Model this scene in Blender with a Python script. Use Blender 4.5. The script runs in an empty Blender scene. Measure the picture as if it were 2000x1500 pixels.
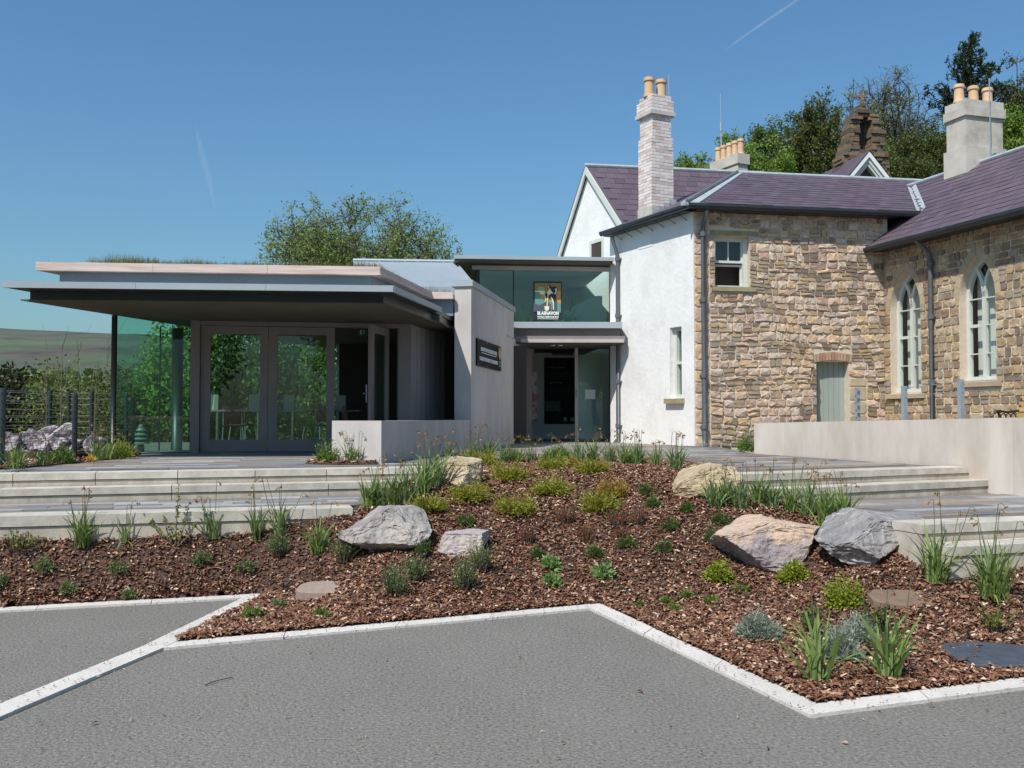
import bpy, math, random
import numpy as np
from mathutils import Vector, Matrix

# ------------------------------------------------------------------ camera, sky, sun, exposure
scene = bpy.context.scene
COL = scene.collection
EYE = Vector((0.0, 0.0, 1.6))
PITCH = math.atan(65 / 1900)
FPX = 1900.0
cam_d = bpy.data.cameras.new("camera")
cam_d.lens = 36 * FPX / 2000
cam_d.sensor_width = 36
cam_d.clip_start = 0.05
cam_d.clip_end = 60000
cam = bpy.data.objects.new("camera", cam_d)
COL.objects.link(cam)
cam.location = EYE
cam.rotation_euler = (math.pi / 2 + PITCH, 0, 0)
scene.camera = cam

SUN_DIR = Vector((-0.55 * 0.6157, -0.835 * 0.6157, 0.788)).normalized()
world = bpy.data.worlds.new("World")
scene.world = world
world.use_nodes = True
wn = world.node_tree.nodes
wl = world.node_tree.links
sky = wn.new("ShaderNodeTexSky")
sky.sky_type = 'NISHITA'
sky.sun_disc = False
sky.sun_elevation = math.asin(SUN_DIR.z)
sky.sun_rotation = math.atan2(SUN_DIR.x, SUN_DIR.y)
sky.altitude = 300
sky.air_density = 1.5
sky.dust_density = 1.5
sky.ozone_density = 6.0
tint = wn.new("ShaderNodeMix")
tint.data_type = 'RGBA'
tint.blend_type = 'MULTIPLY'
tint.inputs[0].default_value = 1.0
tint.inputs[7].default_value = (.665, .90, 1.02, 1)
wl.new(sky.outputs[0], tint.inputs[6])
wl.new(tint.outputs[2], wn["Background"].inputs[0])
wn["Background"].inputs[1].default_value = 0.091
sun_d = bpy.data.lights.new("sun", 'SUN')
sun_d.energy = 4.0
sun_d.angle = math.radians(0.53)
sun_d.color = (1.0, 0.955, 0.89)
sun = bpy.data.objects.new("sun", sun_d)
COL.objects.link(sun)
sun.location = (-20, -30, 50)
sun.rotation_euler = SUN_DIR.to_track_quat('Z', 'Y').to_euler()
scene.view_settings.view_transform = 'Standard'
scene.view_settings.look = 'None'
scene.view_settings.exposure = 0.35
scene.view_settings.gamma = 1.0
scene.cycles.max_bounces = 8
scene.cycles.transparent_max_bounces = 16
scene.cycles.use_denoising = True

# ------------------------------------------------------------------ geometry helpers
_f = Vector((0, math.cos(PITCH), math.sin(PITCH)))
_u = Vector((0, -math.sin(PITCH), math.cos(PITCH)))
_r = Vector((1, 0, 0))


def ray(px, py):
    return _f + _r * ((px - 1000) / FPX) + _u * ((750 - py) / FPX)


def atz(px, py, z):
    d = ray(px, py)
    return EYE + d * ((z - EYE.z) / d.z)


def aty(px, py, y):
    d = ray(px, py)
    return EYE + d * (y / d.y)


class Frame:
    """a wall's own axes: u along it, v up, w out of it"""
    def __init__(s, o, u):
        s.o = Vector((o[0], o[1], 0))
        s.u = Vector((u[0], u[1], 0)).normalized()
        s.w = Vector((s.u.y, -s.u.x, 0))

    def p(s, u, v, w=0.0):
        q = s.o + s.u * u + s.w * w
        return Vector((q.x, q.y, v))

    def uv(s, px, py, w=0.0):
        d = ray(px, py)
        t = (s.o + s.w * w - EYE).dot(s.w) / d.dot(s.w)
        q = EYE + d * t
        return (q - s.o).dot(s.u), q.z


class MB:
    def __init__(s):
        s.v = []
        s.f = []

    def add(s, vs, fs):
        n = len(s.v)
        s.v += [tuple(v) for v in vs]
        s.f += [tuple(i + n for i in f) for f in fs]
        return s

    def hexa(s, p):     # 4 bottom, 4 top
        return s.add(p, [(3, 2, 1, 0), (4, 5, 6, 7), (0, 1, 5, 4), (1, 2, 6, 5), (2, 3, 7, 6), (3, 0, 4, 7)])

    def fbox(s, fr, u0, u1, v0, v1, w0, w1):
        return s.hexa([fr.p(u0, v0, w1), fr.p(u1, v0, w1), fr.p(u1, v0, w0), fr.p(u0, v0, w0),
                       fr.p(u0, v1, w1), fr.p(u1, v1, w1), fr.p(u1, v1, w0), fr.p(u0, v1, w0)])

    def box(s, x0, x1, y0, y1, z0, z1):
        return s.hexa([(x0, y0, z0), (x1, y0, z0), (x1, y1, z0), (x0, y1, z0), (x0, y0, z1), (x1, y0, z1), (x1, y1, z1), (x0, y1, z1)])

    def prism(s, poly, z0, z1):      # plan polygon, counter-clockwise
        n = len(poly)
        vs = [(p[0], p[1], z0) for p in poly] + [(p[0], p[1], z1) for p in poly]
        fs = [tuple(range(n - 1, -1, -1)), tuple(range(n, 2 * n))]
        fs += [(i, (i + 1) % n, n + (i + 1) % n, n + i) for i in range(n)]
        return s.add(vs, fs)

    def fpoly(s, fr, poly, w0, w1):  # polygon in wall axes, thick from w0 to w1
        n = len(poly)
        vs = [fr.p(a, b, w1) for a, b in poly] + [fr.p(a, b, w0) for a, b in poly]
        fs = [tuple(range(n)), tuple(range(2 * n - 1, n - 1, -1))]
        fs += [(i, n + i, n + (i + 1) % n, (i + 1) % n) for i in range(n)]
        return s.add(vs, fs)

    def tube(s, pts, rad, n=8, cap=True):
        pts = [Vector(p) for p in pts]
        if not isinstance(rad, (list, tuple)):
            rad = [rad] * len(pts)
        ring = []
        for i, p in enumerate(pts):
            t = (pts[min(i + 1, len(pts) - 1)] - pts[max(i - 1, 0)])
            t = t.normalized() if t.length > 1e-9 else Vector((0, 0, 1))
            a = Vector((0, 0, 1)) if abs(t.z) < .92 else Vector((1, 0, 0))
            x = t.cross(a).normalized()
            y = t.cross(x)
            ring.append([p + (x * math.cos(2 * math.pi * k / n) + y * math.sin(2 * math.pi * k / n)) * rad[i] for k in range(n)])
        fs = []
        for i in range(len(pts) - 1):
            for k in range(n):
                fs.append((i * n + k, i * n + (k + 1) % n, (i + 1) * n + (k + 1) % n, (i + 1) * n + k))
        if cap:
            fs.append(tuple(range(n)))
            fs.append(tuple((len(pts) - 1) * n + k for k in range(n - 1, -1, -1)))
        return s.add([q for r_ in ring for q in r_], fs)

    def lathe(s, c, prof, n=16):     # prof: (radius, z) from bottom to top
        vs = []
        for r_, z in prof:
            vs += [(c[0] + r_ * math.cos(2 * math.pi * k / n), c[1] + r_ * math.sin(2 * math.pi * k / n), c[2] + z) for k in range(n)]
        fs = []
        for i in range(len(prof) - 1):
            for k in range(n):
                fs.append((i * n + k, i * n + (k + 1) % n, (i + 1) * n + (k + 1) % n, (i + 1) * n + k))
        fs.append(tuple(range(n - 1, -1, -1)))
        fs.append(tuple((len(prof) - 1) * n + k for k in range(n)))
        return s.add(vs, fs)

    def build(s, name, mat, parent=None, origin=None, smooth=False):
        v = np.array(s.v, dtype=float).reshape(-1, 3)
        if parent is not None:
            o = ORG[parent.name]
        elif origin is not None:
            o = Vector(origin)
        else:
            o = Vector(((v[:, 0].min() + v[:, 0].max()) / 2, (v[:, 1].min() + v[:, 1].max()) / 2, v[:, 2].min()))
        me = bpy.data.meshes.new(name)
        me.from_pydata((v - np.array(o)).tolist(), [], s.f)
        if smooth:
            me.polygons.foreach_set("use_smooth", [True] * len(me.polygons))
        return link(name, me, mat, parent, o)


ORG = {}


def link(name, me, mat, parent=None, o=(0, 0, 0)):
    ob = bpy.data.objects.new(name, me)
    COL.objects.link(ob)
    if mat is not None and me is not None and not me.materials:
        me.materials.append(mat)
    if parent is not None:
        ob.parent = parent
        ORG[ob.name] = ORG[parent.name]
    else:
        ob.location = o
        ORG[ob.name] = Vector(o)
    return ob


def tag(o, label=None, cat=None, group=None, kind=None):
    for k, v in (("label", label), ("category", cat), ("group", group), ("kind", kind)):
        if v:
            o[k] = v
    return o


def empty(name, loc, label, cat=None, group=None, kind=None):
    o = bpy.data.objects.new(name, None)
    COL.objects.link(o)
    o.location = loc
    o.empty_display_size = .2
    ORG[o.name] = Vector(loc)
    return tag(o, label, cat, group, kind)


def np_mesh(name, verts, k, mat, parent=None, o=(0, 0, 0), smooth=False):
    """verts (n*k,3) as n separate k-gons"""
    verts = np.asarray(verts, dtype=np.float32)
    verts = verts - np.array(ORG[parent.name] if parent is not None else o, dtype=np.float32)
    n = len(verts) // k
    me = bpy.data.meshes.new(name)
    me.vertices.add(len(verts))
    me.vertices.foreach_set("co", verts.ravel())
    me.loops.add(n * k)
    me.loops.foreach_set("vertex_index", np.arange(n * k, dtype=np.int32))
    me.polygons.add(n)
    me.polygons.foreach_set("loop_start", np.arange(0, n * k, k, dtype=np.int32))
    me.polygons.foreach_set("loop_total", np.full(n, k, dtype=np.int32))
    if smooth:
        me.polygons.foreach_set("use_smooth", np.ones(n, dtype=bool))
    me.update(calc_edges=True)
    return link(name, me, mat, parent, o)


def np_strips(name, pts, wid, side, mat, parent=None, o=(0, 0, 0)):
    """ribbons: pts (n,m,3), wid (n,m), side (n,m,3) -> one mesh of n ribbons"""
    n, m, _ = pts.shape
    L = pts - side * wid[..., None]
    R = pts + side * wid[..., None]
    v = np.stack([L, R], 2).reshape(n * m * 2, 3) - np.array(ORG[parent.name] if parent is not None else o)
    base = (np.arange(n) * m * 2)[:, None] + np.arange(m - 1)[None] * 2
    q = np.stack([base, base + 1, base + 3, base + 2], -1).reshape(-1)
    me = bpy.data.meshes.new(name)
    me.vertices.add(len(v))
    me.vertices.foreach_set("co", v.astype(np.float32).ravel())
    nf = len(q) // 4
    me.loops.add(len(q))
    me.loops.foreach_set("vertex_index", q.astype(np.int32))
    me.polygons.add(nf)
    me.polygons.foreach_set("loop_start", np.arange(0, nf * 4, 4, dtype=np.int32))
    me.polygons.foreach_set("loop_total", np.full(nf, 4, dtype=np.int32))
    me.polygons.foreach_set("use_smooth", np.ones(nf, dtype=bool))
    me.update(calc_edges=True)
    return link(name, me, mat, parent, o)


# ------------------------------------------------------------------ materials
def srgb(r, g, b):
    return tuple(((c / 255 + .055) / 1.055) ** 2.4 if c > 10 else c / 255 / 12.92 for c in (r, g, b)) + (1,)


def M(name, cols, scale=4.0, detail=5, rough=.8, bump=0.0, bscale=None, metal=0.0, spec=.5, stretch=(1, 1, 1), obj_rnd=0.0,
      src='noise', ramp=(.3, .7), coat=0.0, const=False, bump_dist=.02, fine=0.0, streak=None):
    """procedural principled material. src: noise | island | object chooses what walks through the colour list"""
    m = bpy.data.materials.new(name)
    m.use_nodes = True
    nt = m.node_tree
    N, L = nt.nodes, nt.links
    b = N["Principled BSDF"]
    b.inputs["Roughness"].default_value = rough
    b.inputs["Metallic"].default_value = metal
    b.inputs["Specular IOR Level"].default_value = spec
    tc = N.new("ShaderNodeTexCoord")
    mp = N.new("ShaderNodeMapping")
    mp.inputs["Scale"].default_value = stretch
    L.new(tc.outputs["Object"], mp.inputs[0])
    if isinstance(cols, tuple):
        cols = [cols]
    cols = [c if len(c) == 4 else tuple(c) + (1,) for c in cols]
    nz = N.new("ShaderNodeTexNoise")
    nz.inputs["Scale"].default_value = scale
    nz.inputs["Detail"].default_value = detail
    nz.inputs["Roughness"].default_value = .62
    L.new(mp.outputs[0], nz.inputs[0])
    if len(cols) == 1:
        out = None
        b.inputs["Base Color"].default_value = cols[0]
    else:
        cr = N.new("ShaderNodeValToRGB")
        el = cr.color_ramp.elements
        lo, hi = ramp if src == 'noise' else (0.0, 1.0)
        n = len(cols)
        for i in range(n):
            pos = lo + (hi - lo) * i / (n if const else n - 1)
            e = el[i] if i < 2 else el.new(pos)
            e.position = pos
            e.color = cols[i]
        if const:
            cr.color_ramp.interpolation = 'CONSTANT'
        if src == 'noise':
            L.new(nz.outputs[0], cr.inputs[0])
        elif src == 'island':
            g = N.new("ShaderNodeNewGeometry")
            L.new(g.outputs["Random Per Island"], cr.inputs[0])
        else:
            g = N.new("ShaderNodeObjectInfo")
            L.new(g.outputs["Random"], cr.inputs[0])
        out = cr.outputs[0]
    if obj_rnd or (src != 'noise' and fine):
        hs = N.new("ShaderNodeHueSaturation")
        mr = N.new("ShaderNodeMapRange")
        amt = obj_rnd or fine
        mr.inputs[3].default_value = 1 - amt
        mr.inputs[4].default_value = 1 + amt
        if src != 'noise':
            L.new(nz.outputs[0], mr.inputs[0])
            mr.inputs[1].default_value = .25
            mr.inputs[2].default_value = .75
        else:
            g = N.new("ShaderNodeObjectInfo")
            L.new(g.outputs["Random"], mr.inputs[0])
        L.new(mr.outputs[0], hs.inputs["Value"])
        if out is not None:
            L.new(out, hs.inputs["Color"])
        else:
            hs.inputs["Color"].default_value = cols[0]
        out = hs.outputs[0]
    if streak:          # (amount, scale, stretch): weathering marks over the colour
        m2 = N.new("ShaderNodeMapping")
        m2.inputs["Scale"].default_value = streak[2]
        L.new(tc.outputs["Object"], m2.inputs[0])
        n3 = N.new("ShaderNodeTexNoise")
        n3.inputs["Scale"].default_value = streak[1]
        n3.inputs["Detail"].default_value = 7
        n3.inputs["Roughness"].default_value = .7
        L.new(m2.outputs[0], n3.inputs[0])
        mr2 = N.new("ShaderNodeMapRange")
        mr2.inputs[1].default_value = .32
        mr2.inputs[2].default_value = .62
        mr2.inputs[3].default_value = 1 - streak[0]
        mr2.inputs[4].default_value = 1.0
        L.new(n3.outputs[0], mr2.inputs[0])
        hs2 = N.new("ShaderNodeHueSaturation")
        L.new(mr2.outputs[0], hs2.inputs["Value"])
        if out is not None:
            L.new(out, hs2.inputs["Color"])
        else:
            hs2.inputs["Color"].default_value = cols[0]
        out = hs2.outputs[0]
    if out is not None:
        L.new(out, b.inputs["Base Color"])
    if bump:
        n2 = N.new("ShaderNodeTexNoise")
        n2.inputs["Scale"].default_value = bscale or scale * 4
        n2.inputs["Detail"].default_value = 6
        L.new(mp.outputs[0], n2.inputs[0])
        bp = N.new("ShaderNodeBump")
        bp.inputs["Strength"].default_value = bump
        bp.inputs["Distance"].default_value = bump_dist
        L.new(n2.outputs[0], bp.inputs["Height"])
        L.new(bp.outputs[0], b.inputs["Normal"])
    return m


def leafmat(name, cols, trans=.35, rough=.5, spec=.3):
    """leaf material: colour per leaf, some light through the blade"""
    m = M(name, cols, src='island', rough=rough, spec=spec)
    nt = m.node_tree
    N, L = nt.nodes, nt.links
    b = N["Principled BSDF"]
    tr = N.new("ShaderNodeBsdfTranslucent")
    src = b.inputs["Base Color"].links[0].from_socket if b.inputs["Base Color"].is_linked else None
    if src:
        L.new(src, tr.inputs[0])
    else:
        tr.inputs[0].default_value = b.inputs["Base Color"].default_value
    mx = N.new("ShaderNodeMixShader")
    mx.inputs[0].default_value = trans
    L.new(b.outputs[0], mx.inputs[1])
    L.new(tr.outputs[0], mx.inputs[2])
    L.new(mx.outputs[0], N["Material Output"].inputs[0])
    return m


def glassmat(name, tint, refl=1.5, rough=0.0):
    m = bpy.data.materials.new(name)
    m.use_nodes = True
    nt = m.node_tree
    N, L = nt.nodes, nt.links
    N.remove(N["Principled BSDF"])
    t = N.new("ShaderNodeBsdfTransparent")
    t.inputs[0].default_value = tint + (1,)
    g = N.new("ShaderNodeBsdfGlossy")
    g.inputs["Roughness"].default_value = rough
    lw = N.new("ShaderNodeLayerWeight")
    lw.inputs[0].default_value = .5
    pw = N.new("ShaderNodeMath")
    pw.operation = 'POWER'
    pw.inputs[1].default_value = 4.0
    L.new(lw.outputs["Facing"], pw.inputs[0])
    fr = N.new("ShaderNodeMath")
    fr.operation = 'MULTIPLY_ADD'
    r0 = ((refl - 1) / (refl + 1)) ** 2
    fr.inputs[1].default_value = 1 - r0
    fr.inputs[2].default_value = r0
    L.new(pw.outputs[0], fr.inputs[0])
    mx = N.new("ShaderNodeMixShader")
    L.new(fr.outputs[0], mx.inputs[0])
    L.new(t.outputs[0], mx.inputs[1])
    L.new(g.outputs[0], mx.inputs[2])
    L.new(mx.outputs[0], N["Material Output"].inputs[0])
    return m


MT = {}
MT['tarmac'] = M('tarmac', [(.042, .039, .034), (.172, .162, .144), (.23, .216, .192), (.34, .32, .287)], scale=48, detail=5, rough=.92, bump=.9, bscale=75, spec=.2, bump_dist=.012, ramp=(.27, .72), streak=(.14, .9, (1, .6, 1)))
MT['kerb'] = M('kerb', [(.26, .24, .21), (.56, .52, .465), (.64, .60, .545)], scale=45, ramp=(.27, .5), streak=(.15, 3, (1, 1, 1)), rough=.9, bump=.3, bscale=120, obj_rnd=.05)
MT['concrete'] = M('concrete', [(.46, .42, .395), (.55, .51, .48), (.63, .59, .56)], scale=1.3, rough=.85, bump=.12, bscale=30, stretch=(1, 1, .45), streak=(.10, 2.0, (1.3, 1.3, .3)))
MT['concrete_pale'] = M('concrete_pale', [(.50, .43, .36), (.61, .54, .465), (.68, .61, .54)], scale=1.6, rough=.85, bump=.12, bscale=30, stretch=(1, 1, .4), obj_rnd=.05, streak=(.11, 1.8, (1.3, 1.3, .3)))
MT['step'] = M('step', [(.45, .405, .335), (.60, .555, .475)], scale=6, rough=.9, bump=.25, bscale=90, obj_rnd=.08, streak=(.15, 3, (1, 1, 1)))
MT['step_riser'] = M('step_riser', [(.40, .34, .26), (.57, .52, .435)], scale=3, rough=.9, bump=.2, bscale=70, stretch=(1, 1, .5), obj_rnd=.1, streak=(.28, 4, (1.5, 1.5, .5)))
MT['paving'] = M('paving', [(.15, .145, .15), (.24, .24, .24), (.27, .21, .16), (.19, .18, .18), (.36, .355, .345), (.25, .20, .155), (.21, .21, .215), (.32, .31, .295), (.22, .19, .17), (.30, .25, .20)], src='object',
                 const=True, scale=6, fine=.3, rough=.7, bump=.2, bscale=25)
MT['paving_far'] = M('paving_far', [(.15, .145, .15), (.24, .24, .24), (.27, .21, .16), (.19, .18, .18), (.36, .355, .345), (.25, .20, .155), (.21, .21, .215), (.32, .31, .295), (.22, .19, .17), (.30, .25, .20)], src='island',
                     const=True, scale=6, fine=.3, rough=.7)
MT['bed'] = M('bed', [(.045, .024, .017), (.095, .053, .039), (.14, .082, .06)], scale=30, rough=.95, bump=1.0, bscale=60, bump_dist=.03)
MT['chips'] = M('chips', [(.10, .044, .024), (.17, .08, .047), (.22, .108, .066), (.26, .135, .085), (.20, .096, .058), (.34, .195, .125), (.24, .124, .078), (.14, .064, .038), (.18, .084, .05), (.43, .285, .195), (.15, .067, .04), (.21, .102, .062), (.28, .152, .097), (.58, .43, .315), (.12, .053, .031), (.19, .092, .056)],
                src='island', const=True, rough=.9, spec=.15)
MT['white_wall'] = M('white_wall', [(.72, .705, .675), (.78, .77, .745), (.81, .80, .78)], scale=1.7, rough=.9, bump=.32, bscale=9, bump_dist=.03, streak=(.08, 2.4, (1.2, 1.2, .4)))
MT['mortar'] = M('mortar', [(.54, .44, .34), (.66, .56, .45)], scale=8, rough=.95, bump=.5, bscale=40)
MT['stone'] = M('stone', [(.50, .35, .235), (.53, .40, .295), (.46, .34, .255), (.51, .40, .32), (.55, .385, .235), (.47, .365, .295), (.53, .415, .325), (.50, .36, .25), (.54, .425, .325), (.41, .285, .215)],
                src='object', const=True, scale=11, fine=.4, rough=.92, bump=.55, bscale=24, bump_dist=.02)
MT['ashlar'] = M('ashlar', [(.40, .28, .16), (.46, .345, .215), (.35, .24, .14), (.44, .315, .185), (.26, .17, .11), (.48, .375, .25), (.41, .31, .205)], src='object', const=True, scale=8, fine=.38, rough=.92, bump=.5, bscale=26, bump_dist=.02)
MT['dressed'] = M('dressed', [(.38, .29, .185), (.46, .37, .25)], scale=5, rough=.9, bump=.25, bscale=40, obj_rnd=.12)
MT['sill'] = M('sill', [(.22, .19, .10), (.36, .30, .17)], scale=5, rough=.9, bump=.2, bscale=40)
MT['old_stone'] = M('old_stone', [(.15, .10, .065), (.10, .076, .056), (.20, .13, .078), (.13, .108, .084)], src='object', const=True, scale=8, fine=.45, rough=.95, bump=.6, bscale=25)
MT['slate'] = M('slate', [(.092, .066, .086), (.108, .078, .10), (.122, .088, .112), (.10, .074, .092), (.085, .062, .08)], src='object', scale=9, fine=.16, rough=.58, bump=.12, bscale=40)
MT['lead'] = M('lead', [(.30, .34, .36), (.42, .46, .48)], scale=5, rough=.5, spec=.6)
MT['lead_dark'] = M('lead_dark', [(.10, .115, .125), (.16, .18, .19)], scale=5, rough=.5)
MT['gutter'] = M('gutter', [(.02, .026, .03), (.035, .042, .046)], scale=4, rough=.4)
MT['pipe'] = M('pipe', [(.085, .095, .105), (.12, .13, .14)], scale=6, rough=.45)
MT['sage'] = M('sage', [(.54, .565, .505), (.60, .625, .56)], scale=3, rough=.5)
MT['sage_door'] = M('sage_door', [(.30, .345, .30), (.34, .385, .335)], scale=3, rough=.5, stretch=(1, 1, .2))
MT['zinc'] = M('zinc', [(.30, .345, .365), (.355, .40, .42)], scale=.8, rough=.45, spec=.5, obj_rnd=.04)
MT['zinc_upstand'] = M('zinc_upstand', [(.18, .225, .26), (.22, .265, .30)], scale=.8, rough=.45, obj_rnd=.04)
MT['zinc_roof'] = M('zinc_roof', [(.27, .315, .345), (.32, .365, .395)], scale=.7, rough=.5, obj_rnd=.04)
MT['steel_dark'] = M('steel_dark', [(.018, .027, .029), (.028, .038, .04)], scale=2, rough=.4)
MT['steel_black'] = M('steel_black', [(.006, .009, .009), (.012, .016, .015)], scale=2, rough=.4)
MT['taupe'] = M('taupe', [(.20, .165, .155), (.235, .20, .19)], scale=2, rough=.6)
MT['taupe_light'] = M('taupe_light', [(.40, .35, .33), (.48, .43, .41)], scale=2, rough=.6)
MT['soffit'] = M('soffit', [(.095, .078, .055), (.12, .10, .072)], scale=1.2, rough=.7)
MT['timber'] = M('timber', [(.42, .30, .25), (.58, .45, .39), (.66, .54, .48)], scale=2.5, rough=.8, stretch=(.5, .5, 9), obj_rnd=.08)
MT['board'] = M('board', [(.26, .235, .23), (.34, .31, .305)], scale=4, rough=.8, stretch=(3, 3, .3), obj_rnd=.1)
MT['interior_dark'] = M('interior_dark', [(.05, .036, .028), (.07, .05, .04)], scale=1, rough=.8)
MT['interior_white'] = M('interior_white', [(.62, .64, .60), (.68, .70, .66)], scale=1, rough=.8)
MT['interior_floor'] = M('interior_floor', [(.10, .09, .08), (.13, .12, .11)], scale=2, rough=.5)
MT['brick_white'] = M('brick_white', [(.62, .54, .50), (.70, .63, .59), (.56, .46, .42), (.72, .66, .63), (.66, .58, .54)], src='island', const=True, scale=20, fine=.15, rough=.9)
MT['brick_red'] = M('brick_red', [(.36, .20, .13), (.44, .27, .17), (.40, .30, .19)], src='object', const=True, scale=20, fine=.2, rough=.9)
MT['render_grey'] = M('render_grey', [(.36, .32, .27), (.50, .46, .40), (.57, .53, .46)], scale=2.2, rough=.95, bump=.15, bscale=30)
MT['pot'] = M('pot', [(.56, .36, .21), (.66, .46, .29)], scale=6, rough=.8, stretch=(1, 1, 2), obj_rnd=.06)
MT['galv'] = M('galv', [(.34, .37, .39), (.44, .47, .49)], scale=12, rough=.45, metal=.4)
MT['wire'] = M('wire', [(.30, .34, .33), (.36, .40, .39)], scale=3, rough=.35, metal=.5)
MT['black_sign'] = M('black_sign', [(.006, .0065, .008), (.010, .011, .013)], scale=2, rough=.6, spec=.15)
MT['white_print'] = M('white_print', [(.72, .74, .71), (.76, .78, .75)], scale=3, rough=.6)
MT['glass'] = glassmat('glass', (.80, .94, .885), 1.5)
MT['glass_door'] = glassmat('glass_door', (.88, .95, .91), 1.5)
MT['glass_hall'] = glassmat('glass_hall', (.80, .92, .865), 1.6)
MT['glass_old'] = glassmat('glass_old', (.92, .96, .94), 1.55)
MT['bark'] = M('bark', [(.045, .036, .028), (.10, .082, .062)], scale=8, rough=.95, bump=.4, bscale=30, stretch=(1, 1, .3))
MT['twig_pale'] = M('twig_pale', [(.11, .09, .06), (.18, .15, .10)], scale=8, rough=.9)
# ------------------------------------------------------------------ the setting: ground, kerbs, bed, terraces
rnd = random.Random(7)
rng = np.random.default_rng(7)
PZ = 1.0      # plaza level
TZ = 0.72     # lower terraces


def inside(P, poly):
    x, y = P[..., 0], P[..., 1]
    c = np.zeros(x.shape, bool)
    n = len(poly)
    for i in range(n):
        x0, y0 = poly[i][0], poly[i][1]
        x1, y1 = poly[(i + 1) % n][0], poly[(i + 1) % n][1]
        if y0 == y1:
            continue
        t = ((y0 > y) != (y1 > y)) & (x < (x1 - x0) * (y - y0) / (y1 - y0) + x0)
        c ^= t
    return c


def seg_dist(P, poly):
    best = np.full(P.shape[:-1], 1e9)
    n = len(poly)
    for i in range(n):
        a = np.array(poly[i][:2]); b = np.array(poly[(i + 1) % n][:2])
        ab = b - a
        t = np.clip(((P - a) @ ab) / max(ab @ ab, 1e-9), 0, 1)
        best = np.minimum(best, np.linalg.norm(P - (a + t[..., None] * ab), axis=-1))
    return best


def perp(a, b):
    d = (Vector(b) - Vector(a)); d.z = 0; d.normalize()
    return d, Vector((-d.y, d.x, 0))


L1a, L1b = atz(-420, 933, PZ), atz(862, 912.5, PZ)
dL, nL = perp(L1a, L1b)
L2a, L2b = L1a - nL * .3, L1b - nL * .3 - dL * .15
L3a, L3b = atz(-420, 1019, TZ), atz(690, 992, TZ)
R1a, R1b = atz(1428, 927.5, PZ), atz(1893, 912, PZ)
dR, nR = perp(R1a, R1b)
R2a, R2b = R1a - nR * .3 + dR * .1, R1b - nR * .3 + dR * .35
R3a, R3b = atz(1800, 1026, TZ), atz(2250, 1007, TZ)
dR3, nR3 = perp(R3a, R3b)
R4a, R4b = R3a - nR3 * .3 + dR3 * .02, R3b - nR3 * .3

# ground sheets
def ground_height(x, y):
    r = np.hypot(x, y)
    valley = -7.0 * np.clip((y - 24 - .25 * (x + 8)) / 70, 0, 1) * np.clip((2 - x) / 14, 0, 1)
    hillside = 26 * np.clip((y - 33 + .35 * (x - 8)) / 60, 0, 1) ** 1.15 * np.clip((x - 0) / 16, 0, 1)
    return -.06 + valley + hillside * np.clip((400 - r) / 250, 0, 1)


rad = np.concatenate([[0.0], np.geomspace(6, 9000, 70)])
ang = np.linspace(0, 2 * np.pi, 145)[:-1]
vs = [(0, 0, -.06)]
for r_ in rad[1:]:
    xx, yy = r_ * np.sin(ang), r_ * np.cos(ang)
    vs += list(zip(xx, yy, ground_height(xx, yy)))
na = len(ang)
fs = [(0, 1 + (k + 1) % na, 1 + k) for k in range(na)]
for i in range(len(rad) - 2):
    for k in range(na):
        a = 1 + i * na
        fs.append((a + k, a + (k + 1) % na, a + na + (k + 1) % na, a + na + k))
MT['grass_ground'] = M('grass_ground', [(.05, .075, .02), (.085, .11, .03), (.10, .095, .045)], scale=.35, rough=.95, bump=.4, bscale=8, bump_dist=.1)
g = MB().add(vs, fs).build('ground', MT['grass_ground'], origin=(0, 0, 0), smooth=True)
tag(g, 'green grass ground falling away behind the building', kind='structure')
cp = MB().prism([(-45, -45), (45, -45), (45, 6.2), (10, 9.6), (-2, 9.6), (-45, 8.6)], -.05, 0).build('car_park', MT['tarmac'], origin=(0, 0, 0))
tag(cp, 'grey tarmac car park surface in the foreground', kind='structure')

# kerbs, block by block
def offset_line(pts, w):
    out = []
    for i, p in enumerate(pts):
        d0 = (pts[i] - pts[i - 1]).normalized() if i > 0 else None
        d1 = (pts[i + 1] - pts[i]).normalized() if i < len(pts) - 1 else None
        if d0 is None: d0 = d1
        if d1 is None: d1 = d0
        n0 = Vector((-d0.y, d0.x, 0)); n1 = Vector((-d1.y, d1.x, 0))
        m = (n0 + n1)
        m = m.normalized() / max(.3, math.cos(n0.angle(n1) / 2)) if n0.angle(n1) > 1e-4 else n0
        out.append(p + m * w)
    return out


KW = .082
def kerb(pix, top, label):
    pts = [atz(a, b, 0.0) for a, b in pix]
    for p in pts: p.z = 0
    Lf, Rt = offset_line(pts, KW), offset_line(pts, -KW)
    root = empty('kerb', (pts[0].x, pts[0].y, 0), label, kind='structure')
    for i in range(len(pts) - 1):
        n = max(1, round((pts[i + 1] - pts[i]).length / .92))
        for k in range(n):
            g0 = .003 if k else 0.0005
            l = (pts[i + 1] - pts[i]).length
            t0, t1 = k / n + g0 / l, (k + 1) / n - (.003 if k < n - 1 else .0005) / l
            a, b = Rt[i].lerp(Rt[i + 1], t0), Rt[i].lerp(Rt[i + 1], t1)
            c, d = Lf[i].lerp(Lf[i + 1], t1), Lf[i].lerp(Lf[i + 1], t0)
            z1 = top + rnd.uniform(-.002, .002)
            MB().prism([a, b, c, d], -.12, z1).build('kerb_block', MT['kerb'], root)
    return Lf, Rt


KA = kerb([(-420, 1216), (505, 1166)], .018, 'pale concrete kerb along the bark bed at far left')
KB = kerb([(507, 1164.5), (303, 1267), (0, 1394), (-300, 1520)], .022, 'pale concrete kerb running diagonally to the left edge of the tarmac')
KC = kerb([(311, 1266), (1162, 1187), (1590, 1391), (2000, 1338), (2450, 1280)], .019, 'pale concrete kerb zigzagging round the front of the bark bed')

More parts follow.
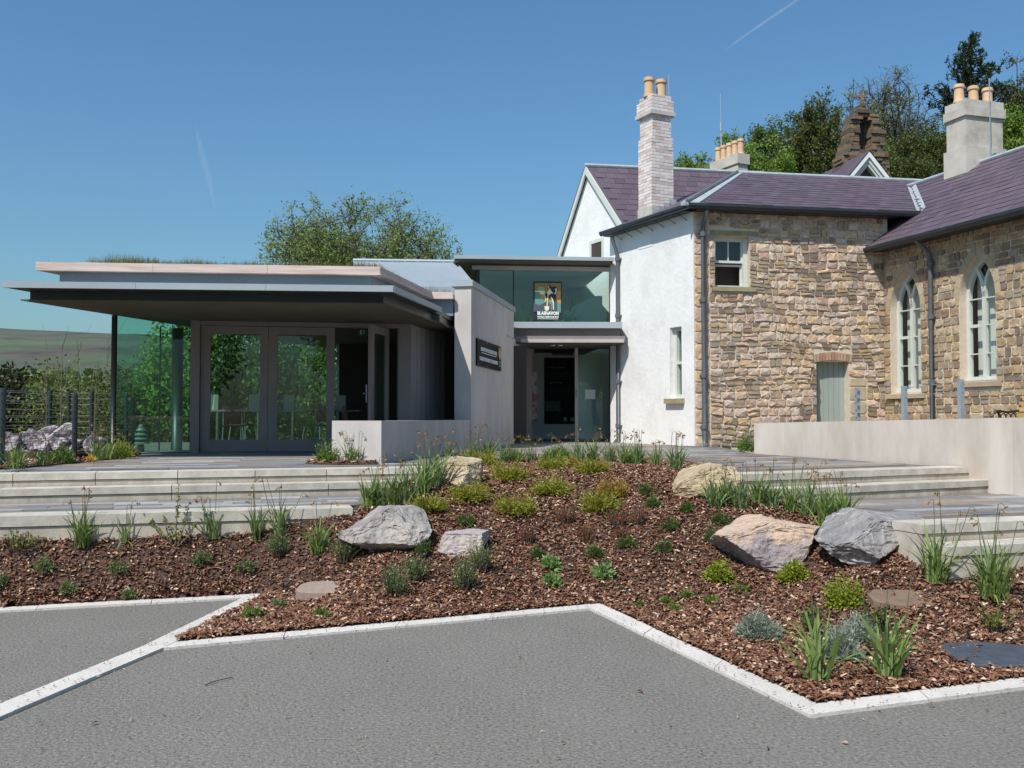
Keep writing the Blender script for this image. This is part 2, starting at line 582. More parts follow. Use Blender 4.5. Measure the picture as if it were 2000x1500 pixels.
# planting bed surface: thin plate through measured heights
ctrl = []
def cz(px, py, z): q = atz(px, py, z); ctrl.append((q.x, q.y, z))
for a, b in [(-420, 1212), (0, 1188), (260, 1174), (520, 1160), (430, 1213), (330, 1256), (600, 1238), (900, 1209), (1165, 1183), (1300, 1245), (1450, 1316), (1597, 1380), (1800, 1352), (2000, 1326), (2450, 1268)]:
    cz(a, b, .015)
for t, z in [(0, .5), (.38, .5), (.65, .5), (.85, .55), (.97, .64)]:
    q = L3a.lerp(L3b, t); ctrl.append((q.x, q.y, z))
for a, b, z in [(715, 985, .70), (770, 965, .80), (855, 914, .95), (880, 896, .97), (1000, 894, .975), (1100, 893, .975), (1220, 894, .975), (1330, 896, .97), (1400, 912, .95), (1428, 930, .93),
                (1425, 960, .83), (1560, 985, .69), (1680, 1006, .67), (1790, 1032, .63), (1850, 1090, .44), (2000, 1108, .38), (2250, 1095, .38), (1080, 1040, .47), (760, 1085, .36), (1500, 1125, .19), (1300, 1060, .42)]:
    cz(a, b, z)
ctrl = np.array(ctrl)
def _phi(r): return np.where(r > 1e-9, r * r * np.log(np.maximum(r, 1e-9)), 0)
_n = len(ctrl)
_K = _phi(np.linalg.norm(ctrl[:, None, :2] - ctrl[None, :, :2], axis=-1)) + np.eye(_n) * .02
_P = np.c_[np.ones(_n), ctrl[:, :2]]
_A = np.block([[_K, _P], [_P.T, np.zeros((3, 3))]])
_s = np.linalg.solve(_A, np.r_[ctrl[:, 2], 0, 0, 0])
def bed_z(P):
    P = np.asarray(P, float)
    d = np.linalg.norm(P[..., None, :2] - ctrl[:, :2], axis=-1)
    return _phi(d) @ _s[:_n] + _s[_n] + P[..., 0] * _s[_n + 1] + P[..., 1] * _s[_n + 2]


bed_poly = []
bed_poly += [KA[0][0], KA[0][1]]
def _cross(p, q, a, b):
    d1 = q - p; d2 = b - a
    k = d1.x * d2.y - d1.y * d2.x
    t = ((a.x - p.x) * d2.y - (a.y - p.y) * d2.x) / k
    return p + d1 * t
_tip = _cross(KB[0][0], KB[0][1], KC[0][0], KC[0][1])
bed_poly += [KB[0][0], _tip]
bed_poly += list(KC[0][1:])
bed_poly += [R4b + nR3 * .05, R4a + nR3 * .05, R3a + nR3 * .05, atz(1680, 1001, .7), atz(1560, 978, .7), R2a + nR * .03, R1a + nR * .03, atz(1400, 909, .97), atz(1330, 893, .98),
             atz(1100, 890, .98), atz(880, 893, .98), L1b + nL * .05, L2b + nL * .05, atz(705, 985, .72), L3b + nL * .05, L3a + nL * .05]
bed_poly = [(p[0], p[1]) for p in bed_poly]
bp = np.array(bed_poly)
st = .085
gx = np.arange(bp[:, 0].min() - .2, bp[:, 0].max() + .2, st)
gy = np.arange(bp[:, 1].min() - .2, bp[:, 1].max() + .2, st)
GX, GY = np.meshgrid(gx, gy, indexing='ij')
GP = np.stack([GX, GY], -1)
ins = inside(GP, bed_poly) | (seg_dist(GP, bed_poly) < .075)
GZ = np.zeros(GX.shape)
def kerb_dist(P):
    best = np.full(P.shape[:-1], 1e9)
    for ln_ in (KA[0], [KB[0][0], _tip], [_tip] + list(KC[0][1:])):
        for a, b in zip(ln_[:-1], ln_[1:]):
            a = np.array(a[:2]); ab = np.array(b[:2]) - a
            t = np.clip(((P - a) @ ab) / (ab @ ab), 0, 1)
            best = np.minimum(best, np.linalg.norm(P - (a + t[..., None] * ab), axis=-1))
    return best
_tps = bed_z
def bed_z(P):
    P = np.asarray(P, float)
    lim = .018 + 1.3 * kerb_dist(P[..., :2])
    return np.minimum(np.maximum(_tps(P), .03), lim)
GZ[ins] = bed_z(GP[ins])
GZ += rng.normal(0, .007, GZ.shape)
_out = (~inside(GP, bed_poly)) & (kerb_dist(GP) < .12)
GZ[_out] = .010
_q = GP[_out]; _bd = np.full(len(_q), 1e9); _bp = _q.copy()
for ln_ in (KA[0], [KB[0][0], _tip], [_tip] + list(KC[0][1:])):
    for a, b in zip(ln_[:-1], ln_[1:]):
        a = np.array(a[:2]); ab = np.array(b[:2]) - a
        t = np.clip(((_q - a) @ ab) / (ab @ ab), 0, 1)
        c_ = a + t[:, None] * ab
        d_ = np.linalg.norm(_q - c_, axis=1)
        _bp = np.where((d_ < _bd)[:, None], c_, _bp); _bd = np.minimum(_bd, d_)
GX[_out] = _bp[:, 0]; GY[_out] = _bp[:, 1]
idx = -np.ones(GX.shape, int)
idx[ins] = np.arange(ins.sum())
vs = np.stack([GX[ins], GY[ins], GZ[ins]], -1)
q = np.stack([idx[:-1, :-1], idx[1:, :-1], idx[1:, 1:], idx[:-1, 1:]], -1).reshape(-1, 4)
q = q[(q >= 0).all(1)]
_oi = np.zeros(ins.sum(), bool); _oi[idx[_out & ins]] = True
q = q[_oi[q].sum(1) < 3]
bed = MB().add(vs.tolist(), q.tolist()).build('planting_bed', MT['bed'], origin=(0, 0, 0), smooth=True)
tag(bed, 'dark brown soil of the sloping planting bed', kind='structure')

def grid_z(P):
    fx = np.clip((P[:, 0] - gx[0]) / st, 0, len(gx) - 1.001); fy = np.clip((P[:, 1] - gy[0]) / st, 0, len(gy) - 1.001)
    i, j = fx.astype(int), fy.astype(int); a, b = fx - i, fy - j
    return GZ[i, j] * (1 - a) * (1 - b) + GZ[i + 1, j] * a * (1 - b) + GZ[i, j + 1] * (1 - a) * b + GZ[i + 1, j + 1] * a * b


# bark chips
N = 105000
pts = rng.uniform([bp[:, 0].min(), bp[:, 1].min()], [bp[:, 0].max(), bp[:, 1].max()], (400000, 2))
keep = inside(pts, bed_poly) & (seg_dist(pts, bed_poly) > .01)
pts = pts[keep]
wgt = 1 / np.maximum(pts[:, 1], 4) ** 1.0
pts = pts[rng.random(len(pts)) < np.minimum(1, wgt / wgt.max() * 1.9)][:N]
edge = []
for ln_ in (KA[0], [KB[0][0], _tip], [_tip] + list(KC[0][1:])):
    for a, b in zip(ln_[:-1], ln_[1:]):
        m_ = int((b - a).length * 420)
        dd = (b - a).normalized(); nn_ = np.array([-dd.y, dd.x])
        t = rng.random(m_)[:, None]
        edge.append(np.array(a[:2]) * (1 - t) + np.array(b[:2]) * t + nn_ * rng.normal(.035, .03, m_)[:, None])
edge = np.concatenate(edge)
edge = edge[inside(edge, bed_poly) | (kerb_dist(edge) < .02)]
pts = np.concatenate([pts, edge])
n = len(pts)
base = np.c_[pts, np.maximum(grid_z(pts), bed_z(pts)) + rng.uniform(.002, .022, n)]
az = rng.uniform(0, 2 * np.pi, n); tl = rng.normal(0, .28, n)
big = rng.random(n) < .06
ln = np.where(big, rng.uniform(.05, .10, n), rng.uniform(.018, .055, n)) * .5
wd = np.where(big, rng.uniform(.006, .014, n), rng.uniform(.004, .011, n))
dv = np.c_[np.cos(az) * np.cos(tl), np.sin(az) * np.cos(tl), np.sin(tl)]
sd = np.c_[-np.sin(az), np.cos(az), rng.normal(0, .45, n)]
sd /= np.linalg.norm(sd, axis=1)[:, None]
up = np.c_[np.zeros(n), np.zeros(n), rng.uniform(.0, .012, n)]
P3 = np.stack([base - dv * ln[:, None], base + up, base + dv * ln[:, None]], 1)
W3 = np.stack([wd * rng.uniform(.3, 1, n), wd, wd * rng.uniform(.2, .9, n)], 1)
S3 = np.repeat(sd[:, None], 3, 1)
ch = np_strips('bark_mulch', P3, W3, S3, MT['chips'])
tag(ch, 'brown bark chip mulch covering the planting bed', 'mulch', kind='stuff')

# a few bits of bark on the tarmac
fb = []
for a, b in [(1650, 1450), (80, 1412), (184, 1412), (256, 1405), (1230, 1225), (754, 1288), (885, 1306), (1015, 1283), (605, 1273), (640, 1257), (580, 1261), (1820, 1378), (1900, 1362), (1720, 1392), (1350, 1330), (1440, 1400), (180, 1208), (330, 1235), (950, 1402),
             (1100, 1450), (700, 1440), (1250, 1350), (1960, 1390), (1500, 1460), (560, 1400), (850, 1470), (1310, 1420)]:
    fb.append(atz(a, b, .012))
for _ in range(150):
    fb.append(atz(rnd.uniform(-50, 2050), 1500 - 330 * rnd.random() ** .8, .008))
for ln_ in (KC[1], KA[1], KB[0], KB[1]):
    for a, b in zip(ln_[:-1], ln_[1:]):
        for _ in range(int((b - a).length * 26)):
            p = a.lerp(b, rnd.random()) + Vector((rnd.gauss(0, .1), rnd.gauss(0, .1), 0)); p.z = .030
            fb.append(p)
n = len(fb)
base = np.array(fb); az = rng.uniform(0, 6.28, n)
ln = rng.uniform(.004, .014, n); wd = rng.uniform(.002, .005, n)
ln[:27] *= 1.6; wd[:27] *= 1.6
dv = np.c_[np.cos(az), np.sin(az), rng.normal(0, .2, n)]; sd = np.c_[-np.sin(az), np.cos(az), rng.normal(0, .3, n)]
np_ob = np_strips('bark_litter', np.stack([base - dv * ln[:, None], base + [0, 0, .006], base + dv * ln[:, None]], 1), np.stack([wd * .4, wd, wd * .5], 1), np.repeat(sd[:, None], 3, 1), MT['chips'])
tag(np_ob, 'small loose bits of bark scattered on the tarmac', 'bark bits', kind='stuff')
tw = MB().tube([atz(400, 1338, .008), atz(418, 1331, .012), atz(437, 1326, .014), atz(455, 1323, .008)], [.004, .0035, .003, .002], 5).build('twig', MT['bark'])
tag(tw, 'thin dark twig lying on the grey tarmac', 'twig')

# ---- steps
def step_run(root, a, b, ztop, depth, zbot, blen, noseh=.072, first=.5):
    d, n = perp(a, b)
    L = (Vector((b.x, b.y, 0)) - Vector((a.x, a.y, 0))).length
    fr = Frame(a, d)
    cuts = [0.0]
    x = blen * first
    while x < L - .12:
        cuts.append(x); x += blen * rnd.uniform(.97, 1.03)
    cuts.append(L)
    for i in range(len(cuts) - 1):
        u0, u1 = cuts[i] + .004, cuts[i + 1] - .004
        MB().fbox(fr, u0, u1, ztop - noseh, ztop + rnd.uniform(-.002, .002), -depth, 0).build('step_block', MT['step'], root)
        MB().fbox(fr, u0 - .001, u1 + .001, zbot, ztop - noseh - .007, -depth, -.014).build('riser_block', MT['step_riser'], root)


st_l = empty('terrace_steps_left', (L1a.x, L1a.y, 0), 'pale concrete steps below the café terrace', kind='structure')
step_run(st_l, L1a, L1b, PZ, .36, TZ, .82)
step_run(st_l, L2a, L2b, .86, .3, TZ - .02, .84, first=.3)
st_e = empty('terrace_edge_left', (L3a.x, L3a.y, 0), 'long pale concrete edge of the lower left terrace above the bark', kind='structure')
step_run(st_e, L3a, L3b, TZ, .38, .0, 2.6, noseh=.095)
st_r = empty('terrace_steps_right', (R1a.x, R1a.y, 0), 'pale concrete steps beside the long concrete wall', kind='structure')
step_run(st_r, R1a, R1b, PZ, .36, TZ, 1.25)
step_run(st_r, R2a, R2b, .86, .3, TZ - .02, 1.25, first=.35)
st_q = empty('terrace_edge_right', (R3a.x, R3a.y, 0), 'two pale concrete steps at the right edge of the bark bed', kind='structure')
step_run(st_q, R3a, R3b, TZ, .36, .30, 1.2, first=.9)
step_run(st_q, R4a, R4b, .58, .3, .0, 1.2, first=.6)

# ---- paved surfaces
unit = bpy.data.meshes.new('paving_stone')
unit.from_pydata([(x, y, z) for z in (-.5, .5) for x, y in ((-.5, -.5), (.5, -.5), (.5, .5), (-.5, .5))], [], [(3, 2, 1, 0), (4, 5, 6, 7), (0, 1, 5, 4), (1, 2, 6, 5), (2, 3, 7, 6), (3, 0, 4, 7)])
unit.materials.append(MT['paving'])
MT['paving_base'] = M('paving_base', [(.13, .12, .11), (.18, .17, .155)], scale=9, rough=.9)


def pave(name, label, poly, z, a, b, row=.21, lens=(.3, .95), objects=True, z0=-.1, near=None, skip=None):
    base = MB().prism(poly, z0, z - .011).build(name, MT['paving_base'], origin=(poly[0][0], poly[0][1], 0))
    tag(base, label, kind='structure')
    d, n = perp(a, b)
    fr = Frame(a, d)
    pp = np.array([[(Vector((p[0], p[1], 0)) - fr.o).dot(fr.u), -(Vector((p[0], p[1], 0)) - fr.o).dot(fr.w)] for p in poly])
    mb = MB()
    y = pp[:, 1].min()
    cnt = 0
    while y < pp[:, 1].max():
        x = pp[:, 0].min() - rnd.random()
        rw = row * rnd.choice([.8, 1, 1, 1.25])
        while x < pp[:, 0].max():
            l = rnd.uniform(*lens)
            c = np.array([[x, y], [x + l, y], [x + l, y + rw], [x, y + rw]])
            c = c[:, None]
            if inside(c, pp).all() and not (skip and skip(fr.p(x + l / 2, 0, -(y + rw / 2)))):
                q = fr.p(x + l / 2, z - .012 + rnd.uniform(-.0015, .0015), -(y + rw / 2))
                if objects and cnt < 300:
                    o = bpy.data.objects.new('paving_stone', unit)
                    COL.objects.link(o)
                    o.parent = base
                    o.matrix_local = Matrix.Translation(q - ORG[base.name]) @ Matrix.Rotation(math.atan2(d.y, d.x), 4, 'Z') @ Matrix.Diagonal((l - .008, rw - .008, .024, 1))
                    cnt += 1
                else:
                    mb.fbox(fr, x + .004, x + l - .004, q.z - .012, q.z + .012, -(y + rw - .004), -(y + .004))
            x += l
        y += rw
    if mb.v:
        o = mb.build('paving_stones', MT['paving_far'], base)
        tag(o, kind='stuff')
    return base


eps = .004
low_l = [L3a + nL * .384, L3b + nL * .384, L3b + nL * .45 + dL * .1, L2b - nL * .004, L2a - nL * .004]
pave('lower_terrace_left', 'lower left terrace paved in mixed grey and brown stone strips', [(p.x, p.y) for p in low_l], TZ, L3a, L3b)
bedtop = [atz(862, 905, PZ), atz(880, 896, PZ), atz(1100, 893, PZ), atz(1330, 896, PZ), atz(1405, 911, PZ)]
wall_far = atz(1471, 884.5, PZ)
plaza_l = [L1a + nL * .364, L1b + nL * .364, bedtop[0] + Vector((0, .1, 0)), bedtop[1], Vector((-.75, 17.6, 0)), Vector((-1.2, 24, 0)), Vector((-9.5, 24, 0))]
pave('upper_plaza_left', 'upper plaza before the café, paved in mixed grey and brown stone strips', [(p.x, p.y) for p in plaza_l], PZ, L1a, L1b, row=.26, lens=(.5, 1.4), skip=lambda p: p.y > 16.6)
plaza_r = [bedtop[1] + Vector((.004, 0, 0)), bedtop[2], bedtop[3], bedtop[4], R1a + nR * .364, R1b + nR * .364, wall_far, Vector((4.5, 24.5, 0)), Vector((-1.19, 24.5, 0)), Vector((-.745, 17.6, 0))]
pave('upper_plaza_entrance', 'upper plaza leading to the glazed entrance, grey stone paving', [(p.x, p.y) for p in plaza_r], PZ, R1a, R1b, row=.26, lens=(.5, 1.3), objects=False, skip=lambda p: p.y > 22.9)
cw_dir = (R1b - wall_far).normalized()
low_r = [R3a + nR3 * .364, R3b + nR3 * .364, R1b + cw_dir * .0 + dR * 1.6, R2b - nR * .004, R2a - nR * .004, atz(1560, 979, TZ), atz(1680, 1001, TZ)]
pave('lower_terrace_right', 'lower right terrace paved in grey stone strips', [(p.x, p.y) for p in low_r], TZ, R3a, R3b)

# ---- long concrete wall on the right
FCW = Frame(wall_far, cw_dir)
cw = empty('concrete_wall', FCW.p(0, PZ), 'long low pale concrete wall in front of the stone building', 'wall')
uA = FCW.uv(1489, 850)[0]; uB = FCW.uv(1529, 850)[0]; uC = FCW.uv(1938, 850)[0]; uD = FCW.uv(1986, 850)[0]
zt = lambda u: 1.50 + (1.59 - 1.50) * u / uC
def cwall(name, u0, u1, w, zb):
    mb = MB().hexa([FCW.p(u0, zb, w), FCW.p(u1, zb, w), FCW.p(u1, zb, -.3), FCW.p(u0, zb, -.3), FCW.p(u0, zt(u0), w), FCW.p(u1, zt(u1), w), FCW.p(u1, zt(u1), -.3), FCW.p(u0, zt(u0), -.3)])
    mb.build(name, MT['concrete_pale'], cw)
cwall('wall_panel', 0, uA - .003, -.02, .4)
cwall('wall_panel', uA, uB - .003, .02, .4)
cwall('wall_panel', uB, uC * .42, 0, .4)
cwall('wall_panel', uC * .42 + .003, uC - .003, .002, .4)
cwall('wall_panel', uC, uD - .004, .05, .2)
cwall('wall_panel', uD, uD + 3.2, .048, .2)
# ------------------------------------------------------------------ the old stone school
A = atz(1357, 871, PZ)
B = atz(1208, 864.5, PZ)
FW = Frame(B, A - B)                       # white end wall, left to right
WL = (A - B).length
FS = Frame(A, (.985, .172))                # stone front
SL = FS.uv(1727, 620)[0]
J = FS.p(SL, 0)
FR = Frame(J, (.292, -.956))               # right wing, coming towards the camera
RL = 7.5
ZE = FS.uv(1400, 414)[1]                   # eaves of the front block
ZE2 = 5.22
school = empty('school_building', (A.x + 2, A.y, PZ), 'old stone school building with white end wall and purple slate roofs', 'building')


# ---- stones
def stone_mesh(fr, poly, proud, rough, r, mat, parent, name='stone'):
    n = len(poly)
    cu = sum(p[0] for p in poly) / n; cv = sum(p[1] for p in poly) / n
    vs = []
    ins_ = [(cu + (a - cu) * .93, cv + (b - cv) * .90) for a, b in poly]
    for a, b in poly: vs.append(fr.p(a, b, -.03))
    for a, b in poly: vs.append(fr.p(a, b, proud * .45))
    for a, b in ins_: vs.append(fr.p(a, b, proud + r.uniform(-rough, rough)))
    vs.append(fr.p(cu + r.uniform(-.02, .02), cv + r.uniform(-.01, .01), proud + r.uniform(-.2, 1.3) * rough))
    fs = []
    for i in range(n):
        j = (i + 1) % n
        fs += [(i, j, n + j, n + i), (n + i, n + j, 2 * n + j, 2 * n + i), (2 * n + i, 2 * n + j, 3 * n)]
    return MB().add(vs, fs).build(name, mat, parent)


def rect_poly(u0, u1, v0, v1, r, jit, wav=None):
    g = .0145
    u0 += g; u1 -= g; v0 += g * .8; v1 -= g * .8
    if u1 - u0 < .03 or v1 - v0 < .025: return None
    c = min(u1 - u0, v1 - v0) * r.uniform(.06, .2)
    j = lambda s=1: r.uniform(-jit, jit) * s
    P = [(u0 + c, v0 + j(.5)), ((u0 + u1) / 2 + j(), v0 + j(.6)), (u1 - c, v0 + j(.5)), (u1 + j(.4), v0 + c), (u1 + j(.4), v1 - c), (u1 - c, v1 + j(.5)), ((u0 + u1) / 2 + j(), v1 + j(.6)), (u0 + c, v1 + j(.5)), (u0 + j(.4), v1 - c), (u0 + j(.4), v0 + c)]
    if wav: P = [(a, b + wav(a, b)) for a, b in P]
    return P


def rubble(fr, parent, u0, u1, v0, v1, hol, ch, cwid, jit, proud, rough, mat, seed, wav=None, limit=300, split=.25):
    """random courses of stones round the openings; hol(v_lo, v_hi) -> list of (u_lo, u_hi) not to build"""
    r = random.Random(seed)
    stones = []
    v = v0
    while v < v1 - .04:
        h = r.uniform(*ch)
        if v + h > v1 - .05: h = v1 - v
        cuts = sorted(hol(v, v + h))
        spans = []; x = u0
        for a, b in cuts:
            if a > x: spans.append((x, a))
            x = max(x, b)
        if x < u1: spans.append((x, u1))
        for a, b in spans:
            x = a
            while x < b - .01:
                w = r.uniform(*cwid) * (1 if r.random() > .15 else 1.4)
                if b - (x + w) < cwid[0] * .6: w = b - x
                if w > cwid[1] * 1.55: w /= 2
                if r.random() < split and h > .13 and w > .12:
                    k = r.uniform(.4, .6)
                    stones.append((x, x + w, v, v + h * k)); stones.append((x, x + w, v + h * k, v + h))
                else:
                    stones.append((x, x + w, v, v + h))
                x += w
        v += h
    stones.sort(key=lambda s: -(s[1] - s[0]) * (s[3] - s[2]))
    small = MB()
    for i, s in enumerate(stones):
        P = rect_poly(*s, r, jit, wav)
        if P is None: continue
        pr = proud * r.uniform(.5, 1.35)
        if i < limit:
            stone_mesh(fr, P, pr, rough, r, mat, parent)
        else:
            n = len(P)
            small.add([fr.p(a, b, -.02) for a, b in P] + [fr.p(a, b, pr) for a, b in P], [tuple(range(n, 2 * n))] + [(k, (k + 1) % n, n + (k + 1) % n, n + k) for k in range(n)])
    if small.v:
        tag(small.build('small_stones', MT['small_stone'], parent), kind='stuff')


MT['small_stone'] = M('small_stone', [(.27, .19, .12), (.35, .265, .175), (.21, .155, .115), (.33, .275, .21), (.42, .31, .17)], src='island', const=True, scale=9, fine=.3, rough=.9, bump=.6, bscale=25)


def holes(rects):
    def h(a, b):
        out = []
        for r_ in rects:
            if min(b, r_[3]) - max(a, r_[2]) > .22 * (b - a): out.append((r_[0], r_[1]))
        return out
    return h


def wall_with_rects(mb, fr, u0, u1, v0, v1, rects, w0, w1):
    """a wall slab from boxes that butt round the openings"""
    us = sorted({u0, u1} | {r_[0] for r_ in rects} | {r_[1] for r_ in rects})
    for a, b in zip(us[:-1], us[1:]):
        v = v0
        for r_ in sorted([r_ for r_ in rects if r_[0] <= a + 1e-6 and r_[1] >= b - 1e-6], key=lambda r_: r_[2]):
            if r_[2] > v: mb.fbox(fr, a, b, v, r_[2], w0, w1)
            v = r_[3]
        if v < v1: mb.fbox(fr, a, b, v, v1, w0, w1)


# ---- stone front with sash window and plank door
wu0, wv1 = FS.uv(1396, 460); wu1, wv0 = FS.uv(1464, 562)
du0, dv1 = FS.uv(1594, 706); du1, _ = FS.uv(1657, 706)
dv0 = 1.06
win = (wu0, wu1, wv0, wv1); dor = (du0, du1, dv0, dv1)
mb = MB(); wall_with_rects(mb, FS, 0.0, SL + .1, .6, ZE + .05, [win, dor], -.45, 0)
stone_wall = mb.build('stone_wall', MT['mortar'], school)
tag(stone_wall, 'rubble stone front wall with sash window and small green door')
lint = (wu0 - .12, wu1 + .22, wv1, wv1 + .12)
sil = (wu0 - .07, wu1 + .13, wv0 - .09, wv0)
arch = (du0 - .06, du1 + .07, dv1 - .03, dv1 + .2)
qu = .34
jamb = [(du1, du1 + .42, dv0, dv1 - .35)]
wavS = lambda a, b: .022 * math.sin(a * 2.1 + b * 1.3) + .012 * math.sin(a * 5.3 + 1 + b * 3)
rubble(FS, stone_wall, qu, SL, .97, ZE, holes([win, dor, lint, sil, arch] + jamb), (.085, .205), (.12, .31), .018, .032, .015, MT['stone'], 11, wavS, 290, .28)
r = random.Random(3)
v = .97; k = 0
while v < ZE - .05:
    h = min(r.uniform(.2, .34), ZE - v)
    wq = qu + (.0)
    stone_mesh(FS, rect_poly(.004, wq, v, v + h, r, .006), .022, .006, r, MT['stone'], stone_wall, 'corner_stone')
    v += h; k += 1
v = dv0
while v < dv1 - .36:
    h = min(.3, dv1 - .35 - v)
    stone_mesh(FS, rect_poly(du1 + .004, du1 + .42, v, v + h, r, .005), .016, .004, r, MT['dressed'], stone_wall, 'jamb_stone')
    v += h
stone_mesh(FS, rect_poly(*lint, r, .004), .022, .004, r, MT['sill'], stone_wall, 'lintel')
# brick arch over the door
nb = 13
for i in range(nb):
    t0, t1 = i / nb, (i + 1) / nb
    f = lambda t, h: (arch[0] + (arch[1] - arch[0]) * t + (t - .5) * h * .18, dv1 - .02 + .055 * math.sin(math.pi * t) + h)
    a, b = f(t0 + .008, 0), f(t1 - .008, 0)
    c, d = f(t1 - .008, .17), f(t0 + .008, .17)
    MB().fpoly(FS, [a, b, c, d], -.06, .022 + r.uniform(-.004, .004)).build('brick', MT['brick_red'], stone_wall)
MB().fbox(FS, sil[0], sil[1], sil[2], sil[3], -.2, .07).build('window_sill', MT['sill'], school)
# sash window
sw = MB().fbox(FS, wu0, wu1, wv1 - .05, wv1, -.26, -.14).fbox(FS, wu0, wu1, wv0, wv0 + .05, -.26, -.10).fbox(FS, wu0, wu0 + .05, wv0, wv1, -.262, -.142).fbox(FS, wu1 - .09, wu1, wv0, wv1, -.262, -.122)
sash = sw.build('sash_window', MT['sage'], school)
vm = (wv0 + wv1) / 2 + .02; um = (wu0 + wu1 - .04) / 2
MB().fbox(FS, wu0 + .05, wu1 - .09, vm - .025, vm + .025, -.215, -.16).fbox(FS, um - .012, um + .012, vm + .02, wv1 - .05, -.21, -.165).fbox(FS, wu0 + .05, wu0 + .085, vm, wv1 - .05, -.213, -.163).fbox(FS, wu1 - .125, wu1 - .09, vm, wv1 - .05, -.213, -.163).fbox(FS, wu0 + .05, wu1 - .09, wv1 - .09, wv1 - .05, -.212, -.162).build('upper_sash', MT['sage'], sash)
MB().fbox(FS, wu0 + .05, wu1 - .09, vm - .09, vm - .05, -.262, -.225).fbox(FS, wu0 + .05, wu0 + .08, wv0 + .05, vm - .05, -.26, -.227).fbox(FS, wu1 - .12, wu1 - .09, wv0 + .05, vm - .05, -.26, -.227).build('lower_sash', MT['sage'], sash)
MB().fbox(FS, wu0 + .08, um, vm, wv1 - .08, -.19, -.186).build('pane', MT['glass_old'], sash)
MB().fbox(FS, um, wu1 - .12, vm, wv1 - .08, -.19, -.186).build('pane', MT['glass_old'], sash)
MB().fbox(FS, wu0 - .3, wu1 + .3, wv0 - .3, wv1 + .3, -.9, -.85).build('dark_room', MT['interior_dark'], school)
# plank door
dr = empty('plank_door', FS.p(du0, dv0), 'pale sage green plank door'); dr.parent = school; dr.location = FS.p(du0, dv0) - ORG[school.name]
nbd = 6
for i in range(nbd):
    a = du0 + (du1 - du0) * i / nbd; b = du0 + (du1 - du0) * (i + 1) / nbd
    MB().fbox(FS, a + .003, b - .003, dv0, dv1 + .04, -.24, -.19).build('plank', MT['sage_door'], dr)
MB().fbox(FS, du0 - .02, du1 + .02, dv0 - .1, dv1 + .06, -.3, -.245).build('door_backing', MT['sage_door'], dr)

# ---- right wing with two pointed windows
def arc_pts(uc, a, vs_, H, n=10):
    """pointed arch from left springing over the apex to right springing"""
    R = (a * a + H * H) / (2 * a)
    L_ = []
    for i in range(n + 1):
        y = H * i / n
        L_.append((uc - a - 0 + R - math.sqrt(max(R * R - y * y, 0)), vs_ + y))
    L_[-1] = (uc, vs_ + H)
    Rr = [(2 * uc - p[0], p[1]) for p in L_[-2::-1]]
    return L_ + Rr


wins = []
for pl, pr_, ps, pa in ((1742, 1800, 768, 527), (1877, 1947, 744, 497)):
    a0 = FR.uv(pl, ps)[0]; a1 = FR.uv(pr_, ps)[0]
    uc = (a0 + a1) / 2; hw = (a1 - a0) / 2
    vb = FR.uv((pl + pr_) / 2, ps - 2)[1]; vt = FR.uv((pl + pr_) / 2, pa)[1]
    H = hw * 1.75
    wins.append((uc, hw, vb, vt - H, H))
rw = MB()
rows = sorted(wins)
edges = [-.3] + [(rows[0][0] + rows[1][0]) / 2] + [RL]
for i, (uc, hw, vb, vs_, H) in enumerate(rows):
    ap = arc_pts(uc, hw, vs_, H)
    n = len(ap); mid = n // 2
    e0, e1 = edges[i], edges[i + 1]
    top = ZE2 + .05
    left = [(e0, .6), (uc, .6), (uc, vb), (uc - hw, vb)] + ap[:mid + 1] + [(uc, top), (e0, top)]
    right = [(uc, .6), (e1, .6), (e1, top), (uc, top)] + ap[mid:] + [(uc + hw, vb), (uc, vb)]
    for P in (left, right):
        rw.add([FR.p(a, b, 0) for a, b in P], [tuple(range(len(P)))])
    loop = [(uc - hw, vb)] + ap + [(uc + hw, vb)]
    m = len(loop)
    rw.add([FR.p(a, b, 0) for a, b in loop] + [FR.p(a, b, -.28) for a, b in loop], [(k, k + m, (k + 1) % m + m, (k + 1) % m) for k in range(m)])
rwall = rw.build('wing_wall', MT['mortar'], school)
tag(rwall, 'coursed stone wing wall with two pointed windows')


def holeR(a, b):
    out = []
    for (uc, hw, vb, vs_, H) in wins:
        m = (a + b) / 2
        R = ((hw + .15) ** 2 + (H + .2) ** 2) / (2 * (hw + .15))
        if m < vb - .13 or m > vs_ + H + .2: continue
        if m < vb: e = hw + .16
        elif m < vs_: e = hw + .01
        else:
            y = m - vs_
            e = math.sqrt(max(R * R - y * y, 0)) - (R - hw - .15)
        if e > .02: out.append((uc - e, uc + e))
    return out


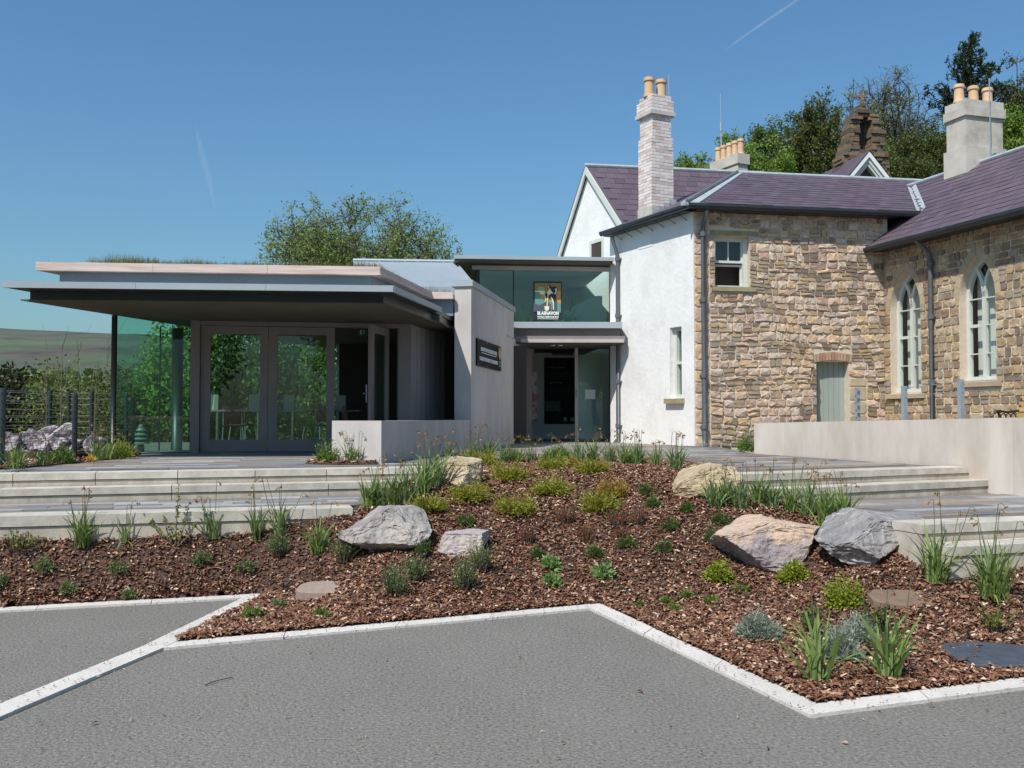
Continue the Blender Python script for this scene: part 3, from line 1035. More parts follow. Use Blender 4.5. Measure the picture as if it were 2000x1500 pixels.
rubble(FR, rwall, 0.0, RL - 1.0, 1.05, ZE2, holeR, (.12, .2), (.12, .27), .009, .024, .009, MT['ashlar'], 23, None, 300, .1)
for wi, (uc, hw, vb, vs_, H) in enumerate(sorted(wins)):
    # voussoirs
    inn = arc_pts(uc, hw + .004, vs_, H, 24); out_ = arc_pts(uc, hw + .15, vs_, H + .2, 24)
    n = len(inn); stp = 6
    for k in range(0, n - 1, stp):
        k1 = min(k + stp, n - 1)
        P = [inn[q] for q in range(k, k1 + 1)] + [out_[q] for q in range(k1, k - 1, -1)]
        cu = sum(p[0] for p in P) / len(P); cv = sum(p[1] for p in P) / len(P)
        P = [(cu + (a - cu) * .965, cv + (b - cv) * .965) for a, b in P][::-1]
        MB().fpoly(FR, P, -.26, .014).build('arch_stone', MT['dressed'], rwall)
    sl = MB().hexa([FR.p(uc - hw - .13, vb - .13, .07), FR.p(uc + hw + .13, vb - .13, .07), FR.p(uc + hw + .13, vb - .13, -.25), FR.p(uc - hw - .13, vb - .13, -.25),
                    FR.p(uc - hw - .13, vb - .04, .07), FR.p(uc + hw + .13, vb - .04, .07), FR.p(uc + hw + .13, vb + .012, -.25), FR.p(uc - hw - .13, vb + .012, -.25)])
    sl.build('window_sill', MT['dressed'], school)
    # frame
    fw = .075
    o_ = [(uc - hw, vb)] + arc_pts(uc, hw, vs_, H, 16) + [(uc + hw, vb)]
    i_ = [(uc - hw + fw, vb)] + arc_pts(uc, hw - fw, vs_, H - fw * 1.6, 16) + [(uc + hw - fw, vb)]
    fm = MB()
    for k in range(len(o_) - 1):
        fm.fpoly(FR, [o_[k], i_[k], i_[k + 1], o_[k + 1]], -.24, -.16)
    fm.fbox(FR, uc - hw, uc + hw, vb, vb + .07, -.238, -.12)
    frm = fm.build('arched_window', MT['sage'], school)
    tag(frm, 'pale green arched window with forked tracery, ' + ('between pipe and inner corner' if wi == 0 else 'nearer the bench'))
    tr = MB().fbox(FR, uc - .042, uc + .042, vb + .07, vs_, -.225, -.15)
    R = (hw * hw + H * H) / (2 * hw)
    for sgn in (-1, 1):
        prev = None
        for k in range(13):
            y = H * .80 * k / 12
            x = uc + sgn * (R - math.sqrt(R * R - y * y))
            if abs(x - uc) > hw * .56: break
            if prev:
                tr.fpoly(FR, [(prev[0] - .04, prev[1]), (prev[0] + .04, prev[1]), (x + .04, vs_ + y), (x - .04, vs_ + y)], -.224, -.152)
            prev = (x, vs_ + y)
    tr.build('tracery', MT['sage'], frm)
    bars = MB()
    hh = vs_ - vb
    for t in (.32, .66, .985):
        bars.fbox(FR, uc - hw + fw, uc - .03, vb + hh * t - .011, vb + hh * t + .011, -.215, -.17)
        bars.fbox(FR, uc + .03, uc + hw - fw, vb + hh * t - .011, vb + hh * t + .011, -.215, -.17)
    bars.fbox(FR, uc - hw + fw, uc - .03, vb + hh * .66 - .03, vb + hh * .66 + .03, -.214, -.165)
    bars.build('glazing_bars', MT['sage'], frm)
    ip = i_
    h_ = len(ip) // 2
    gl = MB().add([FR.p(a, b, -.2) for a, b in ip], [tuple(range(len(ip)))])
    gl.build('pane', MT['glass_old'], frm)
    MB().fbox(FR, uc - hw + .03, uc + .02, vb, vs_ + H * .55, -.42, -.40).fbox(FR, uc + .02, uc + hw - .03, vb + hh * .52, vs_ + H * .55, -.421, -.402).build('roller_blind', MT['interior_white'], frm)
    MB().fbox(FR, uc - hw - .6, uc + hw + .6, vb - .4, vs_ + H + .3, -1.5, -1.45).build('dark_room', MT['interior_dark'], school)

# ---- white end wall with slit window
a0, b1 = FW.uv(1311, 640); a1, b0 = FW.uv(1331, 778)
ZW1 = ZE + .05
mb = MB(); wall_with_rects(mb, FW, -.35, WL, .6, ZW1, [(a0 - .05, a1 + .02, b0, b1)], -.45, .004)
ww = mb.build('white_wall', MT['white_wall'], school)
tag(ww, 'whitewashed end wall with one narrow window')
wf = MB().fbox(FW, a0 - .05, a0 + .06, b0, b1, -.2, -.10).fbox(FW, a1 - .09, a1 + .02, b0, b1, -.2, -.10).fbox(FW, a0 + .06, a1 - .09, b1 - .07, b1, -.2, -.102).fbox(FW, a0 + .06, a1 - .09, b0, b0 + .09, -.2, -.08).fbox(FW, a0 + .06, a1 - .09, (b0 + b1) / 2 - .03, (b0 + b1) / 2 + .03, -.2, -.104)
wo = wf.build('slit_window', MT['sage'], school)
MB().fbox(FW, a0 + .05, a1 - .08, b0 + .05, b1 - .05, -.165, -.16).build('pane', MT['glass_old'], wo)
MB().fbox(FW, a0 + .05, a1 - .08, b0 + .05, b1 - .05, -.36, -.35).build('roller_blind', MT['sage_door'], wo)
MB().fbox(FW, a0 - .16, a1 + .12, b0 - .11, b0 - .002, -.1, .1).build('window_sill', MT['sill'], school)

# ---- roofs
def plane_pts(fr, e, z, t, pts):
    """pts (u, run) on a roof plane rising inwards from the eaves"""
    return [fr.p(u, z + run * t, e - run) for u, run in pts]


OV = .30
T1 = math.tan(math.radians(25))
ridge_px = lambda fr, e, z, t, run: None
# front block: run from eaves to ridge so that the ridge lies at y = 345 px near x = 1600
def ridge_run(fr, e, z, t, px, py):
    lo, hi = .5, 9
    for _ in range(50):
        m = (lo + hi) / 2
        q = fr.p(fr.uv(px, py, e - m)[0], z + m * t, e - m)
        yv = fr.uv(px, py, e - m)[1]
        if z + m * t < yv: lo = m
        else: hi = m
    return m


ZR0 = ZE + .10
RUN1 = ridge_run(FS, OV, ZR0, T1, 1620, 347)
u_rs = FS.uv(1440, 338, OV - RUN1)[0]
u_re = FS.uv(1850, 356, OV - RUN1)[0] + .6
roof1 = MB()
e_l = -OV * .8
roof1.add(plane_pts(FS, OV, ZR0, T1, [(e_l, 0), (u_re, 0), (u_re, RUN1), (u_rs, RUN1)]), [(0, 1, 2, 3)])
cA = FS.p(e_l, ZR0, OV); rs = FS.p(u_rs, ZR0 + RUN1 * T1, OV - RUN1)
cB = FW.p(-.25, ZR0, OV * .8)
roof1.add([cB, cA, rs, rs + FW.u * -.6 + Vector((0, 0, -.1))], [(0, 1, 2, 3)])
bk = [FS.p(u_rs, ZR0 + RUN1 * T1, OV - RUN1), FS.p(u_re, ZR0 + RUN1 * T1, OV - RUN1), FS.p(u_re, ZR0, OV - 2 * RUN1), FS.p(u_rs - 1, ZR0, OV - 2 * RUN1)]
roof1.add(bk, [(0, 1, 2, 3)])
MT['slate_bed'] = M('slate_bed', [(.085, .062, .08), (.115, .083, .105)], scale=3, rough=.6)
rf1 = roof1.build('front_roof', MT['slate_bed'], school)

SLW, SLH = .30, .245
slm = bpy.data.meshes.new('slate')
slm.from_pydata([(-.5, 0, -.002), (.5, 0, -.002), (.5, 1, -.002), (-.5, 1, -.002), (-.5, 0, .012), (.5, 0, .012), (.5, 1, .004), (-.5, 1, .004)], [], [(4, 5, 6, 7), (0, 1, 5, 4), (1, 2, 6, 5), (3, 0, 4, 7)])
slm.materials.append(MT['slate'])


def slates(fr, e, z, t, poly, parent, seed, limit=300, flip=1):
    r = random.Random(seed)
    ca = 1 / math.sqrt(1 + t * t)
    P = np.array(poly, float)          # (u, run)
    row = SLH * ca
    lst = []
    y = P[:, 1].min(); k = 0
    while y < P[:, 1].max():
        x = P[:, 0].min() - (SLW / 2 if k % 2 else 0)
        while x < P[:, 0].max():
            c = np.array([[x + SLW / 2, y + row * .5]])
            e2 = np.array([[x + .03, y + row * .5]]); e3 = np.array([[x + SLW - .03, y + row * .5]])
            if inside(c, P)[0] and inside(e2, P)[0] and inside(e3, P)[0]:
                lst.append((x + SLW / 2, y))
            x += SLW
        y += row; k += 1
    ux = fr.u; vx = (-fr.w * ca + Vector((0, 0, t * ca)))
    nx = ux.cross(vx)
    R3 = Matrix((ux, vx, nx)).transposed().to_4x4()
    rest = MB()
    for i, (x, y) in enumerate(lst):
        q = fr.p(x, z + y * t, e - y) + nx * .006
        mtx = Matrix.Translation(q - ORG[parent.name]) @ R3 @ Matrix.Rotation(r.uniform(-.006, .006), 4, 'Z') @ Matrix.Diagonal((SLW - .012, SLH * 1.06, r.uniform(.8, 1.5), 1))
        if i < limit:
            o = bpy.data.objects.new('slate', slm); COL.objects.link(o); o.parent = parent; o.matrix_local = mtx
        else:
            m4 = Matrix.Translation(ORG[parent.name]) @ mtx
            rest.add([m4 @ v_.co for v_ in slm.vertices], [tuple(p_.vertices) for p_ in slm.polygons])
    if rest.v: tag(rest.build('slates', MT['slate_far'], parent), kind='stuff')


MT['slate_far'] = M('slate_far', [(.092, .066, .086), (.108, .078, .10), (.122, .088, .112), (.10, .074, .092), (.085, .062, .08)], src='island', scale=9, fine=.16, rough=.58)
uJ = FS.uv(1800, 420, 0)[0]
slates(FS, OV, ZR0, T1, [(e_l + .12, 0), (uJ + 1.2, 0), (u_re, RUN1), (u_rs + .15, RUN1)], rf1, 5)

# right wing roof
OV2 = .42
T2 = .70
ZR2 = ZE2 + .06
RUN2 = ridge_run(FR, OV2, ZR2, T2, 1985, 296)
u_f = -3.2
roof2 = MB()
roof2.add(plane_pts(FR, OV2, ZR2, T2, [(-.35, 0), (RL, 0), (RL, RUN2), (u_f, RUN2), (u_f, 1.6)]), [(0, 1, 2, 3, 4)])
roof2.add(plane_pts(FR, OV2, ZR2, T2, [(u_f, RUN2), (RL, RUN2)]) + [FR.p(RL, ZR2, OV2 - 2 * RUN2), FR.p(u_f, ZR2, OV2 - 2 * RUN2)], [(0, 1, 2, 3)])
rf2 = roof2.build('wing_roof', MT['slate_bed'], school)
slates(FR, OV2, ZR2, T2, [(-.3, 0), (RL - 2.0, 0), (RL - 2.0, RUN2), (-3.0, RUN2), (-2.2, 1.6)], rf2, 6)

# main range behind, gable to the left
RIDGE_D = 27.0
apex = aty(1150, 325, RIDGE_D)
FG = Frame((apex.x, apex.y), FW.u)                 # gable plane, u towards the camera
FM = Frame((apex.x, apex.y), FS.u)
TM = 1.10
HALF = 2.75
main = MB()
ML = 8.0
def mp_(u, run, side): return FM.p(u, apex.z - run * TM, run * side)
main.add([mp_(-.12, 0, 1), mp_(-.12, HALF, 1), mp_(ML, HALF, 1), mp_(ML, 0, 1)], [(0, 1, 2, 3)])
TL = 1.45; HL_ = HALF * TM / TL
def mpl_(u, run): return FM.p(u, apex.z - run * TL, -run)
main.add([mpl_(-.12, 0), mpl_(-.12, HL_), mpl_(ML, HL_), mpl_(ML, 0)], [(3, 2, 1, 0)])
# skew so that the verge follows the gable plane
def skew(p):
    p = Vector(p); w = (p - FM.o).dot(FM.w)
    k = FW.u.dot(FM.u) / FW.u.dot(FM.w)
    return p + FM.u * (w * k)
main.v = [tuple(skew(v_)) for v_ in main.v]
rf3 = main.build('main_roof', MT['slate_bed'], school)
# slates on its front slope
class SkewFrame(Frame):
    def p(s, u, v, w=0.0): return skew(Frame.p(s, u, v, w))
FMs = SkewFrame((apex.x, apex.y), FS.u)
slates(FMs, HALF, apex.z - HALF * TM, TM, [(0, .4), (4.6, .4), (4.6, HALF), (0, HALF)], rf3, 8, 300)
kz = FW.u.dot(FM.w)
gw = []
for t, tt_ in ((-HL_ * .93, TL), (0, TM), (HALF * .93, TM)):
    gw.append((t / kz, apex.z - .14 - abs(t) * tt_))
gwp = [(gw[0][0], .8), (gw[2][0], .8), (gw[2][0], gw[2][1]), (0, gw[1][1]), (gw[0][0], gw[0][1])]
gu0, gv1 = FG.uv(1153, 472); gu1, gv0 = FG.uv(1180, 520)
left = [(gwp[0][0], .8), (gu0, .8), (gu0, gv1), (0, gv1 + .0), (0, gw[1][1]), gwp[4]] if gu0 < 0 else None
gmb = MB()
gmb.fpoly(FG, gwp, -.3, 0)
gab = gmb.build('gable_wall', MT['white_wall'], school)
tag(gab, 'white gable wall of the range behind')
gv = MB().fbox(FG, gu0, gu0 + .09, gv0, gv1, .0, .03).fbox(FG, gu1 - .09, gu1, gv0, gv1, .0, .03).fbox(FG, gu0 + .09, gu1 - .09, gv1 - .09, gv1, .0, .03).build('gable_window', MT['sage'], school)
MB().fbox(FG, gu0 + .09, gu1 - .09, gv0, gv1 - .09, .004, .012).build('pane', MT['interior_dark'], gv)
# barge boards
bb = MB()
for s_ in (-1, 1):
    a = FG.p(0, apex.z - .02, .12); b = FG.p((HALF if s_ > 0 else -HL_) / kz, apex.z - HALF * TM - .02, .12)
    for off, th, wd_ in ((0, .05, .16),):
        dn = Vector((0, 0, -wd_ * 1.3))
        iw = -FG.w * th
        bb.hexa([a + dn + iw, b + dn + iw, b + dn, a + dn, a + iw, b + iw, b, a] if s_ > 0 else [b + dn + iw, a + dn + iw, a + dn, b + dn, b + iw, a + iw, a, b])
bb.build('bargeboard', MT['sage'], school)

# lead work: ridges, hip, valley, flashings
ld = MB()
ld.tube([FS.p(u_rs, ZR0 + RUN1 * T1 + .02, OV - RUN1), FS.p(u_re - .8, ZR0 + RUN1 * T1 + .02, OV - RUN1)], .055, 8)
ld.build('ridge_roll', MT['lead'], rf1)
hn = (rs - cA).normalized()
hip_side = FS.u * .16
up_ = Vector((0, 0, .03))
MB().hexa([cA - hip_side * .9 - up_ * 2, cA + hip_side * 1.7 - up_ * 1, rs + hip_side * .9 - up_, rs - hip_side * .5 - up_ * 2, cA - hip_side * .9 + up_ * .2, cA + hip_side * 1.7 + up_, rs + hip_side * .9 + up_, rs - hip_side * .5 + up_]).build('hip_flashing', MT['lead'], rf1)
MB().tube([cA + up_ * 1.2, rs + up_ * 1.4], .045, 8).build('hip_roll', MT['lead_dark'], rf1)
MB().tube([mp_(-.12, 0, 1) + Vector((0, 0, .03)), mp_(5.2, 0, 1) + Vector((0, 0, .03))], .06, 8).build('ridge_roll', MT['lead'], rf3)
MB().tube([FR.p(-2.4, ZR2 + RUN2 * T2 + .03, OV2 - RUN2), FR.p(RL, ZR2 + RUN2 * T2 + .03, OV2 - RUN2)], .055, 8).build('ridge_roll', MT['lead'], rf2)
# valley: where the two planes meet
def zf(q): return ZR0 + (OV - (q - FS.o).dot(FS.w)) * T1
def zr(q): return ZR2 + (OV2 - (q - FR.o).dot(FR.w)) * T2
vp = []
for run in (.02, RUN1 * .25, RUN1 * .5, RUN1 * .75, RUN1 * .99):
    lo, hi = SL - 1.5, SL + 5
    for _ in range(40):
        m = (lo + hi) / 2
        q = FS.p(m, 0, OV - run)
        if zr(q) < zf(q): lo = m
        else: hi = m
    q = FS.p(m, zf(FS.p(m, 0, OV - run)), OV - run)
    if q.z < ZR2 + RUN2 * T2 + .02: vp.append(q)
vm_ = MB()
for i in range(len(vp) - 1):
    s1 = FS.u * .11; h = Vector((0, 0, .035)); lo_ = Vector((0, 0, .0))
    tl_ = lambda q, sg: Vector((q.x, q.y, max(zf(q), zr(q)))) + h
    a, b = vp[i], vp[i + 1]
    vm_.add([tl_(a - s1, 0), a + h * .4, b + h * .4, tl_(b - s1, 0), tl_(a + s1, 0), tl_(b + s1, 0)], [(0, 1, 2, 3), (1, 4, 5, 2)])
if vm_.v: vm_.build('valley_lead', MT['lead'], rf1)

# gutters and eaves
def gutter(fr, u0, u1, z, w, parent=school):
    mb = MB()
    prof = [(-.06, .05), (-.06, .0), (-.035, -.045), (.0, -.06), (.035, -.045), (.06, .0), (.06, .05), (.05, .05), (.05, .005), (0, -.045), (-.05, .005), (-.05, .05)]
    n = len(prof)
    mb.add([fr.p(u0, z + b, w + a) for a, b in prof] + [fr.p(u1, z + b, w + a) for a, b in prof], [(k, n + k, n + (k + 1) % n, (k + 1) % n) for k in range(n)] + [tuple(range(n)), tuple(range(2 * n - 1, n - 1, -1))])
    mb.build('gutter', MT['gutter'], parent)
gutter(FS, e_l, uJ + .1, ZR0 - .06, OV + .03)
gutter(FR, -.3, RL, ZR2 - .06, OV2 + .03)
gutter(FW, -.3, WL + .22, ZR0 - .06, OV * .8 + .04)
sf = MB().fbox(FS, 0, SL + .2, ZE - .02, ZE + .09, .0, OV - .02).fbox(FR, -.2, RL, ZE2 - .03, ZE2 + .05, .0, OV2 - .02).fbox(FW, -.3, WL, ZE - .015, ZE + .085, .004, OV * .8 - .02)
sf.build('eaves_board', MT['gutter'], school)
# brackets under the white eaves
for k in range(7):
    u = WL * (k + .5) / 7
    MB().tube([FW.p(u, ZE - .16, .0), FW.p(u, ZE - .03, .26)], .008, 5).build('gutter_bracket', MT['gutter'], school)


def downpipe(fr, px, z0, z1, w, head=None, r_=.048, kick=.1):
    u = fr.uv(px, 600, w)[0]
    mb = MB()
    pts = [fr.p(u, z0, w + kick), fr.p(u, z0 + .09, w + kick * .3), fr.p(u, z0 + .18, w), fr.p(u, z1 - .45, w), fr.p(u, z1 - .28, w + .04)]
    if head is not None: pts += [fr.p(u, z1 - .05, head), fr.p(u, z1 + .04, head)]
    mb.tube(pts, r_, 10)
    p = mb.build('downpipe', MT['pipe'], school, smooth=True)
    for z in (z0 + .42, (z0 * .7 + z1 * .3), (z0 * .38 + z1 * .62), z1 - .5):
        MB().lathe(fr.p(u, z, w), [(r_ * 1.05, -.05), (r_ * 1.4, -.045), (r_ * 1.4, .045), (r_ * 1.05, .05)], 12).build('pipe_collar', MT['pipe'], p)
        MB().fbox(fr, u - .075, u + .075, z - .02, z + .02, -.0, w).build('pipe_clip', MT['pipe'], p)
downpipe(FS, 1374, PZ - .02, ZE, .085, OV)
downpipe(FR, 1818, 1.05, ZE2, .085, OV2)
downpipe(FW, 1206, PZ - .02, ZE - .1, .08, OV * .7, r_=.042)

# ---- chimneys
def chimney_pots(root, pts, z, h, r_):
    for p in pts:
        MB().lathe((p[0], p[1], z), [(r_ * 1.12, 0), (r_ * 1.1, h * .1), (r_ * .98, h * .14), (r_ * .9, h * .74), (r_ * .92, h * .78), (r_ * 1.12, h * .82), (r_ * 1.12, h * .9), (r_ * 1.02, h * .92), (r_ * 1.02, h), (r_ * .78, h), (r_ * .78, h * .8)], 18).build('chimney_pot', MT['pot'], root, smooth=False)


# white brick chimney flush with the end wall
cu0 = FW.uv(1247, 400)[0]; cu1 = FW.uv(1273, 430)[0]
CD = .60
zc0 = FW.uv(1262, 405)[1]; zc1 = FW.uv(1262, 268)[1]; zc2 = FW.uv(1262, 214)[1] + .1; ztop = FW.uv(1262, 187)[1]
ch1 = MB().fbox(FW, cu0 - .02, cu1 + .02, ZE - .01, zc0, -CD, .012).build('white_chimney', MT['render_grey'], school)
MB().fbox(FW, cu0 - .02, cu1 + .02, ZE - .5, ZE - .012, -.2, .012).build('chimney_breast', MT['white_wall'], school)
tag(ch1, 'tall whitewashed brick chimney with two clay pots')


def brick_shaft(fr, u0, u1, w0, w1, z0, z1, parent, bl=.225, bh=.073):
    core = MB().fbox(fr, u0 + .008, u1 - .008, z0, z1, w0 + .008, w1 - .008).build('shaft', MT['brick_mortar'], parent)
    mb = MB(); z = z0; k = 0; r = random.Random(int(z0 * 1000))
    while z < z1 - .02:
        zt_ = min(z + bh - .008, z1)
        for side in range(4):
            L_ = (u1 - u0) if side in (0, 2) else (w1 - w0)
            x = 0 if (k + side) % 2 else -bl / 2
            while x < L_:
                a, b = max(x, 0) + .004, min(x + bl, L_) - .004
                o = r.uniform(-.004, .004)
                if b - a > .02:
                    if side == 0: mb.fbox(fr, u0 + a, u0 + b, z, zt_, w1 - .06, w1 + o)
                    elif side == 1: mb.fbox(fr, u1 - .06, u1 + o, z, zt_, w1 - b, w1 - a)
                    elif side == 2: mb.fbox(fr, u0 + a, u0 + b, z, zt_, w0 - o, w0 + .06)
                    else: mb.fbox(fr, u0 - o, u0 + .06, z, zt_, w1 - b, w1 - a)
                x += bl
        z += bh; k += 1
    tag(mb.build('brickwork', MT['brick_white'], parent), kind='stuff')


MT['brick_mortar'] = M('brick_mortar', [(.45, .38, .34), (.6, .54, .50)], scale=9, rough=.95)
brick_shaft(FW, cu0, cu1, -CD, .0, zc0 + .002, zc1, ch1)
brick_shaft(FW, cu0 + .03, cu1 - .0, -CD + .06, -.03, zc1 + .002, zc2 - .25, ch1)
capw = MB().fbox(FW, cu0 - .06, cu1 + .06, zc2 - .25, zc2 - .16, -CD - .03, .045).build('chimney_cap', MT['concrete'], ch1)
brick_shaft(FW, cu0 - .03, cu1 + .03, -CD, .02, zc2 - .158, ztop - .12, ch1)
brick_shaft(FW, cu0 + .01, cu1 - .0, -CD + .05, -.03, ztop - .118, ztop, ch1)
um_ = (cu0 + cu1) / 2
chimney_pots(ch1, [FW.p(um_, 0, -.13), FW.p(um_, 0, -.46)], ztop, .45, .12)
MB().tube([FW.p(cu1 - .02, ztop - .1, -CD + .1), FW.p(cu1 - .02, ztop + .5, -CD + .1)], .012, 5).build('lightning_rod', MT['galv'], ch1)
# flashing steps where it meets the slates
for k in range(4):
    a = -CD * (k + .1) / 4
    MB().fbox(FW, cu1 + .012, cu1 + .022, ZE + .1 + .09 * k, ZE + .34 + .09 * k, a - .2, a).build('flashing', MT['lead'], ch1)

# rendered chimney on the wing roof
cq0 = FR.uv(1845, 330, OV2 - RUN2 * .55)[0]
def ubyray(px, py, w): return FR.uv(px, py, w)
wc = OV2 - RUN2 + .10
c0u, c0z = FR.uv(1848, 352, wc + .28); c1u = FR.uv(1886, 345, wc + .28)[0]
zt1 = FR.uv(1866, 292, wc + .28)[1]; zt2 = FR.uv(1866, 232, wc + .28)[1]; zt3 = FR.uv(1866, 200, wc + .28)[1]
DW = 1.05
gu_0, gu_1 = c0u, c0u + (c1u - c0u)
ch2 = MB().fbox(FR, gu_0 - .05, gu_1 + .05, zt1 - 1.1, zt1, wc + .28 - DW - .05, wc + .30).build('rendered_chimney', MT['render_grey'], school)
tag(ch2, 'grey rendered chimney with three clay pots on the wing roof')
MB().fbox(FR, gu_0, gu_1, zt1 - .001, zt2, wc + .28 - DW, wc + .25).build('shaft', MT['render_grey'], ch2)
MB().fbox(FR, gu_0 - .05, gu_1 + .05, zt2, zt2 + .2, wc + .28 - DW - .05, wc + .30).build('chimney_cap', MT['render_grey'], ch2)
MB().fbox(FR, gu_0 - .02, gu_1 + .02, zt2 + .2, zt3, wc + .28 - DW - .02, wc + .27).build('cap_course', MT['render_grey'], ch2)
chimney_pots(ch2, [FR.p((gu_0 + gu_1) / 2, 0, wc + .28 - DW * t) for t in (.12, .5, .88)], zt3, .42, .115)
MB().tube([FR.p(gu_1 + .07, zt1 - .3, wc - .35), FR.p(gu_1 + .07, zt3 + .5, wc - .35)], .014, 5).build('lightning_rod', MT['galv'], ch2)
MB().fbox(FR, gu_0 - .1, gu_1 + .07, zt1 - 1.1, zt1 - .62, wc + .302, wc + .33).build('flashing', MT['lead_dark'], ch2)
MB().hexa([FR.p(gu_1 + .052, zt1 - .95, wc + .34), FR.p(gu_1 + .07, zt1 - .95, wc + .34), FR.p(gu_1 + .07, zt1 - .4, wc - .5), FR.p(gu_1 + .052, zt1 - .4, wc - .5),
           FR.p(gu_1 + .052, zt1 - .65, wc + .34), FR.p(gu_1 + .07, zt1 - .65, wc + .34), FR.p(gu_1 + .07, zt1 - .1, wc - .5), FR.p(gu_1 + .052, zt1 - .1, wc - .5)]).build('flashing', MT['lead_dark'], ch2)

# far chimney with five pots on the main ridge
DB = 29.0
fb_ = aty(1441, 335, DB)
FB = Frame((fb_.x, fb_.y), FW.u)
fa = fb_
cl_, ct_ = 1.35, .46
zb0 = fa.z - 1; zb1 = aty(1430, 318, DB).z; zb2 = aty(1430, 298, DB).z
ch3 = MB().fbox(FB, -cl_ + .05, -.05, zb0, zb1, -ct_ + .04, -.04).build('far_chimney', MT['render_grey'], school)
tag(ch3, 'pale chimney with five clay pots behind the ridge')
MB().fbox(FB, -cl_, 0, zb1, zb2, -ct_, 0).build('chimney_cap', MT['render_grey'], ch3)
chimney_pots(ch3, [FB.p(-cl_ * (k + .5) / 5, 0, -ct_ / 2) for k in range(5)], zb2 - .02, .5, .1)
mast = MB().tube([aty(1409, 330, 30), aty(1408.5, 255, 30)], .022, 6).tube([aty(1408.5, 256, 30), aty(1408, 240, 30)], .04, 6).tube([aty(1408, 240, 30), aty(1407, 182, 30)], .011, 6).build('antenna_mast', MT['galv'], school)

# ---- bellcote with cross over a small gable
DBC = 28.0
bc_c = aty(1684, 345, DBC)
FBc = Frame((bc_c.x, bc_c.y), FS.u)
mpx = DBC / FPX
bell = empty('bellcote', (bc_c.x, bc_c.y, bc_c.z - 1), 'weathered brown stone bellcote with a cross on top')
bell.parent = school; bell.location = Vector((bc_c.x, bc_c.y, bc_c.z - 1)) - ORG[school.name]
def zat(py): return aty(1688, py, DBC).z
r = random.Random(17)
prof = [(352, 54), (330, 53), (300, 47), (288, 39), (276, 37), (250, 36), (241, 34), (232, 26), (222, 17), (210, 6)]
def halfw(py):
    for (y0, h0), (y1, h1) in zip(prof[:-1], prof[1:]):
        if y1 <= py <= y0: return (h0 + (h1 - h0) * (y0 - py) / (y0 - y1)) * mpx
    return 52 * mpx if py > 352 else 5 * mpx
py = 362
D0 = .19
while py > 209:
    stp = r.uniform(5.5, 10)
    z0_, z1_ = zat(py), zat(py - stp)
    hw_ = halfw(py - stp / 2)
    op = None
    if 242 < py - stp / 2 < 298: op = (-11 * mpx, 11 * mpx)
    elif 232 < py - stp / 2 <= 242: op = (-6 * mpx, 6 * mpx)
    jl, jr = r.uniform(-.06, .07), r.uniform(-.06, .07)
    spans = [(-hw_ - jl, hw_ + jr)] if not op else [(-hw_ - jl, op[0] + r.uniform(-.03, .01)), (op[1] + r.uniform(-.01, .03), hw_ + jr)]
    for a, b in spans:
        x = a
        while x < b - .02:
            w_ = min(r.uniform(.14, .36), b - x)
            if b - x - w_ < .1: w_ = b - x
            MB().fbox(FBc, x + .006, x + w_ - .006, z0_ + .006, z1_ - .006, -D0 - r.uniform(0, .09), D0 + r.uniform(-.02, .09)).build('stone', MT['old_stone'], bell)
            x += w_
    py -= stp
z_ = zat(212)
MB().fbox(FBc, -.03, .03, z_, zat(176), -.03, .03).fbox(FBc, -.2, .2, zat(190), zat(186), -.025, .025).build('cross', MT['old_stone'], bell)
MB().fbox(FBc, -1.2 * 0 - 9 * mpx, 9 * mpx, zat(300), zat(238), -.12, -.10).build('arch_shade', MT['interior_dark'], bell)  # dark sheet across the arched opening, its colour standing in for the shade inside
# little gable in front
DG_ = 26.5
ga = aty(1694, 297, DG_)
FGb = Frame((ga.x, ga.y), FS.u)
gz = aty(1694, 352, DG_).z - .4
hwg = 62 * DG_ / FPX
slope = (ga.z - aty(1694, 352, DG_).z) / (48 * DG_ / FPX)
gab2 = MB().fpoly(FGb, [(-hwg, ga.z - hwg * slope - .08), (hwg, ga.z - hwg * slope - .08), (0, ga.z - .08)], -.3, -.14).build('dormer_gable', MT['old_stone'], school)
for s_ in (-1, 1):
    for o_, wdt, th, mt in ((0, .10, .10, 'white_print'), (.11, .07, .05, 'sage'), (.19, .05, .02, 'sage')):
        P = [(0, ga.z - o_ * 1.6), (s_ * hwg, ga.z - o_ * 1.6 - hwg * slope), (s_ * hwg, ga.z - (o_ + wdt) * 1.6 - hwg * slope), (0, ga.z - (o_ + wdt) * 1.6)]
        if s_ > 0: P = P[::-1]
        MB().fpoly(FGb, P, -.14, th).build('bargeboard', MT[mt], gab2)
    q0 = FGb.p(0, ga.z + .03, .12); q1 = FGb.p(s_ * hwg, ga.z - hwg * slope + .03, .12)
    bk_ = -FGb.w * 3.2
    MB().add([q0, q1, q1 + bk_, q0 + bk_], [(0, 1, 2, 3)]).build('dormer_roof', MT['slate_bed'], gab2)
# body of the building, so that light does not leak through
MB().prism([FS.p(.3, 0, -.5)[:2], FS.p(SL + 3.5, 0, -.9)[:2], FS.p(SL + 3.5, 0, -6.5)[:2], FS.p(-.3, 0, -6.5)[:2]], 1.0, ZE - .05).build('inner_walls', MT['interior_dark'], school)

# raised paving behind the concrete wall
rt = [FCW.p(.02, 0, -.3), FCW.p(9.5, 0, -.3), FR.p(RL, 0, .0), FR.p(0, 0, 0), FS.p(1.35, 0, 0)]
rtp = MB().prism([(p.x, p.y) for p in rt], .3, 1.06).build('raised_terrace', MT['paving_base'])
tag(rtp, 'raised paving between concrete wall and stone wing', kind='structure')
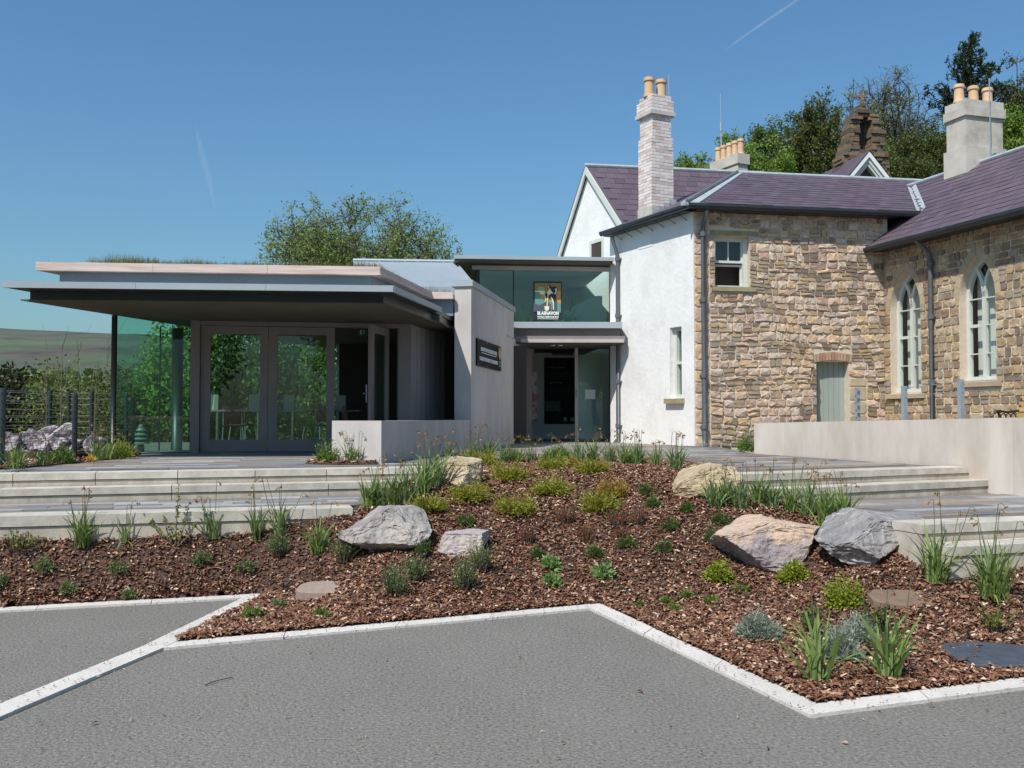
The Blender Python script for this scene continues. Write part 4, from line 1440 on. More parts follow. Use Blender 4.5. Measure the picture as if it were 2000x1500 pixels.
# ------------------------------------------------------------------ the modern visitor centre: café pavilion, fin wall, entrance hall
ZS = 3.24                                   # soffit
D0_ = atz(372, 884.5, PZ)
FC = Frame(D0_, (1, .17))
cafe = empty('cafe_pavilion', (D0_.x, D0_.y, PZ), 'flat roofed modern café pavilion with deep canopy, glass corner and taupe doors', 'building')

# roof stack, plan polygons counter-clockwise
def fin_line(d):                             # plane of the fin wall's right face
    return Vector((-.745 + .18 * (d - 17.7), d, 0))
FIN_D = 17.7
ZF0, ZF1 = 3.37, 3.455
f1, f2, f3 = atz(5, 561, ZF0), atz(768, 569.5, ZF0), atz(862, 610, ZF0)
f4 = Vector((fin_line(f3.y).x - .31, f3.y + .03, 0))
bl = Vector((-4.6, 23.2, 0)); br = Vector((-.9, 23.4, 0))
bl_f = f1 + Vector((2.2, 9.3, 0))
fas_poly = [f1, f2, f3, Vector((f4.x, f3.y + .02, 0)), Vector((f4.x + .8, 22.5, 0)), Vector((bl_f.x, bl_f.y, 0))]
MB().prism([(p.x, p.y) for p in fas_poly], ZF0, ZF1 - .012).build('canopy_deck', MT['steel_dark'], cafe)
# zinc fascia panels
def edge_panels(poly_edge, z0, z1, n, name, mat, out=.012, th=.03):
    for a, b in poly_edge:
        d, nn = perp(a, b)
        L_ = (b - a); L_.z = 0; L_ = L_.length
        fr = Frame(a, d)
        k = max(1, round(L_ / n))
        for i in range(k):
            MB().fbox(fr, L_ * i / k + .002, L_ * (i + 1) / k - .002, z0, z1, -th, out).build(name, mat, cafe)
edge_panels([(f1, f2), (f2, f3), (f3, fas_poly[3])], ZF0 - .004, ZF1, 2.0, 'fascia_panel', MT['zinc'])
MB().prism([(p.x, p.y) for p in offset_line([Vector((p.x, p.y, 0)) for p in fas_poly], .03)], ZF1 - .012, ZF1 - .002).build('canopy_capping', MT['zinc'], cafe)
# soffit and dark edge beam
s1, s2, s3 = atz(40, 587, ZS), atz(752, 594, ZS), atz(848, 628, ZS)
s1b = atz(270, 623, ZS)
dl_ = (s1b - s1); dl_.z = 0; dl_.normalize()
s_back = s1 + dl_ * 9.5
sof = [s1, s2, s3, Vector((fin_line(s3.y).x - .31, s3.y + .05, 0)), Vector((-.7, 22.4, 0)), s_back]
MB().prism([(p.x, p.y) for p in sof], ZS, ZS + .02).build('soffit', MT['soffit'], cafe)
b1 = s1 + Vector((.12, .02, 0)) + nL * .02
bp_ = [Vector((p.x, p.y, 0)) for p in (b1, s2 - Vector((.03, -.03, 0)), s3 - Vector((.03, -.02, 0)), sof[3] + Vector((0, .03, 0)), Vector((-.8, 22.3, 0)), s_back + Vector((.2, -.1, 0)))]
MB().prism([(p.x, p.y) for p in bp_], ZS + .02, ZF0).build('edge_beam', MT['steel_dark'], cafe)
# zinc upstand and timber fascia
ZT0, ZT1 = 3.75, 3.875
t1, t2, t3 = atz(70, 528, ZT0), atz(742, 537, ZT0), atz(842, 583.5, ZT0)
t4 = Vector((fin_line(t3.y).x - .31, t3.y + .02, 0))
tb1 = t1 + Vector((2.1, 8.0, 0)); tb2 = Vector((-.6, 22.6, 0))
tim = [t1, t2, t3, t4, tb2, tb1]
upl = offset_line([Vector((p.x, p.y, 0)) for p in tim], .16)
upl[0] = Vector((atz(91, 540, 3.6).x * 1.012, upl[0].y, 0))
upl[3].x = t4.x; upl[4] = Vector((tb2.x - .2, tb2.y, 0))
MB().prism([(p.x, p.y) for p in upl], ZF1 - .001, ZT0).build('roof_upstand', MT['zinc_upstand'], cafe)
edge_panels([(upl[0], upl[1]), (upl[1], upl[2]), (upl[2], upl[3])], ZF1, ZT0 - .004, 1.9, 'upstand_panel', MT['zinc_upstand'], .008, .02)
MB().prism([(p.x, p.y) for p in [Vector((p.x, p.y, 0)) for p in tim]], ZT0 + .001, ZT1 - .06).build('roof_deck', MT['timber'], cafe)
edge_panels([(t1, t2), (t2, t3), (t3, t4)], ZT0, ZT1, 1.7, 'fascia_board', MT['timber'], .012, .05)
# planted roof
MT['sedum'] = M('sedum', [(.05, .06, .02), (.10, .09, .035), (.11, .07, .045)], scale=6, rough=.95, bump=.5, bscale=30)
sed_poly = [(p.x, p.y) for p in offset_line([Vector((p.x, p.y, 0)) for p in tim], .07)]
MB().prism(sed_poly, ZT1 - .06, ZT1 - .02).build('roof_soil', MT['sedum'], cafe)
MT['roof_grass'] = leafmat('roof_grass', [(.16, .20, .05), (.24, .26, .08), (.12, .18, .035), (.28, .22, .10), (.22, .15, .11), (.17, .23, .05)])
def blades(n, pts, h, spread, wd, seg=3, r=rng, bend=.4):
    m = len(pts)
    az = r.uniform(0, 6.283, m); le = r.normal(0, spread, m)
    hh = h if np.ndim(h) else np.full(m, h)
    hh = hh * r.uniform(.55, 1.2, m)
    out = np.c_[np.cos(az), np.sin(az)]
    P = np.zeros((m, seg, 3))
    for i in range(seg):
        t = i / (seg - 1)
        off = np.abs(le) * t + bend * np.abs(le) * t * t
        P[:, i, :2] = pts[:, :2] + out * (off * hh)[:, None]
        P[:, i, 2] = pts[:, 2] + hh * t * np.cos(np.minimum(np.abs(le) * (1 + bend * t), 1.4))
    sa = r.uniform(0, 6.283, m)
    S = np.repeat(np.c_[np.cos(sa), np.sin(sa), np.zeros(m)][:, None], seg, 1)
    W = np.stack([np.full(m, wd) * (1 - .85 * (i / (seg - 1))) for i in range(seg)], 1)
    return P, W, S
sp = np.array(sed_poly)
pp = rng.uniform(sp.min(0), sp.max(0), (60000, 2)); pp = pp[inside(pp, sed_poly)]
fd = pp[:, 1] - (t1.y + (pp[:, 0] - t1.x) * (t2.y - t1.y) / (t2.x - t1.x))
pp = pp[rng.random(len(pp)) < np.where(pp[:, 0] < -6.1, .05, np.where(fd < 2.5, .9, .35))]
fd = pp[:, 1] - (t1.y + (pp[:, 0] - t1.x) * (t2.y - t1.y) / (t2.x - t1.x))
hh = np.where((pp[:, 0] > -6.25) & (pp[:, 0] < -5.55) & (fd < 2.5), .20, .115 + .04 * np.sin(pp[:, 0] * 3.1) * np.sin(pp[:, 1] * 2.2))
tt = rng.random(4200); ed = np.c_[t1.x + (t2.x - t1.x) * (.135 + .865 * tt), t1.y + (t2.y - t1.y) * (.135 + .865 * tt) + rng.uniform(.08, .5, 4200)]
eh = .10 + .05 * np.sin(ed[:, 0] * 2.3) * np.sin(ed[:, 0] * 5.1 + 1) + .06 * (ed[:, 0] < -5.3)
pp = np.concatenate([pp, ed]); hh = np.concatenate([hh, eh])
P, W, S = blades(len(pp), np.c_[pp, np.full(len(pp), ZT1 - .03)], hh, .4, .005)
g_ = np_strips('roof_grass', P, W, S, MT['roof_grass'], cafe)
tag(g_, 'tufts of grass and sedum growing on the flat roof', kind='stuff')

# posts, glass corner
p1 = atz(224, 616, ZS)
post = MB().tube([(p1.x, p1.y, PZ - .1), (p1.x, p1.y, ZS)], .045, 12).build('post', MT['steel_black'], cafe, smooth=True)
FGc = Frame(p1, D0_ - p1)
gl_ = FGc.uv(372, 800)[0]
gm_ = FGc.uv(312, 800)[0]
MB().fbox(FGc, .05, gl_ - .004, PZ + .012, ZS - .002, -.006, .006).build('glass_pane', MT['glass'], cafe)
FGl = Frame(Vector((p1.x, p1.y, 0)) + dl_ * 6.2, -dl_)       # left side, seen from outside
for k in range(3):
    MB().fbox(FGl, 6.2 * k / 3 + .004, 6.2 * (k + 1) / 3 - .05 * (k == 2) - .004, PZ + .012, ZS - .002, -.006, .006).build('glass_pane', MT['glass'], cafe)
mq = aty(312, 760, 17.6)
MB().tube([(mq.x, mq.y, PZ), (mq.x, mq.y, ZS)], .014, 6).build('glass_joint', MT['steel_black'], cafe)
MB().fbox(FGc, 0, gl_, PZ - .05, PZ + .012, -.03, .03).build('glass_base', MT['steel_dark'], cafe)
cq = aty(346, 760, 17.9)
MB().tube([(cq.x, cq.y, PZ), (cq.x, cq.y, ZS)], .10, 16).build('column', MT['steel_dark'], cafe, smooth=True)

# doors
def U(px, py=760): return FC.uv(px, py)[0]
DT = FC.uv(520, 638)[1]
MB().fbox(FC, U(372), U(390), PZ, ZS - .003, -.16, .04).build('door_jamb', MT['taupe'], cafe)
MB().fbox(FC, U(390) + .001, U(780), DT + .008, ZS - .003, -.16, .02).build('door_head', MT['taupe'], cafe)
def leaf(fr, u0, u1, w0, w1, st_l_, st_r_, label, handle=None):
    vt, vb = DT, PZ + .015
    d = MB().fbox(fr, u0, u0 + st_l_, vb, vt, w0, w1).fbox(fr, u1 - st_r_, u1, vb, vt, w0, w1).fbox(fr, u0 + st_l_, u1 - st_r_, vt - .13, vt, w0, w1).fbox(fr, u0 + st_l_, u1 - st_r_, vb, vb + .2, w0, w1).build('door', MT['taupe'], cafe)
    tag(d, label)
    MB().fbox(fr, u0 + st_l_ - .01, u1 - st_r_ + .01, vb + .19, vt - .12, (w0 + w1) / 2 - .006, (w0 + w1) / 2 + .006).build('pane', MT['glass_door'], d)
    if handle is not None:
        MB().tube([fr.p(handle, 1.85, w1 + .05), fr.p(handle, 2.15, w1 + .05)], .012, 8).tube([fr.p(handle, 2.0, w1), fr.p(handle, 2.0, w1 + .05)], .01, 6).tube([fr.p(handle, 2.0, w1 + .05), fr.p(handle + .12, 2.0, w1 + .055)], .01, 6).build('handle', MT['galv'], d)
    return d
leaf(FC, U(391), U(522.5), -.1, -.03, U(410) - U(391), U(522.5) - U(507), 'closed glazed door leaf nearest the glass corner')
leaf(FC, U(523.5), U(653), -.1, -.03, U(541) - U(523.5), U(653) - U(637), 'closed glazed door leaf beside the open doorway')
hinge = aty(757, 760, 17.1); tip = aty(722, 760, 16.27)
FD = Frame(tip, hinge - tip)
FD.w = -FD.w; 
FD2 = Frame(hinge, tip - hinge)
ll = (hinge - tip); ll.z = 0
leaf(FD2, 0, ll.length, -.03, .03, .09, .13, 'glazed door leaf standing open', handle=ll.length - .06)
# pier and curved ribbed wall beside the door
pr0, pr1 = U(778), U(803)
pier = MB().fbox(FC, pr0, pr1, PZ, ZS - .003, -.5, .0).build('pier', MT['taupe'], cafe)
cs = FC.p(pr1, PZ, -.02)
NB = 16
arc = []
for k in range(NB + 1):
    t = k / NB
    x = cs.x + .46 * (1 - math.cos(t * 1.25)) / (1 - math.cos(1.25)) * 0 + .46 * t ** 1.25
    y = cs.y + 1.9 * (t ** .92)
    arc.append(Vector((x, y, 0)))
cwl = empty('curved_wall', cs, 'curved wall of narrow grey vertical boards'); cwl.parent = cafe; cwl.location = cs - ORG[cafe.name]
for k in range(NB):
    a, b = arc[k], arc[k + 1]
    d = (b - a); L_ = d.length
    fr = Frame(a, d)
    MB().fbox(fr, .006, L_ - .006, PZ, ZS - .004, -.08, .0 + .004 * (k % 2)).build('board', MT['board'], cwl)
    MB().fbox(fr, 0, L_, PZ, ZS - .006, -.10, -.081).build('board_backing', MT['interior_dark'], cwl)
# narrow glass between curved wall and fin wall
e = arc[-1]
FN = Frame(e + Vector((.02, .0, 0)), Vector((fin_line(e.y).x - .32, e.y + .1, 0)) - e)
MB().fbox(FN, 0, max(.1, fin_line(e.y).x - .32 - e.x), PZ, ZS, -.006, .006).build('glass_pane', MT['glass_door'], cafe)

# interior
fl = [(p1.x, p1.y), (D0_.x, D0_.y), FC.p(U(803), 0, -.05)[:2], (e.x, e.y), (-.75, 22.3), tuple((Vector((p1.x, p1.y, 0)) + dl_ * 6.2)[:2])]
MB().prism(fl, PZ - .06, PZ + .004).build('floor', MT['interior_floor'], cafe)
bkl = Vector((p1.x, p1.y, 0)) + dl_ * 6.2
FBk = Frame(bkl, (1, .12))
ub = FBk.uv(662, 760)[0]
MB().fbox(FBk, 0, ub, PZ, ZS - .002, -.006, .006).build('glass_pane', MT['glass'], cafe)
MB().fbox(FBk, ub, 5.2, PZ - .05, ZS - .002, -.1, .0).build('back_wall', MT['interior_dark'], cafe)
MB().fbox(FBk, ub - .05, ub, PZ, ZS - .003, -.1, .004).build('wall_end', MT['interior_white'], cafe)
q = fin_line(21); FIr = Frame(Vector((e.x + .25, e.y - .1, 0)), (.12, 1))
MB().fbox(FIr, 0, 4, PZ, ZS - .004, -.08, -.02).build('side_wall', MT['interior_dark'], cafe)
ceil_p = [tuple((Vector(p_) )) for p_ in []]

# café tables and chairs, seen through the doors
MT['table_white'] = M('table_white', [(.42, .43, .42), (.46, .47, .46)], scale=2, rough=.4)
MT['chair_red'] = M('chair_red', [(.20, .035, .02), (.26, .05, .028)], scale=3, rough=.45)
MT['chrome'] = M('chrome', [(.55, .57, .57), (.6, .62, .62)], scale=3, rough=.25, metal=.8)
def cafe_table(x, y, label):
    t = empty('cafe_table', (x, y, PZ), label, 'table', 'café tables seen through the glass')
    MB().box(x - .36, x + .36, y - .36, y + .36, PZ + .71, PZ + .74).build('table_top', MT['table_white'], t)
    MB().tube([(x, y, PZ + .02), (x, y, PZ + .71)], .03, 10).build('pedestal', MT['chrome'], t)
    MB().lathe((x, y, PZ + .005), [(.24, 0), (.24, .012), (.04, .03)], 16).build('table_base', MT['chrome'], t)
def cafe_chair(x, y, a, label):
    c = empty('cafe_chair', (x, y, PZ), label, 'chair', 'red café chairs seen through the glass')
    f = Frame((x, y), (math.cos(a), math.sin(a)))
    MB().fbox(f, -.2, .2, PZ + .43, PZ + .455, -.2, .2).build('seat', MT['chair_red'], c)
    MB().fbox(f, -.2, .2, PZ + .52, PZ + .82, -.225, -.2).build('backrest', MT['chair_red'], c)
    for sx in (-1, 1):
        for sy in (-1, 1):
            MB().tube([f.p(sx * .2, PZ + .005, sy * .22), f.p(sx * .17, PZ + .43, sy * .17)], .011, 6).build('leg', MT['chrome'], c)
        MB().tube([f.p(sx * .17, PZ + .43, -.17), f.p(sx * .17, PZ + .8, -.212)], .010, 6).build('back_rail', MT['chrome'], c)
def menu(x, y, label):
    m = MB().add([(x - .1, y - .03, PZ + .742), (x + .1, y - .03, PZ + .742), (x + .1, y, PZ + 1.03), (x - .1, y, PZ + 1.03), (x + .1, y + .03, PZ + .742), (x - .1, y + .03, PZ + .742)], [(0, 1, 2, 3), (3, 2, 4, 5)]).build('menu_card', MT['table_white'])
    tag(m, label, 'menu', 'menu cards on the café tables')
tabs = []
for px, d, w_ in ((425, 18.6, 'behind the left door leaf'), (505, 18.4, 'behind the meeting of the door leaves'), (572, 18.9, 'behind the right door leaf'), (672, 19.2, 'inside the open doorway')):
    q = aty(px, 800, d)
    cafe_table(q.x, q.y, 'small white café table standing ' + w_)
    menu(q.x - .05, q.y - .12, 'white folded menu card on the table ' + w_)
for px, d, a, w_ in ((455, 18.2, .3, 'between the two tables behind the left leaf'), (475, 19.6, 2.8, 'farther back behind the left leaf'), (620, 18.4, -.4, 'behind the right leaf next to its table'), (640, 19.8, 3.0, 'farther back behind the right leaf'), (695, 18.6, 1.9, 'inside the open doorway')):
    q = aty(px, 800, d)
    cafe_chair(q.x, q.y, a, 'red café chair with chrome legs ' + w_)
# exit sign
MT['exit_green'] = M('exit_green', [(.0, .16, .075), (.0, .18, .085)], scale=2, rough=.4)
q = aty(708, 648, 18.2)
ex = empty('exit_sign', (q.x, q.y, q.z - .08), 'small green exit sign hanging inside the open doorway', 'sign')
MB().box(q.x - .085, q.x + .085, q.y, q.y + .02, q.z - .075, q.z + .075).build('sign_plate', MT['exit_green'], ex)
MB().box(q.x - .045, q.x - .01, q.y - .003, q.y, q.z - .05, q.z + .05).box(q.x + .02, q.x + .035, q.y - .003, q.y, q.z - .04, q.z + .04).build('pictogram', MT['white_print'], ex)
MB().tube([(q.x, q.y + .01, q.z + .07), (q.x, q.y + .01, ZS)], .006, 5).build('hanger', MT['galv'], ex)

# ---- low concrete wall in front of the terrace
lw0 = atz(648, 904, PZ); lw1 = atz(744.5, 905, PZ)
fin0 = fin_line(FIN_D)
FL = Frame(lw1, fin0 - lw1)                 # right face
ZL = 1.555
low = empty('low_wall', (lw1.x, lw1.y, PZ), 'low pale concrete wall screening the café doors', 'wall')
MB().prism([(lw0.x, lw0.y), (lw1.x, lw1.y), FL.p(.18, 0, 0)[:2], (lw0.x + .03, lw0.y + .18)], PZ - .3, ZL).build('front_panel', MT['concrete'], low)
MB().fbox(FL, .183, FL.uv(919, 830)[0] - .003, PZ - .3, ZL - .002, -.22, 0).build('side_panel', MT['concrete'], low)

# ---- fin wall with sign
FF = Frame(fin0, (.18, 1))
fin_len = FF.uv(989, 720)[0]
ZC = FF.uv(920, 559)[1]
fin = empty('fin_wall', (fin0.x, fin0.y, PZ), 'tall pale concrete wall end carrying the black sign', 'wall')
MB().fbox(FF, 0, fin_len, PZ - .3, ZC, -.31, 0).build('wall_panel', MT['concrete'], fin)
cop_len = FF.uv(1004, 602)[0]
cop_a = MB().fbox(FF, -.04, .30, ZC, ZC + .115, -.37, .035).build('coping', MT['zinc'], fin)
MB().fbox(FF, .30, cop_len, ZC + .001, ZC + .114, -.36, .034).build('coping', MT['zinc'], fin)
fl2 = MB().fbox(FF, fin_len + .003, FF.uv(1031, 720)[0] + 1.2, PZ - .3, 3.4, -.31, -.03)
fl2.build('rear_panel', MT['concrete'], fin)
MB().fbox(FF, fin_len + .003, cop_len, 3.4, ZC, -.31, -.005).build('upper_panel', MT['concrete'], fin)

# sign
su0, sv1 = FF.uv(929, 662); su1, sv0 = FF.uv(975.5, 724)
sv1 = (FF.uv(929, 662)[1] + FF.uv(975, 676)[1]) / 2; sv0 = (FF.uv(929, 714)[1] + FF.uv(975, 725)[1]) / 2
sg = empty('wall_sign', FF.p((su0 + su1) / 2, sv0, .0), 'black sign with white lettering fixed to the concrete fin wall', 'sign')
MB().fbox(FF, su0, su1, sv0, sv1, .008, .035).build('sign_board', MT['black_sign'], sg)
def text(body, fr, u, v, size, w, mat, parent, width=None, align='LEFT', name='lettering', ext=.002, bold=0.0):
    c = bpy.data.curves.new(name, 'FONT')
    c.body = body; c.size = size; c.extrude = ext; c.align_x = align; c.resolution_u = 2; c.offset = bold
    c.materials.append(mat)
    tmp = bpy.data.objects.new(name, c); COL.objects.link(tmp)
    bpy.context.view_layer.update()
    me = bpy.data.meshes.new_from_object(tmp.evaluated_get(bpy.context.evaluated_depsgraph_get()))
    bpy.data.objects.remove(tmp)
    xs_ = [v_.co.x for v_ in me.vertices]
    o = bpy.data.objects.new(name, me); COL.objects.link(o)
    sx = 1.0
    if width: sx = width / max(max(xs_) - min(xs_), .01)
    o.parent = parent
    m = Matrix((fr.u, Vector((0, 0, 1)), fr.w)).transposed().to_4x4()
    o.matrix_local = Matrix.Translation(fr.p(u, v, w) - ORG[parent.name]) @ m @ Matrix.Diagonal((sx, 1, 1, 1))
    ORG[o.name] = ORG[parent.name]
    return o
sw_ = su1 - su0; sh_ = sv1 - sv0
for ty, bx0, bx1, body in ((.66, .13, .80, 'BLAENAVON WORLD HERITAGE CENTRE'), (.30, .08, .84, 'CANOLFAN TREFTADAETH Y BYD BLAENAFON')):
    text(body, FF, su0 + sw_ * bx0, sv0 + sh_ * (ty - .07), sh_ * .19, .037, MT['white_print'], sg, sw_ * (bx1 - bx0), bold=.004)
MB().fbox(FF, su0 + sw_ * .16, su0 + sw_ * .78, sv0 + sh_ * .51, sv0 + sh_ * .535, .035, .038).build('rule', MT['white_print'], sg)
MT['logo_orange'] = M('logo_orange', [(.50, .24, .06), (.56, .29, .09)], scale=4, rough=.5)
MT['logo_cream'] = M('logo_cream', [(.72, .70, .42), (.76, .74, .47)], scale=4, rough=.5)
MT['logo_teal'] = M('logo_teal', [(.10, .25, .22), (.12, .28, .25)], scale=4, rough=.5)
MT['logo_dark'] = M('logo_dark', [(.012, .016, .02), (.02, .024, .03)], scale=4, rough=.5)
MB().fbox(FF, su0 + sw_ * .88, su0 + sw_ * .985, sv0 + sh_ * .55, sv0 + sh_ * .95, .035, .038).build('emblem_panel', MT['logo_orange'], sg)
MB().fbox(FF, su0 + sw_ * .92, su0 + sw_ * .95, sv0 + sh_ * .45, sv0 + sh_ * .80, .038, .041).build('emblem_figure', MT['logo_cream'], sg)
for k, t in enumerate((.36, .22)):
    MB().fbox(FF, su0 + sw_ * .90, su0 + sw_ * .97, sv0 + sh_ * t - .03, sv0 + sh_ * t + .02, .035, .038).build('emblem_badge', MT['zinc_upstand'], sg)
for (a, b) in ((.03, .04), (.03, .96), (.38, .05), (.38, .95)):
    q = FF.p(su0 + sw_ * a, sv0 + sh_ * b, .035)
    MB().fbox(FF, su0 + sw_ * a - .012, su0 + sw_ * a + .012, sv0 + sh_ * b - .012, sv0 + sh_ * b + .012, .035, .039).build('fixing', MT['galv'], sg)

# ---- zinc roof behind and slatted strip
hall = empty('entrance_hall', (1.0, 24, PZ), 'glazed entrance hall with thin grey roofs joining café and school', 'building')
zr_bl, zr_br = aty(735, 549, 19.6), aty(932, 556, 19.8)
zr_tl, zr_tr = aty(690, 508, 23.2), aty(891, 515, 23.4)
zr_br.z = zr_bl.z = 4.24; zr_tl.z = zr_tr.z = (zr_tl.z + zr_tr.z) / 2
zn = MB().add([zr_bl, zr_br, zr_tr, zr_tl, zr_bl - Vector((0, 0, .1)), zr_br - Vector((0, 0, .1)), zr_tr - Vector((0, 0, .1)), zr_tl - Vector((0, 0, .1))], [(0, 1, 2, 3), (7, 6, 5, 4), (0, 4, 5, 1), (1, 5, 6, 2), (2, 6, 7, 3), (3, 7, 4, 0)]).build('zinc_roof', MT['zinc_roof'], hall)
tag(zn, 'sloping standing seam zinc roof')
for k in range(0, 9):
    t = k / 8
    a = zr_bl.lerp(zr_br, t); b = zr_tl.lerp(zr_tr, t)
    MB().tube([a + Vector((0, 0, .006)), b + Vector((0, 0, .006))], .016, 5).build('standing_seam', MT['zinc_roof'], zn)
MB().tube([zr_tl + Vector((0, 0, .02)), zr_tr + Vector((0, 0, .02))], .05, 6).build('ridge_capping', MT['zinc'], zn)
MB().hexa([zr_bl + Vector((0, -.06, -.16)), zr_br + Vector((0, -.06, -.16)), zr_br + Vector((0, -.01, -.16)), zr_bl + Vector((0, -.01, -.16)), zr_bl + Vector((0, -.06, .01)), zr_br + Vector((0, -.06, .01)), zr_br + Vector((0, -.01, .01)), zr_bl + Vector((0, -.01, .01))]).build('roof_fascia', MT['zinc'], zn)
MB().prism([(zr_bl.x, 19.75), (zr_br.x - .1, 19.95), (zr_br.x - .1, 23), (zr_bl.x, 23)], 3.5, 4.1).build('clerestory_wall', MT['taupe_light'], hall)

# ---- upper glazed box
DH = 22.6
h0 = aty(887, 500, DH); h1 = aty(1199, 506, DH + .35)
FH = Frame(h0, h1 - h0)
HL = FH.uv(1199, 505)[0]
zh1 = FH.uv(1000, 499.5)[1]; zh0 = FH.uv(1000, 509)[1]
slab = MB().fbox(FH, 0, HL, zh0 + .03, zh1, -5.2, 0).build('hall_roof', MT['zinc'], hall)
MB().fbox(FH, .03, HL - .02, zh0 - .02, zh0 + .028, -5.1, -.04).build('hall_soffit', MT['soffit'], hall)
ubm = FH.uv(922, 520, -.45)[0]
zb_1 = FH.uv(1000, 519.5, -.45)[1]; zb_0 = FH.uv(1000, 527, -.45)[1]
MB().fbox(FH, ubm, HL, zb_0, zb_1, -.55, -.42).build('hall_beam', MT['taupe_light'], hall)
MB().fbox(FH, ubm + .1, HL, zb_1, zh0 - .02, -.6, -.5).build('beam_band', MT['taupe'], hall)
ug0 = FH.uv(931, 570, -.55)[0]; ug1 = FH.uv(1003, 570, -.55)[0]
zg0 = FH.uv(1100, 628, -.55)[1] - .1
MB().fbox(FH, ug0, ug0 + .07, zg0, zb_0, -.62, -.5).build('corner_post', MT['steel_black'], hall)
MB().fbox(FH, ug0 + .07, ug1 - .012, zg0, zb_0, -.565, -.55).build('glass_pane', MT['glass_hall'], hall)
MB().fbox(FH, ug1 + .012, HL - .02, zg0, zb_0, -.565, -.55).build('glass_pane', MT['glass_hall'], hall)
MB().fbox(FH, ug1 - .012, ug1 + .012, zg0, zb_0, -.58, -.53).build('glass_joint', MT['steel_black'], hall)
FHl = Frame(FH.p(ug0 + .02, 0, -5.0), FH.w)
MB().fbox(FHl, 0, 4.4, zg0, zh0 - .02, -.012, 0).build('glass_pane', MT['glass_hall'], hall)
# inside the hall
MB().fbox(FH, ug0 + .1, HL, 3.5, zh0 - .03, -5.0, -4.9).build('back_wall', MT['interior_white'], hall)
iw = FH.uv(1098, 600, -2.2)[0]
MB().fpoly(FH, [(iw - .3, 3.45), (iw + 1.05, 3.45), (iw + 1.05, 4.75), (iw + .9, 4.75), (iw - .3, 4.2)], -2.3, -2.2).build('inner_wall', MT['interior_white'], hall)
MB().fbox(FH, ug0, HL, 3.36, 3.44, -5.0, -.7).build('hall_floor', MT['interior_dark'], hall)
MB().fbox(FH, ug0 + .1, HL - .03, zh0 - .05, zh0 - .022, -4.9, -.62).build('hall_ceiling', MT['interior_white'], hall)
# green poster on the glass
pu0, pv1 = FH.uv(1042, 549, -.52); pu1, pv0 = FH.uv(1098, 622, -.52)
po = empty('heritage_poster', FH.p((pu0 + pu1) / 2, pv0, -.53), 'orange and teal heritage poster of a figure with a shovel, on the upper glass', 'poster')
PW, PH_ = pu1 - pu0, pv1 - pv0
def pq(x, y): return (pu0 + PW * (x - 160) / 860, pv1 - PH_ * (y - 190) / 1130)
def pp_(name, P, lay, mat):
    P = [pq(a, b) for a, b in P]
    ar = sum(P[i][0] * P[(i + 1) % len(P)][1] - P[(i + 1) % len(P)][0] * P[i][1] for i in range(len(P)))
    if ar < 0: P = P[::-1]
    MB().fpoly(FH, P, -.548, -.540 + .003 * lay).build(name, MT[mat], po)
MT['logo_ochre'] = M('logo_ochre', [(.28, .17, .03), (.33, .21, .05)], scale=4, rough=.5)
MT['logo_sun'] = M('logo_sun', [(.30, .34, .16), (.34, .38, .19)], scale=4, rough=.5)
MT['logo_blue'] = M('logo_blue', [(.07, .075, .11), (.09, .095, .13)], scale=4, rough=.5)
pp_('poster_board', [(160, 190), (1020, 190), (1020, 1360), (160, 1360)], 0, 'logo_dark')
pp_('sky_print', [(200, 240), (985, 240), (985, 900), (200, 900)], 1, 'logo_orange')
pp_('sky_band', [(205, 245), (980, 245), (980, 480), (205, 480)], 2, 'logo_ochre')
pp_('sun_print', [(395 + 105 * math.cos(k * .3307), 455 + 105 * math.sin(k * .3307)) for k in range(19)], 3, 'logo_sun')
pp_('cloud_print', [(200, 480), (495, 480), (495, 590), (370, 590), (345, 530), (200, 510)], 4, 'logo_cream')
pp_('hill_print', [(200, 515), (330, 530), (360, 610), (420, 740), (520, 760), (520, 1100), (200, 1100)], 5, 'logo_teal')
pp_('hill_print', [(600, 820), (750, 800), (985, 870), (985, 1140), (600, 1140)], 5, 'logo_teal')
pp_('ground_print', [(165, 870), (360, 920), (560, 800), (680, 900), (700, 1120), (165, 1120)], 6, 'logo_blue')
pp_('figure_coat', [(620, 300), (675, 310), (680, 370), (780, 345), (860, 370), (900, 430), (870, 520), (830, 600), (850, 760), (870, 1120), (720, 1120), (740, 860), (690, 680), (620, 700), (560, 720), (510, 600), (590, 500), (640, 400)], 7, 'logo_dark')
pp_('figure_leg', [(830, 740), (868, 1120), (770, 1120), (780, 860)], 8, 'logo_blue')
pp_('figure_shirt', [(650, 400), (690, 480), (760, 560), (680, 560), (640, 610), (590, 600), (560, 540), (600, 470)], 8, 'logo_cream')
pp_('figure_arm', [(800, 420), (870, 400), (860, 480), (830, 580), (785, 570), (825, 490)], 8, 'logo_cream')
pp_('figure_face', [(600, 340), (622, 335), (622, 385), (600, 385)], 8, 'logo_cream')
pp_('trouser_edge', [(680, 650), (715, 680), (770, 820), (770, 1060), (745, 1060), (740, 860)], 9, 'logo_cream')
pp_('left_leg', [(480, 600), (500, 620), (550, 740), (520, 820), (495, 820), (520, 750)], 9, 'logo_cream')
pp_('shovel_shaft', [(580, 600), (605, 600), (578, 960), (550, 960)], 10, 'logo_cream')
pp_('shovel_blade', [(485, 950), (635, 950), (620, 1060), (550, 1110), (500, 1060)], 10, 'logo_cream')
a = pq(272, 1215); b = pq(915, 1215)
text('BLAENAVON', FH, a[0], a[1], PH_ * .125, -.508, MT['white_print'], po, b[0] - a[0], bold=.006)
a = pq(272, 1300); b = pq(915, 1300)
text('WORLD HERITAGE SITE', FH, a[0], a[1], PH_ * .06, -.508, MT['white_print'], po, b[0] - a[0], bold=.003)
